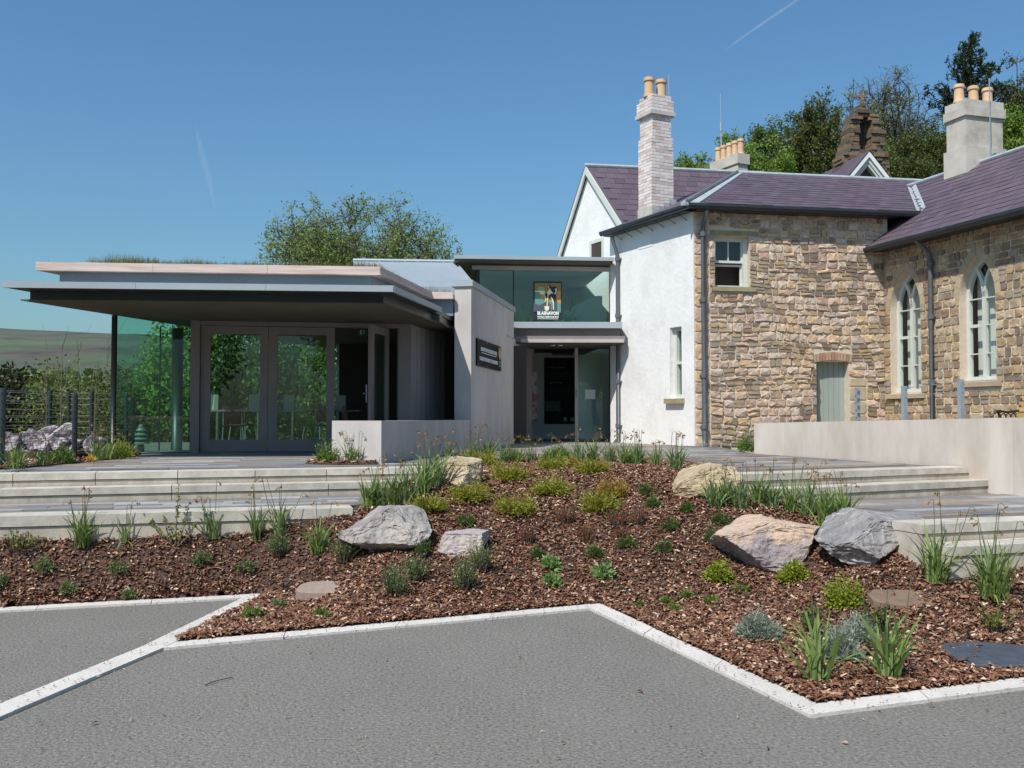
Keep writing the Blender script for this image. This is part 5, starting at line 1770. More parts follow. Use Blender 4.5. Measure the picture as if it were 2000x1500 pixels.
pp_('rule', [(280, 1328), (905, 1328), (905, 1342), (280, 1342)], 8, 'white_print')

# ---- entrance canopy and doors
DCn = 22.45
cA0 = aty(979, 660, DCn); cA1 = aty(1221, 662, DCn + .05)
FCn = Frame(cA0, cA1 - cA0)
cl = FCn.uv(1221, 661)[0]
z0_, z1_, z2_, z3_ = [FCn.uv(1100, y_)[1] for y_ in (668, 656, 641, 629)]
MB().fbox(FCn, 0, cl, z0_, z1_, -1.9, 0).build('canopy_beam', MT['taupe'], hall)
MB().fbox(FCn, .45, cl - .03, z0_ - .012, z0_ + .07, -.01, .03).build('canopy_trim', MT['taupe_light'], hall)
MB().fbox(FCn, .1, cl - .1, z1_, z2_, -1.9, -.12).build('canopy_band', MT['taupe'], hall)
MB().fbox(FCn, .07, cl - .07, z2_, z3_, -2.0, .05).build('canopy_fascia', MT['zinc'], hall)
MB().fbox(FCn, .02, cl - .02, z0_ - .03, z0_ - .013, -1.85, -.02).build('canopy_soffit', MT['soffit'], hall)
for px in (1098, 1083):
    u = FCn.uv(px, 672)[0]
    MB().lathe(FCn.p(u, z0_ - .045, -.6), [(.05, 0), (.06, .012), (.06, .014)], 14).build('downlight', MT['white_print'], hall)
DE = 23.95
e0 = aty(1028, 760, DE); e1 = aty(1213, 760, DE + .1)
FE = Frame(e0, e1 - e0)
def UE(px, w=0): return FE.uv(px, 760, w)[0]
zd = FE.uv(1100, 672)[1]
MB().fbox(FE, UE(1026), UE(1036), PZ, zd, -.12, .02).build('door_frame', MT['taupe'], hall)
MB().fbox(FE, UE(1123), UE(1129), PZ, zd, -.12, .02).build('door_frame', MT['taupe_light'], hall)
MB().fbox(FE, UE(1204), UE(1211), PZ, zd, -.12, .02).build('door_frame', MT['steel_dark'], hall)
MB().fbox(FE, UE(1036), UE(1123), zd - .09, zd, -.1, .01).fbox(FE, UE(1129), UE(1204), zd - .06, zd, -.1, .01).build('door_frame', MT['taupe'], hall)
gd = MB().fbox(FE, UE(1129), UE(1204), PZ + .01, zd - .06, -.05, -.035).build('glass_door', MT['glass_door'], hall)
MB().fbox(FE, UE(1143), UE(1163), 2.05, 2.28, -.034, -.031).build('door_notice', MT['interior_white'], gd)
MB().tube([FE.p(UE(1126), 2.1, .06), FE.p(UE(1126), 2.3, .06)], .015, 8).build('door_handle', MT['galv'], hall)
# lobby behind: white wall with a dark exhibition panel
wi = -2.6
MB().fbox(FE, UE(1005), UE(1128, wi), PZ - .02, 3.44, wi - .1, wi).build('lobby_wall', MT['interior_white'], hall)
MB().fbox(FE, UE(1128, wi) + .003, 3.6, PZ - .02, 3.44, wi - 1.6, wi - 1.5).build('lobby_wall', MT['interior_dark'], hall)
MB().fbox(FE, -.9, 3.2, PZ - .05, PZ + .006, wi - 1.6, -.12).build('lobby_floor', MT['interior_floor'], hall)
MB().fbox(FE, UE(1031) - .35, UE(1031) - .15, PZ, 3.44, wi - .5, -.1).build('lobby_side', MT['taupe'], hall)
xu0, xv1 = FE.uv(1063, 699, wi + .04); xu1, xv0 = FE.uv(1124, 828, wi + .04)
ep = empty('exhibition_panel', FE.p((xu0 + xu1) / 2, xv0, wi), 'dark exhibition panel with small white text inside the entrance', 'panel')
MB().fbox(FE, xu0, xu1, xv0, xv1, wi + .01, wi + .04).build('panel_board', MT['black_sign'], ep)
xw, xh = xu1 - xu0, xv1 - xv0
text("St. Peter's School", FE, xu0 + xw * .14, xv1 - xh * .155, xh * .035, wi + .043, MT['zinc_upstand'], ep, xw * .5)
text("Ysgol Sant Pedr", FE, xu0 + xw * .14, xv1 - xh * .385, xh * .035, wi + .043, MT['zinc_upstand'], ep, xw * .44)
for k in range(4):
    MB().fbox(FE, xu0 + xw * .14, xu0 + xw * .9, xv1 - xh * (.22 + .03 * k) - .004, xv1 - xh * (.22 + .03 * k) + .004, wi + .04, wi + .042).build('text_line', MT['steel_dark'], ep)
    MB().fbox(FE, xu0 + xw * .14, xu0 + xw * .9, xv1 - xh * (.45 + .03 * k) - .004, xv1 - xh * (.45 + .03 * k) + .004, wi + .04, wi + .042).build('text_line', MT['steel_dark'], ep)
MT['crowd_photo'] = M('crowd_photo', [(.01, .012, .015), (.05, .035, .03), (.16, .12, .10)], scale=28, rough=.5, ramp=(.4, .75))
MB().fbox(FE, xu0 + xw * .03, xu0 + xw * .52, xv0 + xh * .19, xv0 + xh * .35, wi + .04, wi + .043).build('photograph', MT['crowd_photo'], ep)
for k in (.62, .84):
    MB().lathe((0, 0, 0), [(.0, 0), (.06, 0), (.06, .003)], 14)
    MB().fbox(FE, xu0 + xw * k, xu0 + xw * (k + .11), xv0 + xh * .04, xv0 + xh * .10, wi + .04, wi + .043).build('badge', MT['zinc_upstand'], ep)
hp = MB().fbox(FE, UE(1078, wi), UE(1118, wi), xv1 + .08, xv1 + .33, wi + .002, wi + .1).build('wall_heater', MT['steel_dark'])
tag(hp, 'dark box fixed above the exhibition panel inside the entrance', 'heater')
MT['leaflets'] = M('leaflets', [(.25, .25, .24), (.35, .34, .32), (.30, .05, .03), (.1, .14, .16)], scale=9, rough=.6, const=True)
lr = MB().fbox(FE, UE(1036, -.9), UE(1049, -.9), PZ + .5, PZ + 1.75, -1.0, -.9).build('leaflet_rack', MT['leaflets'])
tag(lr, 'narrow rack of leaflets just inside the entrance', 'leaflet rack')
# ------------------------------------------------------------------ boulders, fence, posts, bench
import bmesh


def on_bed(px, py):
    d_ = np.array(ray(px, py))
    t = np.arange(3.5, 20, .01)
    P_ = np.array(EYE) + t[:, None] * d_
    hit = (P_[:, 2] <= bed_z(P_[:, :2])) & inside(P_[:, :2], bed_poly)
    k = int(np.argmax(hit)) if hit.any() else int(np.argmin(np.abs(P_[:, 2] - .4)))
    q_ = P_[k]
    return Vector((q_[0], q_[1], float(bed_z(q_[:2]))))


def rockmat(name, cols, vein=None, scale=2.6, top=None):
    m = M(name, cols, scale=scale, detail=12, rough=.88, bump=1.0, bscale=14, bump_dist=.06, ramp=(.32, .68))
    nt = m.node_tree; N_, L_ = nt.nodes, nt.links
    b = N_["Principled BSDF"]
    src = b.inputs["Base Color"].links[0].from_socket
    tc = [n_ for n_ in N_ if n_.type == 'MAPPING'][0]
    if top:
        sep = N_.new("ShaderNodeSeparateXYZ"); L_.new(tc.outputs[0], sep.inputs[0])
        nz = N_.new("ShaderNodeTexNoise"); nz.inputs["Scale"].default_value = 3.5; nz.inputs["Detail"].default_value = 6
        L_.new(tc.outputs[0], nz.inputs[0])
        ad = N_.new("ShaderNodeMath"); ad.operation = 'MULTIPLY_ADD'
        L_.new(nz.outputs[0], ad.inputs[0]); ad.inputs[1].default_value = .5; L_.new(sep.outputs[2], ad.inputs[2])
        rp = N_.new("ShaderNodeMapRange"); rp.inputs[1].default_value = top[1]; rp.inputs[2].default_value = top[1] + .08
        L_.new(ad.outputs[0], rp.inputs[0])
        mx = N_.new("ShaderNodeMix"); mx.data_type = 'RGBA'
        L_.new(rp.outputs[0], mx.inputs[0]); L_.new(src, mx.inputs[6]); mx.inputs[7].default_value = top[0] + (1,)
        src = mx.outputs[2]
    if vein:
        w_ = N_.new("ShaderNodeTexNoise"); w_.inputs["Scale"].default_value = 3.4; w_.inputs["Detail"].default_value = 9; w_.inputs["Distortion"].default_value = .6
        L_.new(tc.outputs[0], w_.inputs[0])
        sb = N_.new("ShaderNodeMath"); sb.operation = 'SUBTRACT'; sb.inputs[1].default_value = .5; L_.new(w_.outputs[0], sb.inputs[0])
        ab = N_.new("ShaderNodeMath"); ab.operation = 'ABSOLUTE'; L_.new(sb.outputs[0], ab.inputs[0])
        rp = N_.new("ShaderNodeMapRange"); rp.inputs[1].default_value = .001; rp.inputs[2].default_value = .011; rp.inputs[3].default_value = .75; rp.inputs[4].default_value = 0
        L_.new(ab.outputs[0], rp.inputs[0])
        mx = N_.new("ShaderNodeMix"); mx.data_type = 'RGBA'
        L_.new(rp.outputs[0], mx.inputs[0]); L_.new(src, mx.inputs[6]); mx.inputs[7].default_value = vein + (1,)
        src = mx.outputs[2]
    L_.new(src, b.inputs["Base Color"])
    return m


MT['rock_grey'] = rockmat('rock_grey', [(.18, .16, .148), (.28, .255, .238), (.36, .325, .295), (.44, .38, .325)], vein=(.42, .40, .38))
MT['rock_pink'] = rockmat('rock_pink', [(.30, .26, .27), (.42, .36, .34), (.50, .42, .36)])
MT['rock_tan'] = rockmat('rock_tan', [(.32, .24, .14), (.47, .37, .23), (.55, .46, .32)])
MT['rock_orange'] = rockmat('rock_orange', [(.19, .165, .17), (.28, .23, .23), (.34, .28, .26)], top=((.52, .38, .275), .47), vein=(.45, .40, .36))
MT['rock_slate'] = rockmat('rock_slate', [(.19, .178, .175), (.265, .248, .243), (.34, .315, .30)], vein=(.55, .53, .53))
MT['rock_pale'] = rockmat('rock_pale', [(.03, .022, .028), (.10, .08, .09), (.45, .40, .41), (.62, .57, .57)], scale=6)
MT['flag_pink'] = M('flag_pink', [(.25, .18, .15), (.34, .26, .215)], scale=5, rough=.9, bump=.3, bscale=30)
MT['flag_brown'] = M('flag_brown', [(.15, .10, .07), (.23, .155, .10)], scale=6, rough=.9, bump=.3, bscale=30)
MT['flag_slate'] = M('flag_slate', [(.045, .055, .07), (.075, .085, .10)], scale=9, rough=.6, bump=.4, bscale=22)


def rock_mesh(seed, cuts, rough=.06, sub=5):
    bm = bmesh.new()
    bmesh.ops.create_icosphere(bm, subdivisions=sub, radius=1)
    v = np.array([x.co for x in bm.verts])
    f = [[x.index for x in fc.verts] for fc in bm.faces]
    bm.free()
    r = np.random.default_rng(seed)
    v *= 1.25
    for nrm, h in cuts:
        nrm = np.array(nrm, float); nrm /= np.linalg.norm(nrm)
        s = v @ nrm - h
        v -= np.outer(np.maximum(s, 0), nrm)
    for _ in range(13):
        nrm = r.normal(size=3); nrm /= np.linalg.norm(nrm)
        s = v @ nrm - r.uniform(.74, .96)
        v -= np.outer(np.maximum(s, 0), nrm)
    ph = r.uniform(0, 6, (6, 3)); fr_ = r.normal(0, 2.6, (6, 3))
    for k in range(6):
        v += (rough * .22 * np.sin(v @ fr_[k] + ph[k, 0]))[:, None] * (v / np.linalg.norm(v, axis=1)[:, None])
    v += r.normal(0, rough * .2, v.shape)
    v -= (v.max(0) + v.min(0)) / 2
    v /= (v.max(0) - v.min(0)) / 2
    return v, f


def boulder(pl, pr, pt, pb, base, dep, mat, label, seed, cuts, sink=.2, rz=0.0, group='boulders in the planting bed', name='boulder', ground=None):
    d = base.y + dep * .42
    k = d / FPX
    w = (pr - pl) * k / 2
    c = aty((pl + pr) / 2, pb, d)
    v, f = rock_mesh(seed, cuts)
    zt_ = aty((pl + pr) / 2, pt, d).z
    z0 = float(bed_z(np.array([c.x, c.y - dep * .3]))) if ground is None else ground
    z0 = min(z0, zt_ - .12)
    H = (zt_ - z0) / (1 - sink)
    V = np.c_[v[:, 0] * w, v[:, 1] * dep * .5, (v[:, 2] * .5 + .5 - sink) * H]
    ca, sa = math.cos(rz), math.sin(rz)
    V = np.c_[V[:, 0] * ca - V[:, 1] * sa, V[:, 0] * sa + V[:, 1] * ca, V[:, 2]] + np.array([c.x, c.y, z0])
    o = MB().add(V.tolist(), f).build(name, mat, origin=(c.x, c.y, z0), smooth=False)
    me = o.data
    me.polygons.foreach_set("use_smooth", [True] * len(me.polygons))
    me.update()
    try:
        me.set_sharp_from_angle(angle=math.radians(24))
    except Exception:
        pass
    return tag(o, label, name, group)


boulder(664, 846, 990, 1082, on_bed(755, 1085), .75, MT['rock_grey'], 'large grey boulder at the end of the left terrace edge', 21, [((-.8, -.2, .9), .62), ((.55, -.3, .8), .72), ((0, -.9, .35), .55), ((0, 0, 1), .75)])
boulder(854, 956, 1036, 1086, on_bed(905, 1088), .45, MT['rock_pink'], 'small blocky pinkish boulder beside the large grey one', 33, [((0, 0, 1), .55), ((0, -1, .1), .6), ((1, -.2, .1), .75), ((-1, -.1, .3), .8)])
boulder(847, 944, 892, 952, on_bed(895, 952), .5, MT['rock_tan'], 'tan squared boulder behind daffodils at the upper left of the bed', 41, [((.1, -.2, 1), .66), ((-.3, -1, .25), .7), ((.9, -.5, .2), .66)])
boulder(1307, 1444, 904, 976, on_bed(1370, 974), .6, MT['rock_tan'], 'tan boulder with a sloping back beside the right hand steps', 52, [((-.75, -.1, .8), .45), ((.3, 0, 1), .8), ((0, -1, .15), .6), ((1, 0, .1), .8)])
boulder(1387, 1600, 1008, 1122, on_bed(1490, 1122), .8, MT['rock_orange'], 'large boulder with pale orange top and grey front', 63, [((-.55, -.1, .95), .62), ((.3, -.1, .95), .62), ((0, -.95, .25), .55), ((.9, -.4, -.1), .72)])
boulder(1596, 1816, 997, 1118, on_bed(1690, 1114), .8, MT['rock_slate'], 'large dark grey boulder veined with white', 74, [((-.8, -.25, .7), .55), ((.2, -.2, .95), .66), ((.2, -.95, .3), .52), ((.75, -.5, -.45), .6)])


def flagstone(pl, pr, pt, pb, mat, label, seed):
    r = random.Random(seed)
    a = on_bed((pl + pr) / 2, pb); b = on_bed((pl + pr) / 2, pt)
    rx = (pr - pl) / 2 * ((a.y + b.y) / 2) / FPX; ry = (b.y - a.y) / 2
    c = (a + b) / 2
    n_ = 11
    P = []
    for k in range(n_):
        t = 2 * math.pi * k / n_
        e_ = r.uniform(.86, 1.05)
        P.append((c.x + rx * e_ * math.copysign(abs(math.cos(t)) ** .7, math.cos(t)), c.y + ry * e_ * math.copysign(abs(math.sin(t)) ** .7, math.sin(t))))
    vs_ = []; 
    for z_ in (-.06, .022, .03):
        for x, y in P:
            s_ = 1 if z_ < .03 else .95
            X, Y = c.x + (x - c.x) * s_, c.y + (y - c.y) * s_
            zz = a.z + (b.z - a.z) * (Y - a.y) / (b.y - a.y)
            vs_.append((X, Y, zz + z_))
    fs_ = [tuple(range(2 * n_, 3 * n_))] + [(i * n_ + k, i * n_ + (k + 1) % n_, (i + 1) * n_ + (k + 1) % n_, (i + 1) * n_ + k) for i in (0, 1) for k in range(n_)]
    tag(MB().add(vs_, fs_).build('stepping_stone', mat), label, 'stepping stone', 'flat stepping stones in the bark')


flagstone(578, 712, 1140, 1166, MT['flag_pink'], 'flat pinkish stepping stone in the bark near the left kerb point', 1)
flagstone(1698, 1848, 1157, 1190, MT['flag_brown'], 'flat brown stepping stone behind the yellow green shrub', 2)
flagstone(1842, 2040, 1261, 1312, MT['flag_slate'], 'flat dark slate stepping stone by the right kerb', 3)

# strips of soil on the plaza
def soil_patch(pix, label, seed, dens=900):
    P = [atz(a, b, PZ) for a, b in pix]
    o = MB().prism([(p.x, p.y) for p in P], PZ - .05, PZ + .018).build('soil_patch', MT['bed'])
    tag(o, label, kind='structure')
    P2 = np.array([(p.x, p.y) for p in P])
    r = np.random.default_rng(seed)
    pt = r.uniform(P2.min(0), P2.max(0), (int(np.prod(P2.max(0) - P2.min(0)) * dens), 2)); pt = pt[inside(pt, P2)]
    n = len(pt); base = np.c_[pt, np.full(n, PZ + .024) + r.uniform(0, .02, n)]
    az = r.uniform(0, 6.28, n); ln = r.uniform(.015, .04, n); wd = r.uniform(.004, .012, n)
    dv = np.c_[np.cos(az), np.sin(az), r.normal(0, .3, n)]; sd = np.c_[-np.sin(az), np.cos(az), r.normal(0, .4, n)]
    c_ = np_strips('bark_chips', np.stack([base - dv * ln[:, None], base, base + dv * ln[:, None]], 1), np.stack([wd * .5, wd, wd * .5], 1), np.repeat(sd[:, None], 3, 1), MT['chips'], o)
    tag(c_, kind='stuff')


soil_patch([(-160, 925), (30, 916), (180, 902), (268, 891), (276, 886), (262, 881), (0, 880), (-160, 880)], 'strip of bark under the wire fence', 5)
soil_patch([(596, 906), (650, 908.5), (735, 907.5), (740, 903), (640, 899), (610, 901)], 'small bark patch in front of the low concrete wall', 6)

# ---- wire fences on the left
def fence(posts, h, nw, label, rp=.035):
    f = empty('wire_fence', posts[0], label, 'fence')
    for p in posts:
        MB().lathe((p.x, p.y, p.z - .1), [(rp, 0), (rp, h + .06), (rp * .9, h + .1), (rp * .5, h + .11)], 12).build('post', MT['steel_dark'], f, smooth=False)
    for k in range(nw):
        z = .1 + (h - .13) * k / (nw - 1)
        MB().tube([(p.x, p.y, p.z + z) for p in posts], .0045, 5).build('wire', MT['wire'], f)
fence([atz(-160, 932, PZ), atz(3, 915, PZ), atz(145, 900, PZ), atz(258, 887, PZ)], .93, 9, 'dark post and wire fence along the terrace edge')
bkp = [aty(-60, 860, 15.5), aty(97, 858, 17.5), aty(134, 856, 18.3), aty(178, 868, 18.0), aty(246, 868, 19.8)]
for p in bkp: p.z = PZ + .1
fence(bkp, .98, 9, 'second dark post and wire fence farther back, behind the rocks')
# rocks behind the fence
rr = random.Random(12)
spots = [(8, 880, 60), (38, 872, 48), (62, 868, 52), (92, 866, 58), (122, 862, 60), (142, 880, 40), (26, 892, 36), (76, 886, 46), (110, 884, 50), (-20, 872, 60), (186, 872, 40), (50, 896, 30)]
ORD = ['first', 'second', 'third', 'fourth', 'fifth', 'sixth', 'seventh', 'eighth', 'ninth', 'tenth', 'eleventh', 'twelfth', 'thirteenth']
for i, (px, pb, s) in enumerate(sorted(spots)):
    d = 13.6 + rr.uniform(0, 1.6)
    q = aty(px, pb, d)
    boulder(px - s * .5, px + s * .5, pb - s * .62, pb, Vector((q.x, q.y, PZ)), rr.uniform(.3, .45), MT['rock_pale'], 'pale mottled rock, ' + ORD[i] + ' from the left in the heap behind the wire fence', 100 + i, [((rr.uniform(-1, 1), -.3, 1), .7), ((rr.uniform(-1, 1), -1, .2), .65)], group='heap of rocks behind the fence', name='rock', sink=.15, ground=PZ + .1)
rb = MB().prism([(p.x, p.y) for p in (aty(-200, 860, 13.2), aty(150, 860, 13.6), aty(210, 860, 16.5), aty(-200, 860, 16.2))], .4, PZ + .12).build('rock_bank', MT['bed'])
tag(rb, 'low earth bank under the rocks', kind='structure')

# louvred bollard light behind the glass corner
q = aty(275, 876, 17.3)
bo = empty('bollard_light', (q.x, q.y, PZ), 'small green tiered bollard light behind the glass corner', 'lamp')
MT['bollard'] = M('bollard', [(.10, .17, .14), (.14, .21, .18)], scale=4, rough=.5)
MB().lathe((q.x, q.y, PZ - .05), [(.06, 0), (.06, .16), (.05, .17)], 16).build('base', MT['bollard'], bo)
for k in range(4):
    z = PZ + .13 + .075 * k
    s = 1 - .14 * k
    MB().lathe((q.x, q.y, z), [(.05, 0), (.15 * s, .0), (.15 * s, .012), (.06, .05), (.05, .06)], 18).build('louvre', MT['bollard'], bo)
MB().lathe((q.x, q.y, PZ + .42), [(.05, 0), (.04, .04), (.01, .06)], 14).build('cap', MT['bollard'], bo)

# ---- galvanised posts behind the concrete wall
gp = []
for px, pt, w_ in ((1675, 757, 'beside the green plank door'), (1766.5, 754, 'in front of the farther arched window'), (1877, 741, 'in front of the nearer arched window')):
    u = FCW.uv(px, 800, -.4)[0]
    zt_ = FCW.uv(px, pt, -.4)[1]
    mb = MB().fbox(FCW, u - .03, u + .03, 1.06, zt_, -.43, -.37)
    if px < 1700:
        mb = MB()
        for k in range(9): 
            z = 1.06 + (zt_ - 1.06) * k / 9
            mb.fbox(FCW, u - .028, u + .028, z, z + (zt_ - 1.06) / 9 * .55, -.43, -.37)
        mb.fbox(FCW, u - .028, u - .012, 1.06, zt_, -.428, -.372).fbox(FCW, u + .012, u + .028, 1.06, zt_, -.428, -.372)
    tag(mb.build('steel_post', MT['galv'], origin=FCW.p(u, 1.06, -.4)), 'grey galvanised steel post ' + w_, 'post', 'galvanised posts behind the concrete wall')
    gp.append(FCW.p(u, zt_ - .03, -.4))
wr = MB()
for dz in (0, -.12):
    wr.tube([p + Vector((0, 0, dz)) for p in gp[1:]] + [gp[2] + FCW.u * 2.2 + Vector((0, 0, dz))], .004, 5)
tag(wr.build('guard_wires', MT['wire']), 'thin steel wires strung between the galvanised posts', 'wire')

# ---- bench against the wing
MT['iron'] = M('iron', [(.014, .010, .010), (.025, .018, .018)], scale=6, rough=.45)
MT['bench_slat'] = M('bench_slat', [(.46, .30, .11), (.56, .39, .16)], scale=3, rough=.5, stretch=(1, 1, 6), obj_rnd=.08)
ub0 = FR.uv(1984, 790, .32)[0]
bench = empty('garden_bench', FR.p(ub0 + .8, 1.06, .4), 'garden bench with black iron ends and yellow wooden slats', 'bench')
Wb = .16
for e_, u in enumerate((ub0, ub0 + 1.5)):
    P = lambda w, z: FR.p(u, 1.06 + z, w)
    mb = MB()
    mb.tube([P(Wb + .0, .92), P(Wb + .01, .88), P(Wb + .05, .76), P(Wb + .10, .66), P(Wb + .2, .645), P(Wb + .36, .63), P(Wb + .52, .65), P(Wb + .60, .645), P(Wb + .62, .60)], [.028, .026, .022, .022, .022, .02, .022, .028, .02], 7)
    mb.tube([P(Wb + .12, .56), P(Wb + .10, .40), P(Wb + .12, .2), P(Wb + .03, 0)], .024, 7)
    mb.tube([P(Wb + .55, .65), P(Wb + .50, .50), P(Wb + .50, .40), P(Wb + .53, .2), P(Wb + .60, 0)], .024, 7)
    mb.tube([P(Wb + .12, .40), P(Wb + .3, .38), P(Wb + .52, .40)], .02, 7)
    for cx in (.22, .33, .44):
        mb.tube([P(Wb + cx + .05 * math.cos(t), .55 + .055 * math.sin(t)) for t in [k * math.pi / 5 for k in range(11)]], .011, 5)
    mb.build('end_frame', MT['iron'], bench)
for k in range(4):
    z = .58 + .1 * k; w = Wb + .115 - .036 * k
    MB().fbox(FR, ub0 - .02, ub0 + 1.52, 1.06 + z - .038, 1.06 + z + .038, w, w + .025).build('back_slat', MT['bench_slat'], bench)
for k in range(4):
    w = Wb + .16 + .1 * k
    MB().fbox(FR, ub0 - .02, ub0 + 1.52, 1.06 + .415, 1.06 + .44, w - .035, w + .035).build('seat_slat', MT['bench_slat'], bench)
# ------------------------------------------------------------------ plants
def LM(name, a, **k): MT[name] = leafmat(name, a, **k)
LM('daff_leaf', [(0.168, 0.264, 0.064), (0.224, 0.319, 0.085), (0.146, 0.231, 0.076), (0.280, 0.352, 0.093), (0.179, 0.275, 0.102)])
LM('daff_blue', [(0.179, 0.270, 0.112), (0.235, 0.324, 0.136), (0.146, 0.227, 0.096), (0.280, 0.346, 0.112)])
LM('daff_stem', [(0.120, 0.160, 0.060), (0.170, 0.170, 0.070)])
LM('withered', [(0.300, 0.160, 0.060), (0.380, 0.220, 0.100), (0.240, 0.120, 0.050), (0.420, 0.280, 0.140)], trans=.2)
LM('juniper', [(0.270, 0.284, 0.033), (0.365, 0.351, 0.044), (0.203, 0.243, 0.028), (0.324, 0.297, 0.033)])
LM('juniper_orange', [(0.338, 0.228, 0.044), (0.442, 0.264, 0.055), (0.286, 0.240, 0.044)])
LM('box_yellow', [(0.240, 0.300, 0.030), (0.336, 0.372, 0.045), (0.168, 0.228, 0.020)])
LM('lavender', [(0.250, 0.305, 0.230), (0.350, 0.403, 0.322), (0.200, 0.244, 0.172), (0.413, 0.451, 0.368)])
LM('rosemary', [(0.126, 0.196, 0.066), (0.182, 0.252, 0.083), (0.224, 0.280, 0.110), (0.112, 0.154, 0.055)])
LM('dark_green', [(0.065, 0.124, 0.022), (0.102, 0.171, 0.033), (0.131, 0.186, 0.039)])
LM('bright_green', [(0.144, 0.240, 0.040), (0.204, 0.300, 0.060), (0.120, 0.204, 0.035)])
LM('rosette', [(0.220, 0.341, 0.110), (0.286, 0.407, 0.150), (0.187, 0.297, 0.080)])
LM('red_heather', [(0.224, 0.065, 0.048), (0.336, 0.104, 0.072), (0.168, 0.078, 0.036), (0.280, 0.143, 0.060)])
LM('privet', [(0.184, 0.253, 0.040), (0.276, 0.322, 0.070), (0.230, 0.184, 0.050), (0.138, 0.196, 0.030)])
LM('pink_flower', [(0.620, 0.300, 0.340), (0.700, 0.400, 0.420), (0.550, 0.220, 0.280)])
LM('orange_flower', [(0.650, 0.300, 0.030), (0.700, 0.380, 0.050)])


def ribbons(r, n, base, hmin, hmax, lean, wid, rad, seg=6, droop=.5, twist=True):
    """strap leaves rising from a tuft"""
    az = r.uniform(0, 6.283, n)
    rr_ = rad * np.sqrt(r.random(n))
    ba = r.uniform(0, 6.283, n)
    b = np.c_[np.cos(ba) * rr_, np.sin(ba) * rr_, np.zeros(n)]
    L_ = r.uniform(hmin, hmax, n)
    th0 = np.abs(r.normal(0, lean, n)); cv = r.uniform(.1, 1.0, n) * droop
    P = np.zeros((n, seg, 3)); P[:, 0] = b
    for i in range(1, seg):
        t = i / (seg - 1)
        th = np.minimum(th0 + cv * t * t * 2, 2.3)
        P[:, i] = P[:, i - 1] + (L_ / (seg - 1))[:, None] * np.c_[np.cos(az) * np.sin(th), np.sin(az) * np.sin(th), np.cos(th)]
    sa = az + np.pi / 2 + r.normal(0, .7, n)
    S = np.repeat(np.c_[np.cos(sa), np.sin(sa), np.zeros(n)][:, None], seg, 1)
    t = np.linspace(0, 1, seg)
    W = (wid * r.uniform(.7, 1.2, n))[:, None] * np.where(t < .7, .75 + .35 * t, 1.0 * (1 - (t - .7) / .3 * .9))[None]
    return P + np.array(base), W, S


def daffodil(base, h, n, heads, label, group, seed, mat='daff_leaf', lean=.28, wid=.0085, rad=.05):
    r = np.random.default_rng(seed)
    c = empty('daffodil_clump', base, label, 'plant', group)
    P, W, S = ribbons(r, n, base, h * .55, h, lean, wid, rad, droop=.55)
    np_strips('leaves', P, W, S, MT[mat], c)
    n2 = max(3, n // 7)
    P, W, S = ribbons(r, n2, base, h * .5, h * .9, 1.0, wid, rad, droop=1.0)
    np_strips('drooping_leaves', P, W, S, MT['daff_leaf'], c)
    if heads:
        st = MB(); hd = []
        for k in range(heads):
            az = r.uniform(0, 6.28); th = abs(r.normal(0, .22)); hh = h * r.uniform(.95, 1.45)
            d = Vector((math.cos(az) * math.sin(th), math.sin(az) * math.sin(th), math.cos(th)))
            b = Vector(base) + Vector((r.normal(0, rad * .6), r.normal(0, rad * .6), 0))
            e_ = b + d * hh
            nod = Vector((math.cos(az), math.sin(az), 0)) * .025
            st.tube([b, b + d * hh * .6, e_, e_ + nod + Vector((0, 0, .008)), e_ + nod * 2 - Vector((0, 0, .02))], [.0035, .003, .0026, .0024, .002], 5, cap=False)
            tip_ = e_ + nod * 2 - Vector((0, 0, .02))
            for _ in range(9):
                a2 = r.uniform(0, 6.28); v1 = Vector((math.cos(a2), math.sin(a2), r.uniform(-1.6, .4))).normalized() * r.uniform(.018, .036)
                v2 = Vector(r.normal(0, 1, 3)).normalized() * .009
                hd += [tip_ + v2 * .6, tip_ + v1 * .6 + v2, tip_ + v1, tip_ + v1 * .6 - v2]
        st.build('flower_stems', MT['daff_stem'], c)
        tag(np_mesh('withered_heads', np.array([list(v_) for v_ in hd]), 4, MT['withered'], c), kind='stuff')
    return c


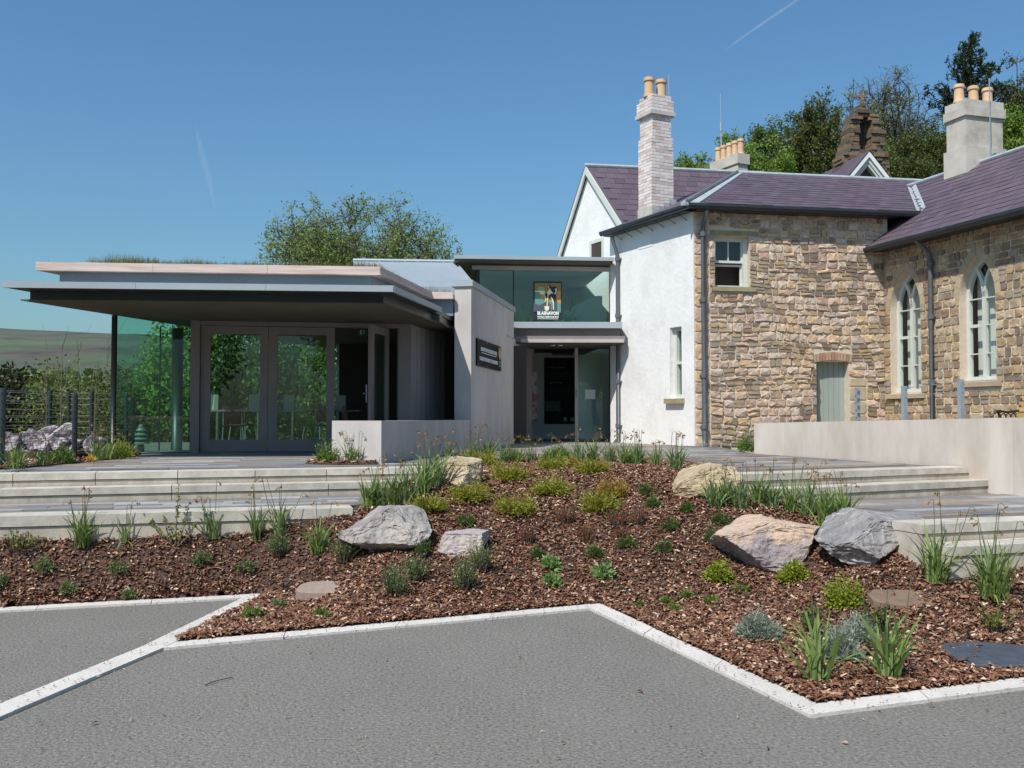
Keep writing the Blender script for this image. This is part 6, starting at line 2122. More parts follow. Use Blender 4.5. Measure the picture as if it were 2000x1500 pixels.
def tuft(name, base, w, h, n, mat, label, cat, group, seed, kind='dome', wid=.004, leaf=.03, bits=4):
    """low shrub: sprigs carrying small leaves, filling a dome"""
    r = np.random.default_rng(seed)
    c = empty(name, base, label, cat, group)
    az = r.uniform(0, 6.283, n); u = r.random(n)
    if kind == 'upright':
        th = np.abs(r.normal(0, .28, n)); L_ = h * r.uniform(.55, 1.05, n)
        b0 = np.c_[np.cos(az), np.sin(az), np.zeros(n)] * (w * .28 * np.sqrt(u))[:, None]
    elif kind == 'spread':
        th = r.uniform(.4, 1.45, n); L_ = np.where(th > 1.0, w * .55, h * 1.1) * r.uniform(.5, 1.1, n)
        b0 = np.c_[np.cos(az), np.sin(az), np.zeros(n)] * (w * .12 * np.sqrt(u))[:, None]
    else:
        th = np.arccos(1 - u * .95); 
        R_ = 1 / np.sqrt((np.sin(th) / (w / 2)) ** 2 + (np.cos(th) / h) ** 2)
        L_ = R_ * r.uniform(.75, 1.05, n)
        b0 = np.zeros((n, 3))
    D = np.c_[np.cos(az) * np.sin(th), np.sin(az) * np.sin(th), np.cos(th)]
    D += r.normal(0, .16, D.shape); L_ = L_ * (1 + .28 * np.sin(az * 2 + r.uniform(0, 6)) * np.sin(th * 3 + r.uniform(0, 6))); D /= np.linalg.norm(D, axis=1)[:, None]
    base = np.array(base)
    E = base + b0 + D * L_[:, None] + np.array([0, 0, .01])
    # stems
    st = MB()
    for k in range(0, n, max(1, n // 40)):
        st.tube([base + b0[k], (base + b0[k] + E[k]) / 2, E[k]], [.004, .003, .0015], 4, cap=False)
    st.build('stems', MT['bark'], c)
    t0 = .3 if kind != 'dome' else .55
    V = []
    for i in range(bits):
        t = t0 + (1 - t0) * (i + r.random(n)) / bits
        p = base + b0 + D * (L_ * t)[:, None]
        out = D * .75 + r.normal(0, .5, D.shape); out /= np.linalg.norm(out, axis=1)[:, None]
        sd_ = np.cross(out, r.normal(0, 1, D.shape)); sd_ /= np.linalg.norm(sd_, axis=1)[:, None]
        l = leaf * r.uniform(.6, 1.3, n)
        V.append(np.stack([p, p + out * (l * .5)[:, None] + sd_ * wid, p + out * l[:, None], p + out * (l * .5)[:, None] - sd_ * wid], 1).reshape(-1, 3))
    np_mesh('leaves', np.concatenate(V), 4, MT[mat], c)
    return c


def pz(px, py, z=PZ + .02): return atz(px, py, z)
def size(base, px): return px * base.y / FPX
sd = 500
# daffodils: individual ones
solo = [
    (160, 1068, 92, 46, 5, 'clump of strap leaved daffodils against the left end of the terrace edge', 'daff_leaf', None),
    (243, 1060, 60, 12, 2, 'thin daffodil clump beside the full one at the left terrace edge', 'daff_blue', None),
    (415, 1054, 78, 30, 4, 'daffodil clump right of the leafy sapling', 'daff_blue', None),
    (500, 1054, 76, 26, 4, 'daffodil clump between the middle of the terrace edge and the grey boulder', 'daff_leaf', None),
    (545, 1046, 84, 24, 5, 'taller daffodil clump behind the small rosemary near the grey boulder', 'daff_blue', None),
    (622, 1082, 84, 34, 2, 'upright daffodil clump just left of the large grey boulder', 'daff_leaf', None),
    (1828, 1138, 128, 54, 5, 'big daffodil clump right of the veined dark boulder', 'daff_leaf', None),
    (1942, 1172, 132, 70, 6, 'wide daffodil clump in front of the lowest right steps', 'daff_leaf', None),
    (1594, 1332, 150, 34, 1, 'large daffodil clump in the front corner, left of the grey lavender', 'daff_leaf', None),
    (1738, 1324, 150, 44, 2, 'large daffodil clump in the front corner, right of the grey lavender', 'daff_leaf', None),
]
for px, py, hp_, n, hd_, lab, mt, grp in solo:
    b = on_bed(px, py); sd += 1
    h = size(b, hp_)
    daffodil(b, h, n, hd_, lab, 'daffodil clumps', sd, mt, lean=.32 if n > 30 else .25, rad=.03 + n * .0009, wid=.009 if b.y > 7 else .0105)
rows = [
    ([(878, 906, 44), (925, 905, 52), (952, 903, 56), (985, 906, 48), (1015, 905, 40), (905, 909, 40), (1040, 904, 34)], 'daffodil clump in the top edge row, left of the middle', 'daffodils along the top edge, left half'),
    ([(1075, 906, 44), (1130, 906, 50), (1158, 904, 56), (1190, 905, 46), (1216, 909, 48), (1246, 910, 50), (1282, 912, 42), (1320, 920, 62)], 'daffodil clump in the top edge row, right of the middle', 'daffodils along the top edge, right half'),
    ([(722, 992, 70), (745, 990, 66), (768, 988, 78), (795, 985, 82), (826, 966, 92), (848, 952, 88), (872, 942, 60)], 'daffodil clump between grey boulder and squared tan boulder', 'daffodils beside the left steps'),
    ([(1395, 990, 62), (1416, 982, 52), (1446, 994, 70), (1480, 984, 60), (1508, 990, 70), (1545, 1000, 78), (1578, 1010, 82), (1610, 1030, 90), (1648, 1022, 76), (1630, 1012, 66)], 'daffodil clump below the right hand steps', 'daffodils beside the right steps'),
]
for lst, lab, grp in rows:
    for oi, (px, py, hp_) in enumerate(sorted(lst)):
        b = on_bed(px, py); sd += 1
        daffodil(b, size(b, hp_) * 1.02, 46 if hp_ > 45 else 34, 6 if py < 960 else 4, ORD[oi] + ' from the left: ' + lab, grp, sd, 'daff_blue' if sd % 2 else 'daff_leaf', lean=.3, wid=.0085, rad=.06)
for px, py, hp_, n, hd_, lab in [(686, 902, 44, 40, 8, 'daffodil clump in front of the low concrete wall'), (30, 916, 60, 44, 4, 'daffodil clump at the foot of the nearest fence post'), (82, 908, 40, 30, 3, 'smaller daffodil clump before the heap of rocks'),
                              (190, 900, 52, 40, 6, 'daffodil clump between the fence posts near the glass corner'), (215, 896, 44, 30, 6, 'daffodil clump left of the black canopy post'), (243, 893, 40, 34, 5, 'daffodil clump at the foot of the last fence post')]:
    b = pz(px, py); sd += 1
    daffodil(b, size(b, hp_), n, hd_, lab, 'daffodil clumps on the plaza', sd, 'daff_leaf', lean=.4, rad=.09)

# shrubs (px, py, width px, height px, material, kind, name, label)
shr = [
    (940, 912, 62, 34, 'juniper', 'spread', 'juniper', 'yellow green juniper just right of the tan squared boulder'),
    (995, 938, 70, 34, 'juniper', 'spread', 'juniper', 'yellow green juniper second from the tan squared boulder'),
    (1076, 966, 72, 36, 'juniper', 'spread', 'juniper', 'yellow green juniper in the middle of the upper bed, above the red heathers'),
    (1008, 1004, 82, 38, 'juniper', 'spread', 'juniper', 'yellow green juniper lowest of the group, right of the grey boulder'),
    (1080, 918, 66, 26, 'juniper', 'spread', 'juniper', 'yellow green juniper close to the top edge, left of the orange one'),
    (1112, 914, 44, 18, 'juniper_orange', 'spread', 'juniper', 'small orange tinged juniper close to the top edge'),
    (1158, 924, 64, 26, 'juniper', 'spread', 'juniper', 'yellow green juniper close to the top edge, right of the orange one'),
    (1172, 998, 70, 42, 'juniper', 'spread', 'juniper', 'yellow green juniper on the right of the group'),
    (1196, 970, 56, 34, 'juniper_orange', 'spread', 'juniper', 'long orange tipped juniper above the right one'),
    (915, 978, 86, 36, 'juniper', 'spread', 'juniper', 'yellow green juniper below the tan squared boulder'),
    (836, 998, 72, 30, 'juniper', 'spread', 'juniper', 'yellow green juniper on the shoulder of the large grey boulder'),
    (1080, 902, 40, 26, 'bright_green', 'dome', 'grass_tuft', 'bright green rounded tuft among the top edge daffodils'),
    (1098, 900, 34, 34, 'bright_green', 'dome', 'grass_tuft', 'taller bright green tuft beside the rounded one at the top edge'),
    (1240, 908, 40, 34, 'bright_green', 'dome', 'grass_tuft', 'bright green tuft right of the middle at the top edge'),
    (1000, 903, 34, 28, 'bright_green', 'dome', 'grass_tuft', 'bright green tuft left of the middle at the top edge'),
    (1404, 1132, 60, 36, 'box_yellow', 'dome', 'dwarf_shrub', 'low round yellow green shrub below the orange topped boulder'),
    (1552, 1134, 62, 40, 'box_yellow', 'dome', 'dwarf_shrub', 'low round yellow green shrub below the gap between the boulders'),
    (1648, 1188, 66, 74, 'box_yellow', 'dome', 'dwarf_shrub', 'taller yellow green shrub beside the brown stepping stone'),
    (1480, 1250, 74, 58, 'lavender', 'dome', 'lavender', 'round silver grey lavender standing alone near the front kerb'),
    (1640, 1290, 84, 76, 'lavender', 'dome', 'lavender', 'silver grey lavender between the two large front daffodils'),
    (1678, 1256, 60, 56, 'lavender', 'dome', 'lavender', 'silver grey lavender half hidden behind the right front daffodil'),
    (770, 1166, 48, 64, 'rosemary', 'upright', 'rosemary', 'upright rosemary nearest the pinkish stepping stone'),
    (810, 1138, 44, 52, 'rosemary', 'upright', 'rosemary', 'smaller rosemary just behind the one near the stepping stone'),
    (906, 1150, 46, 56, 'rosemary', 'upright', 'rosemary', 'upright rosemary in the middle below the small pinkish boulder'),
    (938, 1114, 42, 48, 'rosemary', 'upright', 'rosemary', 'rosemary touching the small pinkish boulder'),
    (543, 1086, 46, 44, 'rosemary', 'upright', 'rosemary', 'small rosemary in front of the daffodils left of the grey boulder'),
    (672, 1098, 36, 56, 'rosemary', 'upright', 'rosemary', 'dark rosemary against the left foot of the grey boulder'),
    (825, 1088, 22, 30, 'dark_green', 'upright', 'rosemary', 'tiny dark sprig at the right foot of the grey boulder'),
    (1262, 966, 34, 26, 'dark_green', 'dome', 'heather', 'small dark green heather left of the sloping tan boulder'),
    (1276, 990, 30, 26, 'dark_green', 'dome', 'heather', 'small dark green heather second below the sloping tan boulder'),
    (1341, 1000, 26, 22, 'dark_green', 'dome', 'heather', 'small dark green heather right under the sloping tan boulder'),
    (1406, 1022, 32, 24, 'dark_green', 'dome', 'heather', 'small dark green heather left of the right group of daffodils'),
    (1392, 1058, 34, 36, 'dark_green', 'dome', 'heather', 'small dark green heather against the left side of the orange topped boulder'),
    (1310, 1034, 34, 24, 'dark_green', 'dome', 'heather', 'small dark green heather in the middle of the right slope'),
    (1224, 1070, 46, 22, 'dark_green', 'dome', 'heather', 'low dark green heather, wider than its neighbours'),
    (1296, 1078, 36, 26, 'dark_green', 'dome', 'heather', 'small dark green heather below the middle of the right slope'),
    (1049, 1090, 28, 26, 'dark_green', 'dome', 'heather', 'small dark green heather right of the small pinkish boulder'),
    (1162, 1088, 38, 24, 'dark_green', 'dome', 'heather', 'small dark green heather above the pale rosettes'),
    (910, 1026, 34, 26, 'dark_green', 'dome', 'heather', 'small dark green heather above the small pinkish boulder'),
    (1076, 1110, 28, 20, 'rosette', 'dome', 'rosette_plant', 'pale green rosette, upper left of the three'),
    (1179, 1130, 34, 28, 'rosette', 'dome', 'rosette_plant', 'pale green rosette, largest of the three'),
    (1078, 1143, 22, 16, 'rosette', 'dome', 'rosette_plant', 'pale green rosette, smallest of the three'),
    (85, 1116, 44, 26, 'rosemary', 'dome', 'thyme', 'low green thyme farthest left in the bark'),
    (231, 1120, 40, 32, 'rosemary', 'dome', 'thyme', 'low green thyme below the thin daffodil clump'),
    (395, 1100, 42, 24, 'rosemary', 'dome', 'thyme', 'low green thyme below the leafy sapling'),
    (482, 1118, 44, 24, 'rosemary', 'dome', 'thyme', 'low green thyme left of the kerb point'),
    (132, 1160, 32, 22, 'rosemary', 'dome', 'thyme', 'low green thyme close to the far left kerb'),
    (5, 1142, 28, 22, 'rosemary', 'dome', 'thyme', 'low green thyme cut by the left edge of the picture'),
    (494, 1208, 48, 24, 'bright_green', 'dome', 'thyme', 'low bright green thyme inside the kerb point'),
    (546, 1188, 32, 18, 'rosemary', 'dome', 'thyme', 'small thyme left of the pinkish stepping stone'),
    (626, 1206, 28, 16, 'bright_green', 'dome', 'thyme', 'small bright thyme in front of the pinkish stepping stone'),
    (250, 1170, 26, 18, 'rosemary', 'dome', 'thyme', 'tiny thyme close to the left kerb'),
    (1300, 1180, 34, 12, 'bright_green', 'dome', 'seedling_patch', 'flat green seedling patch nearest the kerb apex'),
    (1342, 1168, 30, 12, 'bright_green', 'dome', 'seedling_patch', 'flat green seedling patch above the nearest one'),
    (1318, 1194, 34, 10, 'bright_green', 'dome', 'seedling_patch', 'flat green seedling patch lowest by the diagonal kerb'),
    (1388, 1180, 32, 14, 'bright_green', 'dome', 'seedling_patch', 'flat green seedling patch left of the lone lavender'),
    (1446, 1158, 28, 12, 'bright_green', 'dome', 'seedling_patch', 'flat green seedling patch below the first yellow green shrub'),
    (1250, 1186, 26, 10, 'bright_green', 'dome', 'seedling_patch', 'flat green seedling patch at the kerb apex'),
    (1590, 1240, 50, 60, 'dark_green', 'upright', 'sapling', 'thin leafy sapling behind the left front daffodil'),
    (1705, 1240, 60, 60, 'dark_green', 'upright', 'sapling', 'thin leafy sapling behind the right front daffodil'),
    (1938, 1236, 50, 50, 'privet', 'upright', 'sapling', 'thin sapling left of the slate stepping stone'),
    (1030, 1062, 44, 30, 'red_heather', 'upright', 'red_heather', 'reddish heather below the lowest juniper'),
    (1105, 1024, 44, 34, 'red_heather', 'upright', 'red_heather', 'reddish heather right of the lowest juniper'),
    (1145, 1060, 44, 32, 'red_heather', 'upright', 'red_heather', 'reddish heather in the middle of the bed'),
    (1206, 1030, 44, 34, 'red_heather', 'upright', 'red_heather', 'reddish heather below the right juniper'),
    (1246, 1026, 40, 30, 'red_heather', 'upright', 'red_heather', 'reddish heather farthest right of the reddish ones'),
    (1215, 1056, 36, 26, 'red_heather', 'upright', 'red_heather', 'reddish heather above the wide dark green one'),
    (40, 1080, 70, 46, 'privet', 'upright', 'sapling', 'straggling shrub at the far left under the terrace edge'),
]
sd = 900
for px, py, wp, hp_, mt, kd, nm, lab in shr:
    b = on_bed(px, py); sd += 1
    w, h = size(b, wp), size(b, hp_)
    n = {'juniper': 330, 'dwarf_shrub': 620, 'lavender': 900, 'rosemary': 150, 'heather': 130, 'rosette_plant': 60, 'thyme': 120, 'grass_tuft': 260, 'seedling_patch': 90, 'sapling': 26, 'red_heather': 80}[nm]
    lf = {'juniper': .045, 'lavender': .04, 'rosette_plant': .07, 'dwarf_shrub': .024, 'rosemary': .028, 'sapling': .032, 'grass_tuft': .07}.get(nm, .026)
    wd_ = {'juniper': .005, 'lavender': .0035, 'rosette_plant': .014, 'dwarf_shrub': .008, 'sapling': .011, 'rosemary': .004}.get(nm, .0055)
    tuft(nm, b, w, h, n, mt, lab, nm.replace('_', ' ') if nm not in ('seedling_patch', 'rosette_plant') else 'plant', {'juniper': 'junipers'}.get(nm, nm.replace('_', ' ') + 's in the bed'), sd, kd, wd_, lf, bits=6 if nm in ('rosemary', 'juniper', 'sapling') else 4)
for px, py, wp, hp_, mt, lab in [(638, 902, 36, 48, 'bright_green', 'round green bush at the left corner of the low concrete wall'), (120, 903, 40, 36, 'bright_green', 'bright green tuft left of the middle fence post'), (232, 893, 60, 34, 'box_yellow', 'yellow green tuft under the last fence posts'),
                              (178, 903, 22, 10, 'orange_flower', 'orange flowers at the foot of the fence'), (1458, 880, 34, 42, 'bright_green', 'leafy green plant between stone wall and concrete wall end')]:
    b = pz(px, py); sd += 1
    tuft('border_plant', b, size(b, wp), size(b, hp_), 300 if mt != 'orange_flower' else 22, mt, lab, 'plant', 'plants in small borders', sd, 'dome' if mt != 'orange_flower' else 'upright', .006, .05)
# leafy sapling by the terrace edge
b = on_bed(342, 1068)
sp_ = empty('young_shrub', b, 'tall thin leafy sapling standing before the terrace edge', 'shrub')
r = np.random.default_rng(5)
mb = MB(); V = []
H = size(b, 118)
for k, (dx, hh, lx) in enumerate([(0, 1, .02), (.07, .74, .05), (-.06, .5, -.06), (.1, .4, .1), (-.13, .42, -.1)]):
    a = Vector(b) + Vector((dx * .3, 0, 0)); e_ = Vector(b) + Vector((dx + lx, .02, H * hh))
    mb.tube([a, a.lerp(e_, .5) + Vector((dx * .2, 0, 0)), e_], [.006, .005, .002], 5)
    for i in range(int(60 * hh)):
        p = np.array(a.lerp(e_, r.uniform(.15, 1)))
        o_ = r.normal(0, 1, 3); o_ /= np.linalg.norm(o_); s_ = np.cross(o_, r.normal(0, 1, 3)); s_ /= np.linalg.norm(s_)
        l = r.uniform(.02, .042)
        V += [p, p + o_ * l * .5 + s_ * .011, p + o_ * l, p + o_ * l * .5 - s_ * .011]
mb.build('stems', MT['twig_pale'], sp_); np_mesh('leaves', np.array(V), 4, MT['privet'], sp_)
# pink flowers by the wing
b = FR.p(.15, 1.06, .25)
pf = tuft('pink_flowers', b, .42, .5, 120, 'bright_green', 'pink flowers growing at the inner corner of the stone walls', 'flowers', None, 77, 'dome', .01, .04)
r = np.random.default_rng(8)
V = []
for i in range(120):
    d = r.normal(0, 1, 3); d[2] = abs(d[2]); d /= np.linalg.norm(d)
    p = np.array(b) + d * np.array([.24, .24, .52]) * r.uniform(.75, 1)
    o_ = r.normal(0, 1, 3); o_ /= np.linalg.norm(o_); s_ = np.cross(o_, d); s_ /= np.linalg.norm(s_)
    V += [p - o_ * .03, p + s_ * .03, p + o_ * .03, p - s_ * .03]
np_mesh('blossoms', np.array(V), 4, MT['pink_flower'], pf)
# ------------------------------------------------------------------ trees, scrub, hill
LM('leaf_spring', [(.13, .20, .04), (.18, .25, .05), (.10, .16, .03), (.22, .26, .08)])
LM('leaf_sparse', [(.18, .24, .07), (.24, .30, .09), (.15, .20, .055), (.27, .28, .12)])
LM('leaf_tree', [(.22, .30, .085), (.28, .36, .11), (.19, .26, .07), (.31, .34, .14)], trans=.45)
LM('leaf_dense', [(.075, .13, .025), (.11, .17, .035), (.14, .21, .04), (.06, .10, .02)])
LM('leaf_bright', [(.16, .26, .04), (.22, .33, .055), (.12, .20, .03)])
LM('leaf_olive', [(.08, .115, .025), (.115, .145, .035), (.13, .13, .035), (.06, .085, .02)])
LM('needles', [(.018, .035, .016), (.03, .05, .022), (.04, .06, .028)], trans=.1)
LM('leaf_gold', [(.15, .19, .045), (.20, .23, .055), (.11, .15, .03)])
LM('conifer_dark', [(.02, .028, .010), (.035, .04, .014), (.06, .05, .02)], trans=.15)


def gz_(x, y): return float(ground_height(np.array([x]), np.array([y]))[0])


def leaf_quads(r, pts, size_, up=.3, aspect=.5):
    n = len(pts)
    o_ = r.normal(0, 1, (n, 3)); o_ /= np.linalg.norm(o_, axis=1)[:, None]
    s_ = np.cross(o_, r.normal(0, 1, (n, 3))); s_ /= np.linalg.norm(s_, axis=1)[:, None]
    l = (size_ * r.uniform(.6, 1.3, n))[:, None]
    return np.stack([pts - o_ * l * .5, pts + s_ * l * aspect * .5, pts + o_ * l * .5, pts - s_ * l * aspect * .5], 1).reshape(-1, 3)


def tree(name, label, group, base, C, R, seed, tr=.25, n1=9, n2=8, n3=7, lpt=10, leaf=.14, mat='leaf_spring', keep=1.0, twig=.012, spread=.22, fork=.35, cat='tree', bark='bark', aspect=.5, limb=.42):
    r = np.random.default_rng(seed)
    base = Vector(base); C = Vector(C)
    root = empty(name, base, label, cat, group)
    Rv = np.array(R)
    top = base.lerp(C, .8)
    mb = MB()
    def curve(a, b, sag, k=5):
        a, b = Vector(a), Vector(b)
        mid = Vector(r.normal(0, (b - a).length * .07, 3))
        return [a.lerp(b, t) + mid * math.sin(math.pi * t) + Vector((0, 0, sag * math.sin(math.pi * t))) for t in [i / (k - 1) for i in range(k)]]
    tp = curve(base, top, 0, 6)
    mb.tube(tp, [tr * (1 - .5 * i / 5) for i in range(6)], 9)
    L_pts = []
    Cn = np.array(C)
    def clampE(p, s=1.0):
        q = (np.array(p) - Cn) / Rv
        m = np.linalg.norm(q)
        return Vector(Cn + q * Rv * (min(1, s / m) if m > 0 else 1))
    for i in range(n1):
        t0 = fork + (1 - fork) * (i + .5) / n1
        k0 = min(int(t0 * 5), 4); st = tp[k0].lerp(tp[k0 + 1], t0 * 5 - k0)
        d = r.normal(0, 1, 3); d[2] = d[2] * .7 + .35; d /= np.linalg.norm(d)
        tgt = Vector(Cn + d * Rv * r.uniform(.55, .85))
        p1_ = curve(st, tgt, (tgt - st).length * .06, 6)
        r1 = tr * limb
        mb.tube(p1_, [r1 * (1 - .78 * q / 5) for q in range(6)], 6, cap=False)
        for j in range(n2):
            t = r.uniform(.25, 1); kk = min(int(t * 5), 4); s2 = p1_[kk].lerp(p1_[kk + 1], t * 5 - kk)
            d2 = r.normal(0, 1, 3) + .9 * (np.array(s2) - Cn) / Rv; d2[2] += .25; d2 /= np.linalg.norm(d2)
            e2 = clampE(np.array(s2) + d2 * Rv * r.uniform(.28, .6), r.uniform(.86, 1.04))
            p2_ = curve(s2, e2, 0, 4)
            mb.tube(p2_, [r1 * .34, r1 * .26, r1 * .17, twig * .8], 5, cap=False)
            for k in range(n3):
                t = r.uniform(.2, 1); kk = min(int(t * 3), 2); s3 = p2_[kk].lerp(p2_[kk + 1], t * 3 - kk)
                d3 = r.normal(0, 1, 3) + .5 * (np.array(s3) - Cn) / Rv; d3[2] += .2; d3 /= np.linalg.norm(d3)
                e3 = clampE(np.array(s3) + d3 * Rv.mean() * spread * r.uniform(.6, 1.3), 1.06)
                mid_ = s3.lerp(e3, .5) + Vector(r.normal(0, .04, 3))
                mb.tube([s3, mid_, e3], [twig, twig * .7, twig * .35], 3, cap=False)
                if r.random() < keep:
                    m_ = r.poisson(lpt)
                    tt = r.uniform(.25, 1.08, m_)[:, None]
                    L_pts.append(np.array(s3) * (1 - tt) + np.array(e3) * tt + r.normal(0, leaf * .75, (m_, 3)))
    mb.build('trunk', MT[bark], root, smooth=True)
    if L_pts:
        P = np.concatenate(L_pts)
        np_mesh('crown', leaf_quads(r, P, leaf, aspect=aspect), 4, MT[mat], root)
    return root


def bush(name, label, group, base, rx, ry, h, n, leaf, mat, seed, clumps=14, cat='shrub', stems=9, aspect=.55, low=.08):
    r = np.random.default_rng(seed)
    root = empty(name, base, label, cat, group)
    b = np.array(base)
    mb = MB(); P = []
    for k in range(clumps):
        d = r.normal(0, 1, 3); d /= np.linalg.norm(d); d *= r.uniform(.45, .9)
        c = b + np.array([d[0] * rx, d[1] * ry, h * (.54 + .46 * d[2])])
        c[2] = max(c[2], b[2] + h * low)
        if k < stems: mb.tube([b + r.normal(0, .08, 3) * [1, 1, 0], (b + c) / 2 + r.normal(0, .1, 3), c], [.03, .02, .008], 5, cap=False)
        m_ = n // clumps
        s_ = r.normal(0, 1, (m_, 3)); s_ /= np.linalg.norm(s_, axis=1)[:, None]
        s_ *= (r.random(m_) ** .4)[:, None]
        P.append(c + s_ * np.array([rx * .42, ry * .42, h * .26]) * r.uniform(.7, 1.25))
    mb.build('stems', MT['bark'], root)
    np_mesh('foliage', leaf_quads(r, np.concatenate(P), leaf, aspect=aspect), 4, MT[mat], root)
    return root


def T(px, py, d): return aty(px, py, d)
def ball(pxc, pyc, rxp, rzp, d): k = d / FPX; return T(pxc, pyc, d), (rxp * k, rxp * k * .9, rzp * k)


# broad tree behind the café
C, R = ball(700, 516, 196, 142, 45)
tree('spreading_tree', 'broad spreading tree with thin spring leaves rising behind the café roof', None, (C.x + .2, C.y, gz_(C.x, C.y)), C, R, 3, tr=.36, n1=32, n2=13, n3=11, lpt=12.0, leaf=.14, mat='leaf_tree', keep=.95, twig=.010, fork=.5, limb=.24)
C, R = ball(592, 520, 98, 84, 42)
tree('leafy_tree', 'denser green tree at the left flank of the spreading tree', None, (C.x, C.y, gz_(C.x, C.y)), C, R, 4, tr=.15, n1=9, n2=8, n3=6, lpt=9, leaf=.16, mat='leaf_spring', twig=.010)

# wooded slope behind the school
hs = [
    ('leafy_tree', 'low green tree left of the far chimney', 1372, 345, 46, 48, 44, 'leaf_bright', 12),
    ('leafy_tree', 'green tree behind the five pots of the far chimney', 1470, 310, 62, 58, 45, 'leaf_bright', 13),
    ('leafy_tree', 'dense mid green tree between far chimney and bellcote', 1535, 292, 62, 66, 48, 'leaf_dense', 14),
    ('leafy_tree', 'dark rounded tree just left of the bellcote', 1598, 278, 52, 86, 46, 'leaf_olive', 15),
    ('leafy_tree', 'dark green tree low behind the bellcote', 1668, 310, 60, 70, 47, 'leaf_dense', 16),
    ('leafy_tree', 'green undergrowth tree between bellcote and rendered chimney', 1790, 318, 70, 62, 48, 'leaf_olive', 17),
    ('leafy_tree', 'green tree right of the rendered chimney, lower', 1992, 260, 52, 72, 46, 'leaf_bright', 18),
    ('leafy_tree', 'dark tall tree cut by the right edge of the picture', 2010, 190, 56, 90, 52, 'leaf_olive', 19),
    ('leafy_tree', 'dense green tree behind the rendered chimney', 1885, 290, 70, 74, 50, 'leaf_dense', 20),
    ('leafy_tree', 'green tree on the slope just beyond the right edge of the picture', 2110, 250, 70, 90, 50, 'leaf_dense', 21),
    ('leafy_tree', 'second green tree on the slope beyond the right edge of the picture', 2240, 240, 76, 100, 50, 'leaf_bright', 22),
]
for nm, lab, px, py, rx, rz, d, mt, s in hs:
    C, R = ball(px, py, rx * 1.25, rz * 1.2, d)
    tree(nm, lab, 'trees on the slope behind the school', (C.x, C.y, min(gz_(C.x, C.y), C.z - R[2])), C, R, s, tr=.16, n1=15, n2=9, n3=6, lpt=27, leaf=.135, mat=mt, twig=.010, spread=.3)
C, R = ball(1738, 250, 106, 128, 52)
tree('bare_tree', 'nearly bare grey tree with fine twigs behind the bellcote', 'trees on the slope behind the school', (C.x, C.y, gz_(C.x, C.y)), C, R, 31, tr=.22, n1=22, n2=11, n3=9, lpt=3.2, leaf=.13, mat='leaf_sparse', keep=.7, twig=.014, fork=.3)
C, R = ball(1672, 262, 66, 92, 50)
tree('bare_tree', 'smaller half bare tree left of the tall bare one', 'trees on the slope behind the school', (C.x, C.y, gz_(C.x, C.y)), C, R, 32, tr=.15, n1=14, n2=8, n3=8, lpt=5, leaf=.13, mat='leaf_sparse', keep=.8, twig=.013, fork=.3)

# pine
def pine(px_c, py_top, py_bot, hw, d, label, seed):
    r = np.random.default_rng(seed)
    k = d / FPX
    t = T(px_c, py_top, d); bt = T(px_c - 10, py_bot, d)
    base = Vector((bt.x, bt.y, gz_(bt.x, bt.y)))
    root = empty('pine_tree', base, label, 'tree', 'trees on the slope behind the school')
    mb = MB(); V = []
    mb.tube([base, base.lerp(t, .5) + Vector((.1, 0, 0)), t], [.28, .18, .03], 8)
    H = (t.z - bt.z)
    for lev in range(40):
        u = (lev + r.random()) / 40
        z = bt.z + H * u
        L_ = hw * k * (1.02 - u) ** .75 * r.uniform(.55, 1.15) * (1.0 if u > .3 else .9)
        az = r.uniform(0, 6.283)
        for q in range(2):
            a_ = az + q * 3.0 + r.normal(0, .5)
            st = Vector((base.lerp(t, (z - base.z) / (t.z - base.z)).x, t.y, z))
            e_ = st + Vector((math.cos(a_) * L_, math.sin(a_) * L_, L_ * r.uniform(.05, .4)))
            mid = st.lerp(e_, .55) + Vector((0, 0, -.08 * L_))
            mb.tube([st, mid, e_], [.05, .035, .012], 5, cap=False)
            for s_ in range(max(4, int(L_ * 7))):
                tt = r.uniform(.3, 1)
                p = np.array(st.lerp(mid, tt / .55) if tt < .55 else mid.lerp(e_, (tt - .55) / .45)) + r.normal(0, .12, 3)
                up_ = np.array([r.normal(0, .35), r.normal(0, .35), 1.0]); up_ /= np.linalg.norm(up_)
                ln_ = r.uniform(.22, .42)
                m_ = 26
                pos = p + up_ * (r.random(m_) * ln_)[:, None]
                o_ = r.normal(0, 1, (m_, 3)) + up_ * .8; o_ /= np.linalg.norm(o_, axis=1)[:, None]
                sd_ = np.cross(o_, r.normal(0, 1, (m_, 3))); sd_ /= np.linalg.norm(sd_, axis=1)[:, None]
                l = r.uniform(.12, .22, m_)[:, None]
                V.append(np.stack([pos, pos + o_ * l * .5 + sd_ * .03, pos + o_ * l, pos + o_ * l * .5 - sd_ * .03], 1).reshape(-1, 3))
    mb.build('trunk', MT['bark'], root, smooth=True)
    np_mesh('crown', np.concatenate(V), 4, MT['needles'], root)
pine(1896, 78, 310, 112, 52, 'tall dark pine rising behind the rendered chimney', 41)

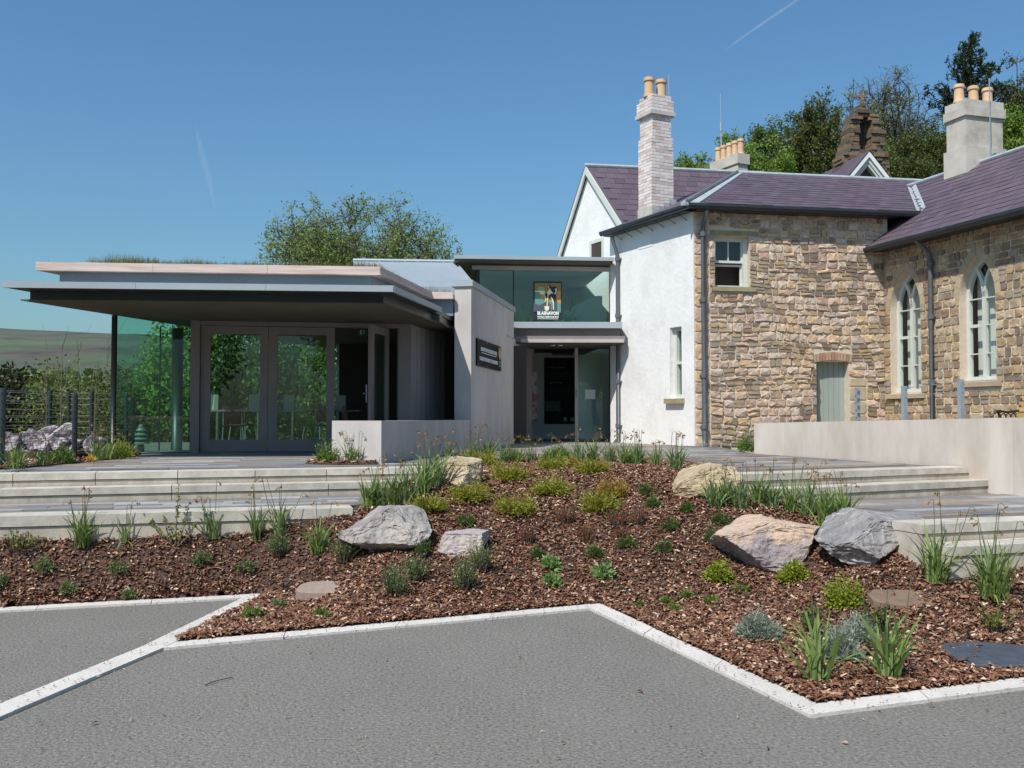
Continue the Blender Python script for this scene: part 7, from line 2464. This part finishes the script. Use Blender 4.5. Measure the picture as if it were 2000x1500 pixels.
# scrub on the left
def gb(px, d, dz=0): q = T(px, 815, d); return Vector((q.x, q.y, min(gz_(q.x, q.y), .9) + dz))
bush('dark_conifer', 'dark low conifer bush at the left edge behind the fence', None, Vector((T(28, 815, 25).x, 25, -.2)), 1.1, 1.0, 3.0, 5000, .12, 'conifer_dark', 61, clumps=24)
for i, (px, d, h, w, mt, lab) in enumerate([(110, 24, 3.1, 1.0, 'leaf_gold', 'golden green scrub bush behind the second fence, left'), (165, 26, 3.3, 1.1, 'leaf_gold', 'golden green scrub bush behind the second fence, middle'), (205, 23, 2.9, .8, 'leaf_olive', 'olive scrub bush left of the canopy post'),
                                           (70, 32, 3.8, 1.5, 'leaf_gold', 'golden green bush farther back at left')]):
    q = T(px, 815, d)
    bush('scrub_bush', lab, 'scrub bushes beyond the fence', Vector((q.x, q.y, gz_(q.x, q.y))), w, w, h, 2600, .09, mt, 70 + i, clumps=16)
r = np.random.default_rng(9)
for i, (px, d, pt) in enumerate(sorted([(88, 22, 700), (120, 23, 672), (152, 24, 665), (190, 22, 705), (212, 24, 660), (250, 27, 700), (285, 28, 690)])):
    b_ = T(px, 815, d); b_.z = gz_(b_.x, b_.y)
    t_ = T(px + r.uniform(-6, 6), pt, d)
    root = empty('bare_sapling', b_, 'pale leafless sapling, ' + ORD[i] + ' from the left of the thin ones beyond the fence', 'sapling', 'bare saplings beyond the fence')
    mb = MB()
    mb.tube([b_, b_.lerp(t_, .5) + Vector((r.normal(0, .06), 0, 0)), t_], [.022, .015, .004], 5)
    for k in range(15):
        s_ = b_.lerp(t_, r.uniform(.3, .97)); L_ = r.uniform(.25, .9)
        d_ = Vector((r.normal(0, .45), r.normal(0, .45), 1)).normalized()
        mb.tube([s_, s_ + d_ * L_ * .5 + Vector((r.normal(0, .04), 0, 0)), s_ + d_ * L_], [.007, .005, .002], 3, cap=False)
    mb.build('twigs', MT['twig_pale'], root)
# green bushes and trees seen through the glass
for i, (px, d, h, w, mt) in enumerate([(268, 24.5, 2.7, .8, 'leaf_dense'), (300, 25.5, 3.4, 1.0, 'leaf_bright'), (335, 24.5, 4.2, 1.1, 'leaf_bright'), (372, 25.0, 4.8, 1.2, 'leaf_dense'), (420, 26, 5.2, 1.3, 'leaf_dense'), (470, 25.5, 5.2, 1.3, 'leaf_dense'), (520, 26.5, 5.0, 1.4, 'leaf_bright'), (575, 26, 4.8, 1.4, 'leaf_dense'), (635, 26.5, 4.6, 1.3, 'leaf_bright')]):
    q = T(px, 815, d)
    bush('garden_tree', ORD[i] + ' from the left of the leafy green bushes seen through the café glass', 'bushes seen through the café glass', Vector((q.x, q.y, gz_(q.x, q.y) - .1)), w, w * .8, h, 4200, .13, mt, 90 + i, clumps=26)
# trees across the car park, mirrored in the doors
for i, (x, y, h) in enumerate([(-11, -13, 9), (-4.5, -15, 10), (2.5, -16, 9.5), (9, -15, 10), (-18, -12, 9)]):
    C = Vector((x, y, h * .58)); R = (3.2, 2.8, h * .42)
    tree('car_park_tree', 'green tree across the car park, ' + ORD[i] + ' of those mirrored in the café doors', 'trees across the car park', (x, y, 0), C, R, 120 + i, tr=.2, n1=8, n2=7, n3=5, lpt=16, leaf=.3, mat='leaf_dense', twig=.015, spread=.3)

# mid distance wood and far hill
r = np.random.default_rng(77)
P = []
nC = 420
d = r.uniform(70, 260, nC); px = r.uniform(-500, 620, nC)
for k in range(nC):
    q = T(px[k], 815, d[k])
    top_y = 735 + r.normal(0, 7) + (d[k] - 160) * -.02
    zt_ = T(px[k], top_y, d[k]).z
    g0 = gz_(q.x, q.y)
    rad_ = r.uniform(2.2, 4.5)
    m_ = 130
    s_ = r.normal(0, 1, (m_, 3)); s_ /= np.linalg.norm(s_, axis=1)[:, None]; s_ *= (r.random(m_) ** .35)[:, None]
    hgt = max(zt_ - g0, 3)
    P.append(np.array([q.x, q.y, zt_ - hgt * .45]) + s_ * np.array([rad_, rad_, hgt * .5]))
LM('wood', [(.05, .09, .024), (.075, .12, .032), (.10, .145, .04), (.06, .085, .028)])
w_ = np_mesh('woodland', leaf_quads(r, np.concatenate(P), 1.25, aspect=.7), 4, MT['wood'])
tag(w_, 'green woodland filling the valley below the far hill', 'woodland', kind='stuff')
# hill
xs = np.linspace(-3200, 1500, 150); ys = np.linspace(750, 3200, 70)
X, Y = np.meshgrid(xs, ys, indexing='ij')
az_px = 1000 + FPX * X / Y
ridge_y = 640 + np.clip((az_px - 0) * .058, -15, 60) + np.clip(az_px - 300, 0, 400) * .10
zr_ = 1.6 + (815 - ridge_y) / FPX * Y
t = np.clip((Y - 750) / (1700 - 750), 0, 1)
n_ = sum(np.sin(X * a + Y * b_ + c_) * s_ for a, b_, c_, s_ in [(.004, .006, 1, 6), (.011, .004, 2, 3), (.021, .017, .4, 2), (.05, .03, 3, 1.2), (.09, .06, 1.7, .7)])
base_z = 6 + 0 * Y
Z = base_z + (1.6 + (815 - ridge_y) / FPX * 1700 - base_z) * (t ** .82) + n_ * np.clip(t * 4, 0, 1) * np.clip((1.02 - t) * 4, .15, 1)
Z = np.where(Y > 1700, Z - (Y - 1700) * .03, Z)
sc_ = np.exp(-((t - .36 - .02 * np.sin(X * .006)) / .022) ** 2)
Z -= sc_ * 7
nx_, ny_ = X.shape
idx = np.arange(nx_ * ny_).reshape(nx_, ny_)
q = np.stack([idx[:-1, :-1], idx[1:, :-1], idx[1:, 1:], idx[:-1, 1:]], -1).reshape(-1, 4)
MT['moor'] = M('moor', [(.05, .055, .045), (.08, .075, .06), (.10, .088, .072), (.075, .098, .056), (.08, .11, .058), (.09, .122, .066), (.088, .085, .062)], scale=.016, detail=13, rough=.95, stretch=(.55, .8, 2.2), ramp=(.34, .66), streak=(.45, .0035, (.6, 1.6, 9)))
hl = MB().add(np.stack([X, Y, Z], -1).reshape(-1, 3).tolist(), q.tolist()).build('hill', MT['moor'], origin=(0, 0, 0), smooth=True)
tag(hl, 'broad bare moorland hill across the valley', kind='structure')

# vapour trails
def trail(pts, r_, fac, label):
    m = bpy.data.materials.new('vapour'); m.use_nodes = True
    N_, L_ = m.node_tree.nodes, m.node_tree.links
    N_.remove(N_["Principled BSDF"])
    t_ = N_.new("ShaderNodeBsdfTransparent"); d_ = N_.new("ShaderNodeBsdfDiffuse"); d_.inputs[0].default_value = (.95, .95, .95, 1)
    lw = N_.new("ShaderNodeLayerWeight"); lw.inputs[0].default_value = .5
    iv = N_.new("ShaderNodeMath"); iv.operation = 'SUBTRACT'; iv.inputs[0].default_value = 1; L_.new(lw.outputs["Facing"], iv.inputs[1])
    nz = N_.new("ShaderNodeTexNoise"); nz.inputs["Scale"].default_value = .004; tc = N_.new("ShaderNodeTexCoord"); L_.new(tc.outputs["Object"], nz.inputs[0])
    m1 = N_.new("ShaderNodeMath"); m1.operation = 'MULTIPLY'; L_.new(iv.outputs[0], m1.inputs[0]); L_.new(nz.outputs[0], m1.inputs[1])
    m2_ = N_.new("ShaderNodeMath"); m2_.operation = 'MULTIPLY'; L_.new(m1.outputs[0], m2_.inputs[0]); m2_.inputs[1].default_value = fac
    mx = N_.new("ShaderNodeMixShader"); L_.new(m2_.outputs[0], mx.inputs[0]); L_.new(t_.outputs[0], mx.inputs[1]); L_.new(d_.outputs[0], mx.inputs[2])
    L_.new(mx.outputs[0], N_["Material Output"].inputs[0])
    o = MB().tube(pts, r_, 12).build('contrail', m, smooth=True)
    tag(o, label, 'contrail')
trail([T(1415, 98, 20000), T(1460, 66, 20000), T(1510, 32, 20000), T(1580, -14, 20000)], [8, 24, 32, 36], .17, 'thin white vapour trail high at the upper right')
trail([T(380, 240, 20000), T(392, 290, 20000), T(408, 350, 20000), T(420, 410, 20000)], [10, 75, 85, 15], .055, 'faint wide vapour trail above the café roof')
